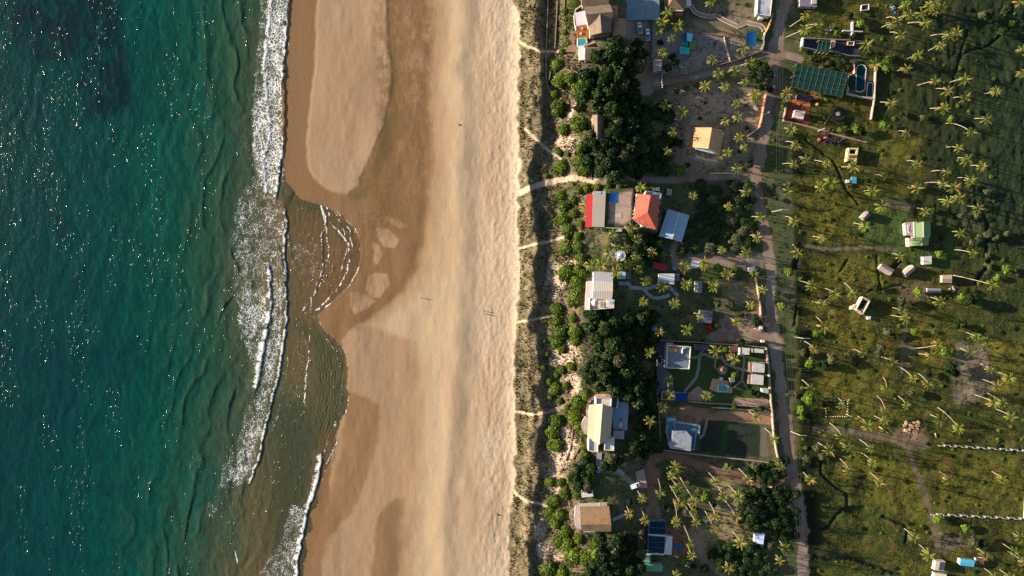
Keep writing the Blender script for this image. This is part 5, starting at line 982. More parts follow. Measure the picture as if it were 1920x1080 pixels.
for q in ([(1591, 277), (1594, 277), (1591, 302), (1588, 302)], [(1607, 277), (1610, 277), (1606, 303), (1603, 303)], [(1591, 277), (1610, 277), (1610, 280), (1591, 280)], [(1590, 288), (1608, 289), (1607, 292), (1590, 291)], [(1589, 295), (1607, 296), (1606, 299), (1588, 298)]): b.prism("wall", q, -.6, 2.4 + random.uniform(-.05, .05), cr_m)
for i in range(5): b.prism("rafter", [(1593 + i * 2.8, 291), (1594.2 + i * 2.8, 291), (1593.6 + i * 2.8, 296), (1592.6 + i * 2.8, 296)], 2.3, 2.6, M("rafter", (120, 70, 50)))
sheet("tarp_heap", "pink and turquoise covered pile below the unfinished shell", "tarp", [(1597, 331), (1606, 332), (1606, 344), (1595, 343)], 1.0, (60, 150, 160), posts=False)
x, y, z = G(1588, 340); cyl(x, y, z - .1, .8, 1.2, 14).build("water_drum", white, None, False, (x, y, z)); tag(bpy.data.objects["water_drum"], "round white drum left of the turquoise pile", "drum")
# huts and the green house
def hut(label, q, h=2.2, hr=3.3, mat=thatch, mark=None, name="thatched_hut"):
    b_ = Bld(name, label, "hut", (sum(p[0] for p in q) / 4, sum(p[1] for p in q) / 4), mark); b_.gable("roof", q, h, hr, mat, t=.25, wallmat=conc); return b_
gth = M("grey_thatch", (150, 132, 124), "thatch", .95, ang=40, c2=(134, 118, 112), var=.2)
hut("dusky slanted hut alone at the left of the field clearing", [(1614, 407), (1622, 413), (1633, 402), (1625, 395)], mat=M("dark_thatch", (112, 98, 112), "thatch", c2=(150, 120, 110)), mark="the slanted dusky hut")
hut("left of the two thatched huts beside the black burnt patch", [(1648, 503), (1655, 494), (1677, 506), (1669, 517)], mat=gth, mark="the left field hut"); hut("right of the two thatched huts beside the black burnt patch", [(1694, 509), (1700, 520), (1718, 504), (1710, 496)], mat=gth, mark="the right field hut")
hut("small square brown hut at the end of the bent pale trunk", [(1767, 516), (1767, 530), (1785, 531), (1785, 515)], mat=M("brown_hut_roof", (160, 136, 118), "thatch"), mark="the square brown hut"); hut("tent-like dark hut right of the sandy clearing", [(1739, 540), (1740, 549), (1766, 549), (1764, 541)], 1.6, 2.8, M("tent_canvas", (120, 116, 132)), mark="the tent-like hut")
heap("white scraps around the square brown hut", 1786, 540, 2.5, [(200, 180, 160), (60, 54, 70)], 12)
b = Bld("green_roof_house", "cottage with pale green gabled roof and white front in the clearing", "house", (1726, 439), "the green-roofed cottage")
g1 = M("pale_green_sheet", (108, 130, 84), "sheet", ang=90, var=.1); b.gable("roof", [(1714, 416), (1745, 415), (1745, 444), (1715, 445)], 3.2, 4.6, g1, ((1731, 416), (1732, 445)), t=.15, wallmat=white, win=1)
b.gable("lower_roof", [(1711, 446), (1742, 444), (1741, 460), (1710, 461)], 2.9, 4.0, g1, ((1729, 445), (1730, 460)), t=.15, wallmat=white)
b.roof("ridge_cap", [(1730.4, 415.5, 4.75), (1732, 415.5, 4.75), (1732.6, 445, 4.75), (1731, 445, 4.75)], [(0, 3, 2, 1)], white, .1); b.prism("trim", [(1713, 416), (1715, 416), (1716, 446), (1714, 446)], 3.1, 3.45, white); b.prism("trim", [(1710.5, 445), (1742, 443.6), (1742, 445.2), (1710.5, 446.4)], 2.9, 3.6, white)
b.prism("porch_roof", [(1697, 417), (1713, 416), (1714, 441), (1699, 442)], 2.5, 2.8, M("porch_grey", (150, 130, 132), c2=(186, 166, 160), var=.2)); b.walls([(1698, 418), (1713, 417), (1714, 440), (1700, 441)], 2.5, white, .95); b.prism("porch_panel", [(1702, 422), (1706, 422), (1707, 437), (1703, 437)], 2.8, 2.95, white); b.prism("porch_panel", [(1703.5, 424), (1705, 424), (1705.6, 435), (1704.2, 435)], 2.95, 3.0, M("dull_red", (120, 60, 56)))
b.prism("lower_porch", [(1704, 446), (1711, 446), (1711, 461), (1705, 462)], -.5, 2.5, cream)
flat("white_outhouse", "small white square outhouse below the green-roofed cottage", "outhouse", [(1731, 481), (1747, 480), (1747, 495), (1732, 496)], 2.4, wr, white, "the small white outhouse", tilt=.4)
x, y, z = G(1738.5, 486.5); q = W(1742, 486, z + 2.85)
b = Bld("roofless_building", "roofless pale block building with dark interior in the field", "building", (1612, 572), "the roofless block building")
b.prism("floor", [(1612, 557), (1626, 564), (1612, 588), (1600, 581)], -.6, .2, M("dark_basin", (0, 0, 0))); b.parapet([(1612, 556), (1627, 563), (1613, 589), (1599, 581)], .2, 2.6, M("pink_block", (200, 172, 150), var=.15), .5, "wall"); b.prism("front_room", [(1597, 575), (1605, 571), (1602, 581), (1596, 580)], -.6, 2.0, cream); b.prism("side_room", [(1613, 579), (1621, 579), (1619, 587), (1614, 588)], -.6, 1.8, M("grey_green", (140, 150, 144)))
flat("white_box_hut", "tiny white box lower right of the roofless block building", "box", [(1626, 594), (1633, 593), (1632, 599), (1627, 599)], 1.2, white, white)
b = Bld("orange_hut", "small cream and dark blue topped box hut near the bottom edge", "hut", (1763, 1061)); b.prism("body", [(1755, 1052), (1773, 1053), (1770, 1071), (1752, 1069)], -.5, 2.4, cream); b.prism("roof_well", [(1763, 1053.5), (1772.5, 1054.5), (1770, 1070), (1760, 1069)], 2.35, 2.5, M("navy_grey", (56, 66, 92)))
hut("bright sky blue roofed hut near the bottom edge", [(1801, 1048), (1800, 1060), (1826, 1063), (1828, 1051)], 2.4, 3.0, M("sky_blue_sheet", (70, 160, 200), "sheet", ang=0), "the sky blue roof", "blue_roof_hut")
flat("white_shed", "white box shed cut by the bottom edge below the cream hut", "shed", [(1752, 1074), (1775, 1077), (1775, 1094), (1750, 1092)], 2.0, white, white)
flat("brown_shed", "small brown shed between the sky blue roof and a palm", "shed", [(1830, 1047), (1844, 1046), (1845, 1058), (1832, 1059)], 1.8, M("brown_shed", (100, 70, 60)), conc)
# staggered white walls in the fields
def zigzag(label, x0, y0, x1, y1, n, mark):
    pts = []
    for i in range(n):
        a = i / n; b_ = (i + .5) / n; c = (i + 1) / n; L = lambda t2, o: (x0 + (x1 - x0) * t2, y0 + (y1 - y0) * t2 + o)
        pts += [L(a, 0), L(b_, 0), L(b_, -2.2), L(c, -2.2)]
        if i < n - 1: pts.append(L(c, 0))
    return wall_line(label, pts, 1.5, .24, M("white_block", (140, 136, 128), var=.1), mark)
zigzag("upper staggered white wall crossing the right field", 1758, 835, 1946, 847, 9, "the upper staggered white wall"); zigzag("lower staggered white wall crossing the right field", 1744, 964, 1921, 973, 8, "the lower staggered white wall")
wall_line("short thick white wall at the right edge joining the lower staggered wall", [(1922, 934), (1920, 971)], 1.7, .7, white)
for i, (lb, pts) in enumerate((("top dotted stone row of the fenced plot", [(1548, 750), (1591, 750)]), ("right dotted stone row of the fenced plot", [(1589, 752), (1588, 781)]), ("bottom dotted stone row of the fenced plot", [(1548, 781), (1588, 781)]), ("left thin post fence of the fenced plot", [(1547, 751), (1547, 780)]))):
    P0, P1 = G(*pts[0]), G(*pts[1]); L = math.dist(P0, P1); n = int(L / 1.05); ro = empty("stone_row" if i < 3 else "post_fence", P0, lb, "stone row" if i < 3 else "fence")
    for j in range(n + 1): x = P0[0] + (P1[0] - P0[0]) * j / n; y = P0[1] + (P1[1] - P0[1]) * j / n; Mb().box(x, y, ground_h(x, y) - .2, .42, .36, .8 if i < 3 else 1.3, j).build("stone" if i < 3 else "post", cream if i < 3 else wood, ro)
LM.append(("the dotted stone plot", 1568, 766))
heap("heap of pale earth and boards at the bend of the field track", 1712, 800, 4.2, [(196, 160, 124), (150, 120, 96)], 26, "earth_heap", "heap", .9)
log("pale plank lying beside the field track lower bend", [(1753, 812), (1755, 820)], .3)
log("fallen pale trunk right of the long field track", [(1648, 800), (1660, 808), (1673, 818)], .2)
# ================================================================ road, power line, cars
pole_m = M("pole_wood", (150, 146, 138), var=.1); P_top = []
POLES = [((1455, 130), None), ((1446, 397), (1463, 395)), ((1478, 625), None), ((1483, 809), (1496, 826)), ((1500, 1010), None)]
for i, (bp, lb) in enumerate((((1447, 397), "pale leaning utility pole left of the cables beside the road"), ((1483, 809), "utility pole standing right of the road near the dotted stone plot"), ((1431, 216), "short utility pole by the orange roadside wall"), ((1533, 246), "short pole leaning over the long slanting field wall"), ((1490, 632), "utility pole at the lane junction right of the gateway"))):
    x, y, z = G(*bp); hh = (8.5, 8.5, 6, 6, 8.5)[i]; r_ = empty("utility_pole", (x, y, z), lb, "utility pole"); tx = (1.6, .8, .6, .6, .6)[i]
    Mb().tube([(x, y, z - .5), (x + tx, y, z + hh)], [.19, .13], 8).build("pole", pole_m, r_)
    if i in (0, 1, 4): Mb().box(x + tx + 1.1, y, z + hh - .5, 3.0, .16, .16).build("crossarm", pole_m, r_)
    if i in (0, 1, 4):
        for o_ in (-.2, 1.1, 2.4): cyl(x + tx + o_, y, z + hh - .34, .07, .25, 6).build("insulator", white, r_)
wire_m = M("cable_grey", (56, 62, 60), var=.05)
PL = [(1462, -30, 12), (1463, 130, 12), (1460, 395, 12), (1475, 625, 12), (1493, 826, 12), (1500, 1000, 12), (1504, 1110, 12)]
for i, nm in enumerate(("left", "middle", "right")):
    pts = []
    for (x0, y0, z0), (x1, y1, z1) in zip(PL[:-1], PL[1:]):
        for k_ in range(8): t2 = k_ / 8; q = W(x0 + (x1 - x0) * t2 + (i - 1) * 5.2, y0 + (y1 - y0) * t2, z0 + .2 - 4 * t2 * (1 - t2) * .9); pts.append(q)
    pts.append(W(PL[-1][0] + (i - 1) * 5.2, PL[-1][1], 12.2)); tag(Mb().tube(pts, .022, 4).build("power_cable", wire_m, None, False, pts[0]), "%s of three thin power cables strung beside the dirt road" % nm, "power cable", "power cables along the road")
carw = M("car_white", (210, 216, 222), rough=.3, var=.03); card = M("car_blue", (24, 76, 150), rough=.3, var=.05)
def car(px, py, ang, label, kind="pickup", paint=carw, L=5.2, Wd=1.9):
    x, y, z = G(px, py); r_ = empty("parked_car", (x, y, z), label, "car"); c_, s_ = math.cos(ang), math.sin(ang); tr_ = lambda u, v_, h: (x + u * c_ - v_ * s_, y + u * s_ + v_ * c_, z + h)
    def loft(name, secs, mat):   # secs: (u, halfwidth, z0, z1)
        m_ = Mb(); vs = []
        for u, hw, z0, z1 in secs: vs += [tr_(u, -hw, z0), tr_(u, hw, z0), tr_(u, hw * .98, z1 - .12), tr_(u, hw * .88, z1), tr_(u, -hw * .88, z1), tr_(u, -hw * .98, z1 - .12)]
        n_ = len(secs); fs = [(i * 6 + k_, i * 6 + (k_ + 1) % 6, (i + 1) * 6 + (k_ + 1) % 6, (i + 1) * 6 + k_) for i in range(n_ - 1) for k_ in range(6)] + [tuple(range(6))[::-1], tuple((n_ - 1) * 6 + k_ for k_ in range(6))]
        return m_.add(vs, fs).build(name, mat, r_)
    h = L / 2; w2 = Wd / 2
    loft("body", [(-h, w2 * .86, .45, .8), (-h + .3, w2, .35, .98), (-h * .3, w2, .33, 1.0), (h * .5, w2, .33, 1.02), (h - .35, w2 * .95, .35, .92), (h, w2 * .8, .45, .7)], paint)
    c0, c1 = ((-.35, 1.25) if kind == "pickup" else (-h + .4, 1.2)); loft("cabin", [(c0 - .25, w2 * .8, .98, 1.2), (c0, w2 * .84, .98, 1.7), (c1 - .6, w2 * .84, .98, 1.72), (c1 + .1, w2 * .8, .98, 1.12)], glass)
    loft("roof", [(c0 - .02, w2 * .78, 1.66, 1.82), ((c0 + c1) / 2, w2 * .8, 1.68, 1.86), (c1 - .55, w2 * .78, 1.66, 1.82)], paint)
    if kind == "pickup": loft("cargo_bed", [(-h + .25, w2 * .8, .9, 1.12), (-.6, w2 * .8, .9, 1.12)], dconc if paint is carw and px < 1205 else M("blue_load", (40, 110, 190)))
    for u in (-h * .62, h * .62):
        for v_ in (-1, 1):
            a = tr_(u, v_ * (w2 - .22), .34); b_ = tr_(u, v_ * (w2 + .02), .34); Mb().tube([a, b_], .36, 14).build("wheel", asph, r_)
    for v_ in (-.6, .6): p0 = tr_(h - .03, v_, .66); p1 = tr_(h + .03, v_, .66); Mb().tube([p0, p1], .13, 8).build("headlight", glass, r_)
    return r_
car(1199, 53, R(98), "white pickup nearer the thatched house, left of two under the carport edge"); car(1214, 66, R(94), "white pickup carrying blue cargo, right of two on the driveway")
car(1190, 910, R(20), "pale car parked aslant on the pinkish pad", "car", L=4.6); car(1329, 612, R(95), "small bright red car below the dark grey flat roof", "car", M("car_red", (170, 16, 22), rough=.3), 3.8, 1.7)
# parasols, small beach things
sheet("tarp_heap", "small turquoise tarp lying at the dune edge by the sand path", "tarp", [(993, 333), (996, 334), (999, 341), (996, 342)], .35, (60, 190, 180), posts=False)
for (x, y, lb, L) in ((861, 234, "small dark driftwood lump on the upper bare beach", .9), (934, 965, "dark driftwood lump near the dune edge at the bottom of the beach", 1.2)):
    p = G(x, y); o_ = Mb().tube([(p[0] - L / 2, p[1] + .3, p[2] + .08), (p[0], p[1], p[2] + .2), (p[0] + L / 2, p[1] - .3, p[2] + .05)], [.12, .32, .2], 7).build("driftwood", M("wet_wood", (70, 48, 36)), None, True, p)
    tag(o_, lb, "driftwood")
# ================================================================ people on the beach
skin_m = M("skin", (150, 100, 72), rough=.6, var=.03)
def person(px, py, face, label, shirt, shorts, hair=(30, 22, 18), stride=.28):
    x, y, z = G(px, py); r_ = empty("person", (x, y, z), label, "person"); c_, s_ = math.cos(face), math.sin(face)
    q = lambda f_, l_, h: (x + f_ * c_ - l_ * s_, y + f_ * s_ + l_ * c_, z + h)
    P_ = {"pel": (q(0, 0, .95), .13), "wa": (q(.01, 0, 1.08), .125), "ch": (q(.0, 0, 1.32), .15), "ne": (q(.01, 0, 1.48), .06), "hd": (q(.03, 0, 1.6), .095), "tp": (q(.03, 0, 1.7), .085)}
    E = [("pel", "wa"), ("wa", "ch"), ("ch", "ne"), ("ne", "hd"), ("hd", "tp")]
    for sd, k_ in ((1, 'l'), (-1, 'r')):
        st = stride * sd
        P_.update({"hp" + k_: (q(0, .1 * sd, .9), .1), "kn" + k_: (q(st * .6, .1 * sd, .5), .065), "an" + k_: (q(st * .9 - .05, .1 * sd, .09), .042), "to" + k_: (q(st * .9 + .14, .11 * sd, .035), .035),
                   "sh" + k_: (q(0, .19 * sd, 1.41), .06), "el" + k_: (q(-st * .35, .25 * sd, 1.14), .045), "wr" + k_: (q(-st * .5 + .08, .26 * sd, .92), .03), "pa" + k_: (q(-st * .5 + .1, .26 * sd, .84), .03)})
        E += [("pel", "hp" + k_), ("hp" + k_, "kn" + k_), ("kn" + k_, "an" + k_), ("an" + k_, "to" + k_), ("ch", "sh" + k_), ("sh" + k_, "el" + k_), ("el" + k_, "wr" + k_), ("wr" + k_, "pa" + k_)]
        for i in range(5):
            fn = "f%d%s" % (i, k_); o_ = (i - 2) * .018
            P_[fn] = (q(-st * .5 + .1 + o_, .26 * sd - (.03 if i == 0 else 0), .76 + abs(i - 2.5) * .012), .009); E.append(("pa" + k_, fn))
    ks = list(P_); me = bpy.data.meshes.new("person_body"); me.from_pydata([tuple(a - b_ for a, b_ in zip(P_[k_][0], (x, y, z))) for k_ in ks], [(ks.index(a), ks.index(b_)) for a, b_ in E], [])
    o = bpy.data.objects.new("body", me); C.objects.link(o); o.parent = r_; me.materials.append(skin_m)
    sk = o.modifiers.new("skin", 'SKIN'); o.modifiers.new("smooth", 'SUBSURF').render_levels = 1
    for i, k_ in enumerate(ks): me.skin_vertices[0].data[i].radius = (P_[k_][1], P_[k_][1]); me.skin_vertices[0].data[i].use_root = (k_ == "pel")
    Mb().tube([q(0, 0, .93), q(0, 0, 1.1), q(0, 0, 1.33), q(0, 0, 1.45)], [.17, .165, .2, .11], 10).build("shirt", M("shirt_%d_%d_%d" % shirt, shirt), r_, True)
    for sd in (1, -1): Mb().tube([q(0, .1 * sd, .98), q(stride * sd * .35, .1 * sd, .66)], [.14, .1], 8).build("shorts_leg", M("cloth_%d_%d_%d" % shorts, shorts), r_, True)
    Mb().tube([q(0, 0, 1.6), q(-.01, 0, 1.68), q(0, 0, 1.76)], [.105, .115, .05], 8).build("hair", M("hair_%d_%d_%d" % hair, hair), r_, True)
person(787.2, 558, R(85), "lone person in pale clothes walking on the damp sand near the tide pools", (226, 222, 214), (190, 180, 160), hair=(150, 120, 84))
person(906.5, 582.8, R(250), "person in dark clothes, upper of the pair on the upper beach", (30, 30, 40), (26, 26, 32))
person(906.6, 588, R(260), "person in a white shirt, lower of the pair on the upper beach", (230, 226, 218), (60, 70, 96))
# ================================================================ palms
def leaf_mat(name, dark, light, old=None, tr=.25):
    t = NT(name, .55, .2); a = t.n("Attribute", attribute_name="tone"); oi = t.n("ObjectInfo")
    fac = t.math('ADD', t.math('MULTIPLY', a.outputs[2], .55), t.math('MULTIPLY', oi.outputs["Random"], .45))
    c = t.mixc(fac, srgb(dark), srgb(light))
    if old is not None: c = t.mixc(t.ramp(a.outputs[2], .93, .97), c, srgb(old))
    t.l(c, t.b.inputs[0]); tl = t.n("BsdfTranslucent"); t.l(c, tl.inputs[0]); mx = t.n("MixShader"); mx.inputs[0].default_value = tr
    t.l(t.b.outputs[0], mx.inputs[1]); t.l(tl.outputs[0], mx.inputs[2]); t.l(mx.outputs[0], t.t.nodes["Material Output"].inputs[0]); return t.m
palm_m = leaf_mat("palm_fronds", (56, 74, 24), (128, 130, 50), (150, 122, 66))
tree_m = leaf_mat("tree_leaves", (22, 40, 18), (54, 78, 30)); shrub_m = leaf_mat("dune_shrub_leaves", (56, 82, 20), (112, 128, 40)); dull_m = leaf_mat("dull_leaves", (56, 60, 40), (112, 114, 76))
dgrass_m = leaf_mat("dune_grass_blades", (68, 64, 38), (102, 91, 60)); fgrass_m = leaf_mat("field_grass_blades", (52, 54, 20), (92, 86, 36)); bana_m = leaf_mat("banana_leaves", (56, 92, 24), (124, 146, 50))
def crown_palm(seed, nf=17, L=3.35):
    rnd = random.Random(seed); v = []; f = []; tone = []
    for i in range(nf):
        az = i * 2.399 + rnd.uniform(-.25, .25); k_ = i / nf; el = R(68 - 85 * k_ + rnd.uniform(-8, 8)); Lf = L * rnd.uniform(.8, 1.1); tn = rnd.uniform(.25, .9) if rnd.random() > .1 * (1 + 2 * k_) * .8 else 1.0
        n = 12; pts = []; p = np.array([0., 0., 0.]); e = el
        for j in range(n + 1):
            pts.append(p.copy()); d = np.array([math.cos(az) * math.cos(e), math.sin(az) * math.cos(e), math.sin(e)]); p = p + d * Lf / n; e -= R(9.0 + 3 * k_) * (.4 + 1.1 * j / n)
        sd = np.array([-math.sin(az), math.cos(az), 0])
        for j in range(1, n + 1):
            a, b_ = pts[j - 1], pts[j]; m_ = (a + b_) / 2; t2 = (b_ - a) / np.linalg.norm(b_ - a); w_ = .52 * math.sin(math.pi * min(1, (j / n) * .86 + .10)) ** .7 * rnd.uniform(.85, 1.1)
            for s_ in (1, -1):
                for q in (0, .5):
                    o_ = a + (b_ - a) * q; dirv = sd * s_ * .8 + t2 * .62; dirv = dirv / np.linalg.norm(dirv) * w_ + np.array([0, 0, -w_ * rnd.uniform(.2, .5)]); wd = t2 * .125
                    k0 = len(v); v += [o_, o_ + wd, o_ + dirv + wd * .4, o_ + dirv]; f.append((k0, k0 + 1, k0 + 2, k0 + 3)); tone += [tn * .9 if tn < 1 else 1.0] * 4
            k0 = len(v); w2 = sd * .04; v += [a - w2, a + w2, b_ + w2, b_ - w2]; f.append((k0, k0 + 1, k0 + 2, k0 + 3)); tone += [.9 if tn < 1 else 1.0] * 4
    for i in range(7):       # coconuts in the heart of the crown, as small lozenges
        a = rnd.uniform(0, 6.3); c = np.array([math.cos(a) * .28, math.sin(a) * .28, -.25]); r_ = .16; k0 = len(v)
        for dd in ((r_, 0, 0), (0, r_, 0), (-r_, 0, 0), (0, -r_, 0), (0, 0, r_), (0, 0, -r_)): v.append(c + np.array(dd)); tone.append(.97)
        for q in ((0, 1, 4), (1, 2, 4), (2, 3, 4), (3, 0, 4), (1, 0, 5), (2, 1, 5), (3, 2, 5), (0, 3, 5)): f.append((k0 + q[0], k0 + q[1], k0 + q[2], k0 + q[2]))
    q4 = [x for x in f if x[2] != x[3]]
    return mesh_from("palm_crown_mesh", np.array(v), np.array(q4), [palm_m], False, {"tone": np.array(tone)})
PALMC = [crown_palm(s_, nf=12 + s_ % 5) for s_ in range(9)]
PALMS = """1252 25;1243 42;1235 57;1260 72;1242 100;1335 3;1272 50;1337 113;1395 90;1407 117;1378 133;1348 138;1323 162;1360 163;1397 155;1417 177;1477 175 1482 167
1511 31 1480 51;1537 45 1510 48;1510 56 1474 70;1625 85 1612 92;1675 45 1651 52;1642 121 1641 133;1699 10;1754 6 1738 8;1754 21;1729 26;1736 44 1702 43;1684 40 1662 33;1781 67 1745 67;1794 62 1772 66;1765 86 1741 95;1912 4 1905 14;1918 92 1905 95
1671 194 1649 191;1754 152 1721 160;1810 149 1782 154;1778 170 1752 166;1810 184 1788 183;1770 204 1744 203;1822 248 1774 231;1918 138 1907 139
1248 198;1280 210;1263 247;1252 283;1382 195;1385 220;1360 228;1388 257;1395 276;1365 287;1383 317;1417 188;1485 243;1493 273 1471 266;1490 308 1467 307;1478 359 1466 353
1551 307 1527 300;1601 313 1578 313;1637 360 1620 358;1721 309 1701 301;1720 353 1703 351;1798 278 1775 276;1775 322 1747 321;1820 338 1796 333;1768 344 1735 343
1202 352;1300 368;1185 428;1150 439;1196 448;1156 464;1175 466;1193 483;1223 473;1142 477;1156 493;1178 496;1108 497;1128 497;1400 361;1367 387;1426 407;1421 445;1355 470;1400 476;1284 499;1322 494
1285 503;1321 501;1365 514;1415 512;1288 534;1339 538;1243 537;1432 543;1266 569;1313 593;1408 573;1382 604;1236 622;1289 619;1212 527;1208 566;1157 511;1181 497;1198 508
1219 661;1254 714;1256 740;1244 765;1343 658;1378 674;1326 742;1219 789;1419 782;1453 823 1434 803;1268 875;1260 893;1365 879 1358 866;1403 899 1385 878;1464 874 1454 864;1343 903 1328 885;1271 915;1204 935;1239 925 1233 895
1274 944 1256 910;1302 941 1271 888;1357 931;1385 931 1367 911;1381 970 1357 936;1343 968 1328 938;1306 980 1285 948;1269 980 1264 942;1339 992 1322 958;1210 976 1201 950;1296 1019 1279 978;1298 1041 1282 1010;1389 1019 1374 996;1367 1066 1357 1048;1463 1051 1453 1040;1473 1029;1269 1078 1259 1068;1180 964 1175 948;1302 960
1490 416 1473 406;1622 426 1601 418;1541 448 1524 443;1495 475 1486 458;1689 481 1673 475;1523 536 1500 527;1778 378 1760 374;1801 438 1783 434;1825 475 1787 468;1861 534 1787 516
1566 551 1545 540;1541 570 1523 565;1545 613 1531 594;1699 598 1671 591;1619 663 1598 654;1676 678 1653 669;1763 566 1740 556;1831 632 1797 619;1759 646 1713 653;1747 666 1722 663;1693 582;1600 552 1583 530
1714 710 1684 686;1662 730 1656 707;1659 769 1645 742;1659 790 1640 780;1579 761 1571 746;1627 799 1608 780;1601 785;1579 819 1556 793;1856 693 1838 682;1893 710 1872 698;1870 724 1838 710;1864 755 1828 740;1896 782 1868 767;1798 803 1759 764;1764 787;1881 756 1852 737
1556 844 1534 830;1591 839 1575 830;1633 841 1612 824;1637 869 1615 849;1593 883 1574 859;1714 1008;1742 1042 1724 1021;1902 1034 1877 1017;1920 1056 1893 1036;1848 1043 1830 1026;1864 1084 1846 1066;1706 28;1766 16;1744 12;1690 66 1668 60;1560 342 1545 336;1655 388 1640 382;1736 396 1720 390;1834 392 1812 386;1800 372 1782 368;1790 352;1842 312 1820 310;1814 300 1796 296;1700 250 1682 246;1850 225 1828 222;1868 172 1846 176;1700 128 1680 134;1722 104 1702 110;1540 350;1512 300 1498 294;1660 330;1526 655 1508 640;1740 720 1722 700;1820 660;1700 760 1684 742;1520 730 1504 712;1852 640 1834 626;1650 905 1632 886;1880 900 1860 884;1520 900;1780 900 1762 884;1895 1084 1875 1068;1914 1008 1899 1000"""
_leaf_rnd = random.Random(3); PL_ITEMS = []
for tok in PALMS.replace("\n", ";").split(";"):
    q = [float(a) for a in tok.split()]; cx, cy = q[0], q[1]; rr = _leaf_rnd
    if len(q) == 4: h = min(14, max(8.5, 6 + .25 * math.hypot(cx - q[2], cy - q[3])))
    else: h = rr.uniform(7.5, 9.5) if cx < 1480 else rr.uniform(5, 7)
    zg = G(cx, cy)[2]; T_ = W(cx, cy, zg + h)
    if len(q) == 4: B_ = G(q[2], q[3])
    else: bx, by = T_[0] - rr.uniform(.2, 1.4), T_[1] + rr.uniform(.6, 2.4); B_ = (bx, by, ground_h(bx, by))
    r_ = empty("coconut_palm", B_); dx, dy, dz = T_[0] - B_[0], T_[1] - B_[1], T_[2] - B_[2]
    ctl = (B_[0] + dx * rr.uniform(.1, .45), B_[1] + dy * rr.uniform(.1, .45), B_[2] + dz * .55); pts = []
    for i in range(8):
        s_ = i / 7; pts.append(tuple((1 - s_) ** 2 * (B_[k_] - (.4 if k_ == 2 else 0)) + 2 * s_ * (1 - s_) * ctl[k_] + s_ * s_ * T_[k_] for k_ in range(3)))
    Mb().tube(pts, [.26, .18, .16, .15, .14, .14, .13, .14], 6).build("trunk", trunk_m, r_, True)
    c = bpy.data.objects.new("crown", rr.choice(PALMC)); C.objects.link(c); c.parent = r_; c.location = (dx, dy, dz - .1)
    sc_ = rr.uniform(.8, 1.22) * (1.0 if cx < 1480 else .98); c.scale = (sc_, sc_, sc_ * rr.uniform(.85, 1.1)); c.rotation_euler = (rr.uniform(-.18, .18), rr.uniform(-.18, .18), rr.uniform(0, 6.28))
    PL_ITEMS.append((r_, cx, cy, ("leaning" if math.hypot(dx, dy) > 3.2 else "upright") + (" full-crowned" if sc_ > 1.12 else " small-crowned" if sc_ < .9 else "") + " coconut palm"))
# ================================================================ leafy trees and shrubs
def crown_mesh(seed, mat, nl=12, per=230, leaf=.11, flatz=.8, spread=.62, name="leaf_crown_mesh", dome=False):
    rnd = np.random.RandomState(seed); V_ = []; T_ = []
    cs = [(np.array([0, 0, .45]), .55)]
    for i in range(nl):
        a = i * 2.4 + rnd.uniform(-.4, .4); d = spread * math.sqrt((i + .6) / nl) * rnd.uniform(.75, 1.15); z = .62 * math.sqrt(max(0, 1 - (d / .95) ** 2)) * rnd.uniform(.55, 1.25); cs.append((np.array([math.cos(a) * d, math.sin(a) * d, z * flatz]), rnd.uniform(.2, .38)))
    for c, r_ in cs:
        m_ = int(per * (r_ / .3) ** 2); d = rnd.normal(size=(m_, 3)); d /= np.linalg.norm(d, axis=1)[:, None]; d[:, 2] = np.where(d[:, 2] < -.2, -d[:, 2] * .8, d[:, 2]); p = c + d * r_ * rnd.uniform(.72, 1.08, (m_, 1)) * np.array([1, 1, flatz])
        if dome: p[:, 2] = np.maximum(p[:, 2], .02)
        nrm = d + rnd.normal(size=(m_, 3)) * .55; nrm /= np.linalg.norm(nrm, axis=1)[:, None]
        u = np.cross(nrm, rnd.normal(size=(m_, 3))); u /= np.linalg.norm(u, axis=1)[:, None]; w_ = np.cross(nrm, u); s_ = leaf * rnd.uniform(.5, 1.3, (m_, 1)); asp = rnd.uniform(.5, .9, (m_, 1))
        q = np.stack([p - u * s_ - w_ * s_ * asp, p + u * s_ - w_ * s_ * asp * .4, p + u * s_ * .8 + w_ * s_ * asp, p - u * s_ * .5 + w_ * s_ * asp], 1); V_.append(q.reshape(-1, 3)); base_ = rnd.uniform(.1, .9); T_.append(np.repeat(np.clip(base_ + rnd.uniform(-.35, .35, m_), 0, 1), 4))
    V_ = np.concatenate(V_); return mesh_from(name, V_, np.arange(len(V_)).reshape(-1, 4), [mat], False, {"tone": np.concatenate(T_)})
TREEC = [crown_mesh(40 + i, tree_m, nl=14 + i % 4, per=150, leaf=.085) for i in range(6)]
SHRUBC = [crown_mesh(60 + i, shrub_m, nl=11, per=150, leaf=.085, flatz=.62, dome=True) for i in range(5)]
DULLC = [crown_mesh(80 + i, dull_m, nl=10, per=130, leaf=.09, flatz=.8) for i in range(3)]
GREENC = [crown_mesh(90 + i, bana_m, nl=10, per=80, leaf=.13, flatz=.75, spread=.7) for i in range(3)]
TRUNKM = Mb().tube([(0, 0, -.25), (.02, .01, .2), (.05, -.03, .55)], [.07, .05, .03], 7); 
for a in range(5): TRUNKM.tube([(.03, 0, .3), (.03 + .25 * math.cos(a * 1.26), .25 * math.sin(a * 1.26), .55), (.03 + .5 * math.cos(a * 1.26 + .2), .5 * math.sin(a * 1.26 + .2), .72)], [.035, .02, .008], 5)
_t = TRUNKM.build("trunk", bark, None); TRUNK_ME = _t.data; bpy.data.objects.remove(_t)
TR_ITEMS = []
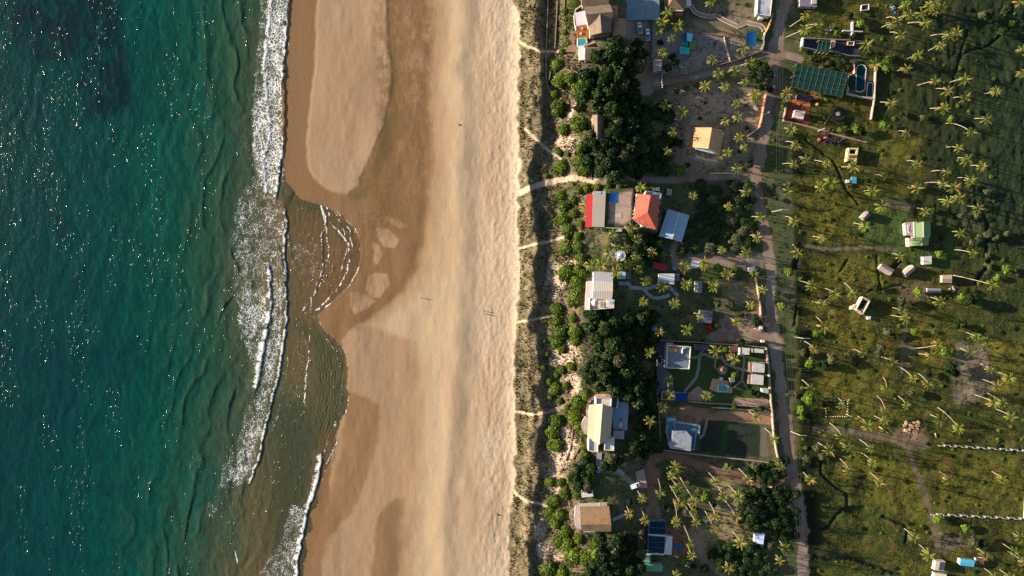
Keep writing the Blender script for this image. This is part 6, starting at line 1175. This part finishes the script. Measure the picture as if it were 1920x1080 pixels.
def tree(px, py, rpx, meshes, name="broadleaf_tree", desc=None, label=None, group=None, hr=1.35, cat="tree"):
    rr = _leaf_rnd; r = rpx * S * 1.05; hr = hr * (.62 if (1200 < px < 1260 and 190 < py < 330) else 1); zg = G(px, py)[2]; x, y, _z = W(px, py, zg + r * hr * .6); z = ground_h(x, y); ro = empty(name, (x, y, z), label, cat, group)
    if name != "shrub":
        t2 = bpy.data.objects.new("trunk", TRUNK_ME); C.objects.link(t2); t2.parent = ro; t2.scale = (r, r, r * hr); t2.rotation_euler[2] = rr.uniform(0, 6)
    else:
        t2 = bpy.data.objects.new("stem", TRUNK_ME); C.objects.link(t2); t2.parent = ro; t2.scale = (r * .7, r * .7, r * hr * .6)
    c = bpy.data.objects.new("crown" if name != "shrub" else "foliage", rr.choice(meshes)); C.objects.link(c); c.parent = ro
    lift = r * hr * .42 if name != "shrub" else -.1; c.location = (0, 0, lift); c.scale = (r * rr.uniform(.92, 1.1), r * rr.uniform(.92, 1.1), r * hr * (.85 if name != "shrub" else 1)); c.rotation_euler = (rr.uniform(-.1, .1), rr.uniform(-.1, .1), rr.uniform(0, 6.28))
    if desc: TR_ITEMS.append((ro, px, py, desc))
    return ro
SHRUBS = """1047 203 17;1057 242 12;1053 313 14;1050 286 7;1065 289 6;1086 301 12;1086 232 18;1100 250 14;1050 152 16;1044 120 12;1068 146 14;1086 170 16;1098 150 14;1040 175 9;1064 80 9;1058 60 6;1062 36 5;1055 96 7;1060 20 7;1078 6 8;1092 277 12;1098 318 14
1052 366 11;1060 385 14;1057 410 15;1066 432 14;1076 400 9;1086 356 9;1100 352 9;1120 350 8;1140 350 8;1160 352 8;1176 351 6;1076 375 9;1084 442 9;1090 420 8
1062 466 15;1084 462 11;1090 484 12;1062 510 17;1080 530 15;1084 505 11;1092 512 9;1078 560 17;1086 540 12;1047 582 13;1044 604 14;1052 622 15;1045 642 13;1056 655 9;1074 596 10;1080 622 14
1080 640 11;1053 693 9;1072 688 9;1044 702 8;1030 715 9;1042 730 12;1062 724 8;1085 755 13;1098 742 9;1078 780 15;1086 798 11;1095 812 9;1064 768 8;1044 790 14;1038 812 16;1046 835 15;1034 838 9;1095 838 8;1100 856 9;1106 870 10
1030 905 11;1052 905 9;1060 925 12;1040 940 13;1030 960 11;1050 966 13;1042 984 12;1070 900 9;1085 885 12;1098 898 12;1082 925 11;1062 1000 12;1050 1016 12;1066 1022 13;1086 1012 11;1078 1044 16;1100 1046 15;1030 1072 17;1055 1078 14;1120 1040 15;1118 1020 11;1240 360 6;1224 352 6;1262 353 5;1290 350 6
1015 160 5;1021 640 5;1026 665 5;1018 690 6;1032 745 7;1050 752 7;1024 330 5"""
for tok in SHRUBS.replace("\n", ";").split(";"):
    a, b_, c = map(float, tok.split()); tree(a, b_, c * 1.24, SHRUBC, "shrub", ("big rounded green shrub" if c > 13 else "mid-sized green shrub" if c > 8.5 else "small green shrub"), hr=.72 if c > 9 else .8, cat="shrub")
FIELD = """1642 540;1700 10 9 g;1630 100 9;1660 130 8 g;1665 112 9 g;1782 224 8 g;1604 240 10 g;1618 250 8;1590 30 10;1612 45 9 g;1600 70 8;1568 62 6 g;1690 565 10 d;1720 548 9 g;1812 562 14;1803 558 9 g;1810 545 8;1664 622 9 d;1674 630 7;1650 650 10 d;1645 662 9 d;1557 672 12 d;1545 685 9;1505 660 9 d;1512 665 7;1518 680 9 g;1590 665 7 d;1477 740 6 d;1492 738 6 d;1516 748 12 g;1500 768 9 g;1490 775 7;1502 782 8 g;1505 790 7;1792 610 9;1714 622 8 g;1780 690 14;1790 700 9;1706 736 9 d;1770 660 9 g;1740 700 8;1500 695 7 g;1490 620 8 g;1465 575 9 g;1458 550 6;1478 510 9 g;1478 345 9 d;1450 350 7;1453 372 6;1405 310 9;1273 320 11 g;1269 268 11;1290 310 6
1470 195 7 g;1451 262 6 d;1400 240 6;1542 128 8 d;1520 112 7 d;1528 105 5;1502 93 5 g;1380 505 9 g;1345 504 12 g;1356 516 9;1345 570 9 d;1372 570 9 d;1342 612 8 d;1420 605 10;1415 595 8;1390 590 7 d;1390 642 9;1360 655 7 g;1376 702 9 g;1370 720 7;1408 735 9;1420 740 8;1335 770 6 g;1376 762 6 g;1428 766 7;1700 985 0;1757 973 9 g;1765 1000 7 d;1822 1015 12 d;1842 1018 10;1810 990 8 g;1835 1025 8 g;1545 760 6;1530 840 9 d;1540 855 8 d;1512 860 8 d;1508 870 6;1870 290 0;1815 350 8 d;1850 360 8 d;1830 405 7 d;1850 440 9 d;1866 445 9 d;1885 440 8 d;1835 445 7 d;1820 455 6 d;1850 480 7 d;1855 500 7 d;1870 520 8 g;1885 505 9 g;1760 476 8 g;1755 460 7 d;1748 395 6 g;1800 405 7 d;1575 245 7 g;1655 235 9 g;1730 222 7 d;1690 215 7;1590 585 0;1530 625 7 g;1500 520 7 g;1460 245 0;1745 100 0;1855 25 9;1885 20 12;1878 60 10;1898 45 9;1840 30 10 d;1895 190 0;1220 460 11;1230 445 8;1245 478 8 g;1215 480 10;1196 470 7 g;1280 470 10;1278 455 8;1232 492 7;1206 497 8;1180 478 6;1310 515 0;1455 150 0;1288 930 9;1310 920 8 d;1322 930 10 g;1336 945 8;1290 905 8 d;1285 958 7 d;1253 955 7 d;1247 952 6;1180 940 7;1226 900 0;1280 1050 9 g;1320 1065 10;1300 1060 8;1310 980 7;1165 370 0;1237 80 7;1235 130 7;1252 128 9;1256 112 9;1268 118 9;1262 105 7;1325 165 7 d;1286 165 8 d;1305 160 7 d;1270 170 7 d;1418 152 6;1387 100 6;1420 75 5 g;1436 90 5"""
for tok in FIELD.replace("\n", ";").split(";"):
    q = tok.split(); a, b_ = float(q[0]), float(q[1]); c = float(q[2]) if len(q) > 2 else 8; k_ = q[3] if len(q) > 3 else ""
    if c <= 0: continue
    tree(a, b_, c, {"g": GREENC, "d": DULLC}.get(k_, TREEC), "broadleaf_tree" if c >= 9 else "bush", {"g": "bright green leafy tree", "d": "dull grey green tree"}.get(k_, "dark green leafy tree") if c >= 9 else {"g": "bright green bush", "d": "dull grey green bush"}.get(k_, "dark green bush"), hr=1.45 if c >= 9 and a > 1440 else 1.1)
# dense belts: nothing in the photo tells their trees apart, so the trees of one belt share a label
def inside(x, y, poly):
    r_ = False
    for a, b_ in zip(poly, poly[1:] + poly[:1]):
        if (a[1] > y) != (b_[1] > y) and x < (b_[0] - a[0]) * (y - a[1]) / (b_[1] - a[1]) + a[0]: r_ = not r_
    return r_
NTH = "first second third fourth fifth sixth seventh eighth ninth tenth eleventh twelfth thirteenth fourteenth fifteenth sixteenth".split()
def belt(poly, sp, label, group, rng=(10, 15), avoid=(), hr=1.3, meshes=None):
    sp *= 1.16; rng = (rng[0] * 1.06, rng[1] * 1.08); rr = _leaf_rnd; got = []; ros = []; x0, x1 = min(p[0] for p in poly), max(p[0] for p in poly); y0, y1 = min(p[1] for p in poly), max(p[1] for p in poly)
    for _ in range(3000):
        x, y = rr.uniform(x0, x1), rr.uniform(y0, y1)
        if inside(x, y, poly) and all((x - a) ** 2 + (y - b_) ** 2 > sp * sp for a, b_ in got) and not any(a - 5 < x < c + 5 and b_ - 5 < y < d + 5 for a, b_, c, d in avoid):
            got.append((x, y)); ros.append((y, x, tree(x, y, rr.uniform(*rng), meshes or (TREEC if rr.random() > .12 else DULLC), "broadleaf_tree", None, label, group, hr=hr * rr.uniform(.85, 1.2))))
    rows = {}
    for y, x, ro in ros: rows.setdefault(int((y - y0) // 22), []).append((x, ro))
    for i, k_ in enumerate(sorted(rows)):
        v_ = sorted(rows[k_], key=lambda t2: t2[0])
        for j, (x, ro) in enumerate(v_): ro["label"] = "%s, %s from left in its %s row" % (label, NTH[min(j, 15)], NTH[min(i, 15)])
    return len(got)
nb = 0
nb += belt([(1128, 92), (1165, 82), (1200, 85), (1204, 120), (1182, 138), (1194, 170), (1192, 195), (1250, 200), (1252, 322), (1190, 330), (1125, 330), (1098, 300), (1094, 270), (1080, 215), (1082, 180), (1090, 140), (1112, 118)], 15.5, "tree of the forest hut belt", "dense tree belt around the forest hut", (12, 17), [(1108, 212, 1138, 263)], 1.6)
nb += belt([(1312, 345), (1405, 342), (1412, 380), (1408, 460), (1372, 472), (1300, 470), (1295, 440), (1296, 400), (1318, 385)], 15.5, "tree of the blue roof grove", "dense grove right of the pale blue roof", (10, 14), [], .62)
nb += belt([(1100, 600), (1120, 588), (1150, 590), (1180, 600), (1222, 590), (1226, 640), (1226, 760), (1228, 840), (1206, 862), (1184, 850), (1186, 760), (1182, 745), (1160, 738), (1115, 732), (1092, 715), (1098, 680), (1112, 650)], 16, "tree of the villa-side strip", "dense strip left of the villa garden", (11, 17), [], 1.45)
nb += belt([(1110, 1006), (1150, 1002), (1200, 1000), (1202, 1090), (1090, 1090), (1100, 1060), (1130, 1050)], 15, "tree of the bottom dune clump", "dense clump at the bottom", (11, 16), [], 1.4)
nb += belt([(1386, 925), (1440, 915), (1492, 925), (1496, 1005), (1440, 1010), (1434, 995), (1400, 985), (1384, 960)], 14, "tree of the lower road grove", "grove left of the lower road", (10, 14), [(1412, 996, 1436, 1022)], 1.0)
nb += belt([(1330, 1030), (1345, 1022), (1410, 1022), (1446, 1020), (1446, 1075), (1370, 1085), (1345, 1065)], 13, "tree of the rounded bottom grove", "rounded grove at the bottom", (9, 13), [], .9)
nb += belt([(1396, 876), (1440, 870), (1474, 858), (1478, 890), (1440, 906), (1405, 895)], 11, "tree of the lawn corner clump", "clump by the lawn plot corner", (7, 10), [], 1.0)
nb += belt([(1402, 118), (1438, 116), (1448, 140), (1444, 170), (1420, 165), (1410, 140)], 12, "tree of the top junction clump", "clump at the top junction", (8, 11), [], .8)
nb += belt([(1528, 112), (1590, 108), (1592, 126), (1540, 120)], 11, "tree above the large green net", "trees above the green net", (6, 9), [], .8)
nb += belt([(1075, 868), (1105, 862), (1116, 884), (1112, 912), (1092, 915), (1078, 905)], 13, "tree of the pump house clump", "clump above the pump house", (9, 13), [], 1.1)
nb += belt([(1128, 862), (1180, 848), (1200, 862), (1160, 872), (1130, 880)], 13, "tree right of the grey boardwalk", "row right of the boardwalk", (8, 12), [], 1.1)
nb += belt([(1150, 528 + 0), (1152, 585), (1100, 590), (1098, 584)], 12, "tree below the striped roof house", "trees below the striped house", (8, 11), [(1094, 505, 1156, 582)], 1.0)
nb += belt([(1180, 442), (1236, 446), (1238, 490), (1216, 500), (1192, 500), (1184, 470)], 13, "tree of the gazebo garden", "garden trees by the gazebo", (7, 10), [], 1.0, GREENC + TREEC)
print("belt trees", nb)
# ================================================================ labels that single each palm, shrub and tree out
LM += [("the turquoise tarp at the dune", 996, 337), ("the timber boardwalk over the dune", 1042, 767), ("the retaining edges on the dune", 1068, 840), ("the parked pale car", 1190, 911), ("the pinkish fork of the reddish lane", 1222, 870), ("the two parked pickups", 1206, 60),
       ("the upper right corner", 1915, 5), ("the burnt scrap heap", 1548, 256), ("the bare earth patch", 1825, 705), ("the sandy field clearing", 1715, 545), ("the upper right dark field", 1790, 175), ("the middle right edge", 1905, 640), ("the black burnt patch", 1690, 493), ("the field track", 1738, 930), ("the left end of the cross lane", 1120, 338),
       ("the sandy palm grove", 1365, 960), ("the bent reddish lane", 1230, 930), ("the lower right corner", 1900, 1065), ("the pole by the plot", 1487, 812), ("the upper road bend", 1450, 130), ("the roadside bend by the plank wall", 1455, 560), ("the black ditch bend", 1560, 920), ("the white scrap clearing", 1700, 375), ("the lane junction gateway", 1428, 628)]
DIRS = ["right of", "lower right of", "below", "lower left of", "left of", "upper left of", "above", "upper right of"]; ORD = ["nearest", "second nearest", "third nearest", "fourth nearest", "fifth nearest", "sixth nearest", "seventh nearest", "eighth nearest", "ninth nearest", "tenth nearest"]
def autolabel(items, cat, group):
    pools = {}
    for ro, px, py, desc in items:
        lm_ = min(LM, key=lambda l_: math.hypot(px - l_[1], py - l_[2])); d = math.hypot(px - lm_[1], py - lm_[2]); k_ = int(round((math.degrees(math.atan2(py - lm_[2], px - lm_[1])) % 360) / 45)) % 8
        pools.setdefault((desc, lm_[0], DIRS[k_]), []).append((d, ro))
    for (desc, l_, dr), v_ in pools.items():
        v_.sort(key=lambda a: a[0])
        for i, (d, ro) in enumerate(v_):
            ro["label"] = "%s %s %s" % (desc, dr, l_) + ("" if len(v_) == 1 else ", " + ORD[min(i, 9)]); ro["category"] = cat; ro["group"] = group
autolabel(PL_ITEMS, "palm tree", "coconut palms"); autolabel([i for i in TR_ITEMS if "shrub" in i[3]], "shrub", "dune shrubs"); autolabel([i for i in TR_ITEMS if "tree" in i[3]], "tree", "scattered leafy trees"); autolabel([i for i in TR_ITEMS if "bush" in i[3]], "bush", "scattered bushes")
# ================================================================ ground cover nobody could count
def tufts(name, n, box, dens, mat, h, w_, label, cat, seed, blades=4):
    rnd = np.random.RandomState(seed); u = rnd.uniform(box[0], box[1], n); v = rnd.uniform(box[2], box[3], n); keep = rnd.uniform(0, 1, n) < dens(u, v); u, v = u[keep], v[keep]
    ii = np.clip(np.searchsorted(xs, u), 1, nx - 1); jj = np.clip(np.searchsorted(ys, v), 1, ny - 1); z = HT[jj, ii]; m_ = len(u); x = (u - 960) * S; y = (540 - v) * S
    mask = (road[jj, ii] < .3) & (spath[jj, ii] < .3) & (ditch[jj, ii] < .3); x, y, z = x[mask], y[mask], z[mask]; m_ = len(x); V_ = []; T_ = []; base_ = rnd.uniform(0, 1, m_)
    for b_ in range(blades):
        a = rnd.uniform(0, 6.28, m_); hh = h * rnd.uniform(.5, 1.3, m_); ww = w_ * rnd.uniform(.5, 1.3, m_); ox, oy = np.cos(a) * ww, np.sin(a) * ww; lx, ly = rnd.normal(0, .35, m_) * hh, rnd.normal(0, .35, m_) * hh
        q = np.stack([np.stack([x - ox, y - oy, z - .1], 1), np.stack([x + ox, y + oy, z - .1], 1), np.stack([x + ox * .6 + lx, y + oy * .6 + ly, z + hh], 1), np.stack([x - ox * .8 + lx, y - oy * .8 + ly, z + hh * .9], 1)], 1)
        V_.append(q.reshape(-1, 3)); T_.append(np.repeat(np.clip(base_ * .7 + rnd.uniform(0, .3, m_), 0, 1), 4))
    V_ = np.concatenate(V_); me = mesh_from(name, V_, np.arange(len(V_)).reshape(-1, 4), [mat], False, {"tone": np.concatenate(T_)}); o = bpy.data.objects.new(name, me); C.objects.link(o); tag(o, label, cat, None, "stuff"); return o
def d_dune(u, v):
    du = interp(v, DUNE); return smooth(0, 4, u - du) * smooth(1130, 1080, u) * (.12 + .88 * smooth(.44, .6, fbm(u / 11, v / 18, 91) * .6 + fbm(u / 3, v / 3, 201, 2) * .4))
tufts("dune_grass", 80000, (955, 1130, -40, 1120), d_dune, dgrass_m, .26, .15, "tufts of dry grass covering the dune strip", "dune grass", 11)
def d_field(u, v): return smooth(1480, 1500, u) * (1 - .85 * smooth(1600, 1700, u) * smooth(520, 330, v)) * (.1 + .9 * smooth(.45, .62, fbm(u / 14, v / 10, 203) * .6 + fbm(u / 3, v / 3, 204, 2) * .4))
tufts("field_grass", 60000, (1478, 1990, -50, 1130), d_field, fgrass_m, .2, .2, "rough grass and weeds over the fields right of the road", "grass", 12)
def d_mid(u, v): return smooth(1130, 1150, u) * smooth(1480, 1440, u) * .55 * smooth(.5, .64, fbm(u / 12, v / 12, 205) * .6 + fbm(u / 3, v / 3, 206, 2) * .4) * (1 - ((u > 1236) & (u < 1440) & (v > 645) & (v < 860)) * 1.0) * (1 - ((u > 1140) & (u < 1190) & (v > 355) & (v < 425)) * 1.0) * (1 - ((u > 1185) & (u < 1440) & (v > 40) & (v < 165)) * .9)
tufts("garden_weeds", 30000, (1130, 1480, -40, 1120), d_mid, fgrass_m, .4, .25, "patchy weeds between the houses left of the road", "weeds", 13)
def undergrowth(name, n, box, dens, meshes, rs, label, seed):
    """low scrub, one object: leaf clumps merged"""
    rnd = np.random.RandomState(seed); V_ = []; T_ = []; src = []
    for me in meshes:
        co = np.empty(len(me.vertices) * 3, np.float32); me.vertices.foreach_get("co", co); tn = np.empty(len(me.vertices), np.float32); me.attributes["tone"].data.foreach_get("value", tn); co = co.reshape(-1, 4, 3); sel = rnd.rand(len(co)) < .13; src.append((co[sel] * 1.0, tn.reshape(-1, 4)[sel]))
    u = rnd.uniform(box[0], box[1], n); v = rnd.uniform(box[2], box[3], n); keep = rnd.rand(n) < dens(u, v); u, v = u[keep], v[keep]
    for a, b_ in zip(u, v):
        i = min(int(np.searchsorted(xs, a)), nx - 1); j = min(int(np.searchsorted(ys, b_)), ny - 1)
        if road[j, i] > .2 or ditch[j, i] > .3 or spath[j, i] > .2: continue
        co, tn = src[rnd.randint(len(src))]; r_ = rnd.uniform(*rs); th = rnd.uniform(0, 6.28); c_, s_ = math.cos(th), math.sin(th); cen = co.mean(1, keepdims=True); q = (cen + (co - cen) * 2.2 / max(1, r_)) ; q = np.stack([q[..., 0] * c_ - q[..., 1] * s_, q[..., 0] * s_ + q[..., 1] * c_, q[..., 2] * .75], -1) * r_
        V_.append((q + np.array([(a - 960) * S, (540 - b_) * S, HT[j, i] - .15])).reshape(-1, 3)); T_.append(tn.ravel() * .6 + rnd.uniform(0, .4))
    V_ = np.concatenate(V_); me = mesh_from(name, V_, np.arange(len(V_)).reshape(-1, 4), [meshes[0].materials[0]], False, {"tone": np.clip(np.concatenate(T_), 0, 1)}); o = bpy.data.objects.new(name, me); C.objects.link(o); tag(o, label, name.replace("_", " "), None, "stuff"); print(name, len(V_) // 4)
undergrowth("field_scrub", 300, (1482, 1960, -30, 1110), lambda u, v: .15 + .85 * smooth(.48, .6, fbm(u / 26, v / 20, 207)), [leafm for leafm in TREEC[:3]], (.5, 1.4), "low scattered scrub growing through the fields right of the road", 21)
undergrowth("weedy_scrub", 520, (1482, 1960, -30, 1110), lambda u, v: .1 + .9 * smooth(.5, .62, fbm(u / 22, v / 22, 208)), SHRUBC[:3], (.5, 1.5), "low yellow green weeds clumped in the fields right of the road", 22)
undergrowth("dune_scrub", 500, (985, 1130, -30, 1110), lambda u, v: .1 + .9 * smooth(.5, .6, fbm(u / 16, v / 22, 209)) * smooth(1000, 1050, u), SHRUBC[:3], (.4, 1.2), "small green scrub scattered on the dune slope", 23)
undergrowth("garden_scrub", 420, (1150, 1440, -30, 1110), lambda u, v: .6 * smooth(.5, .62, fbm(u / 16, v / 16, 210)) * (1 - ((u > 1236) & (u < 1440) & (v > 640) & (v < 862)) * 1.0) * (1 - ((u > 1140) & (u < 1300) & (v > 352) & (v < 460)) * 1.0), TREEC[:3], (.5, 1.3), "low dark scrub between the houses left of the road", 24)
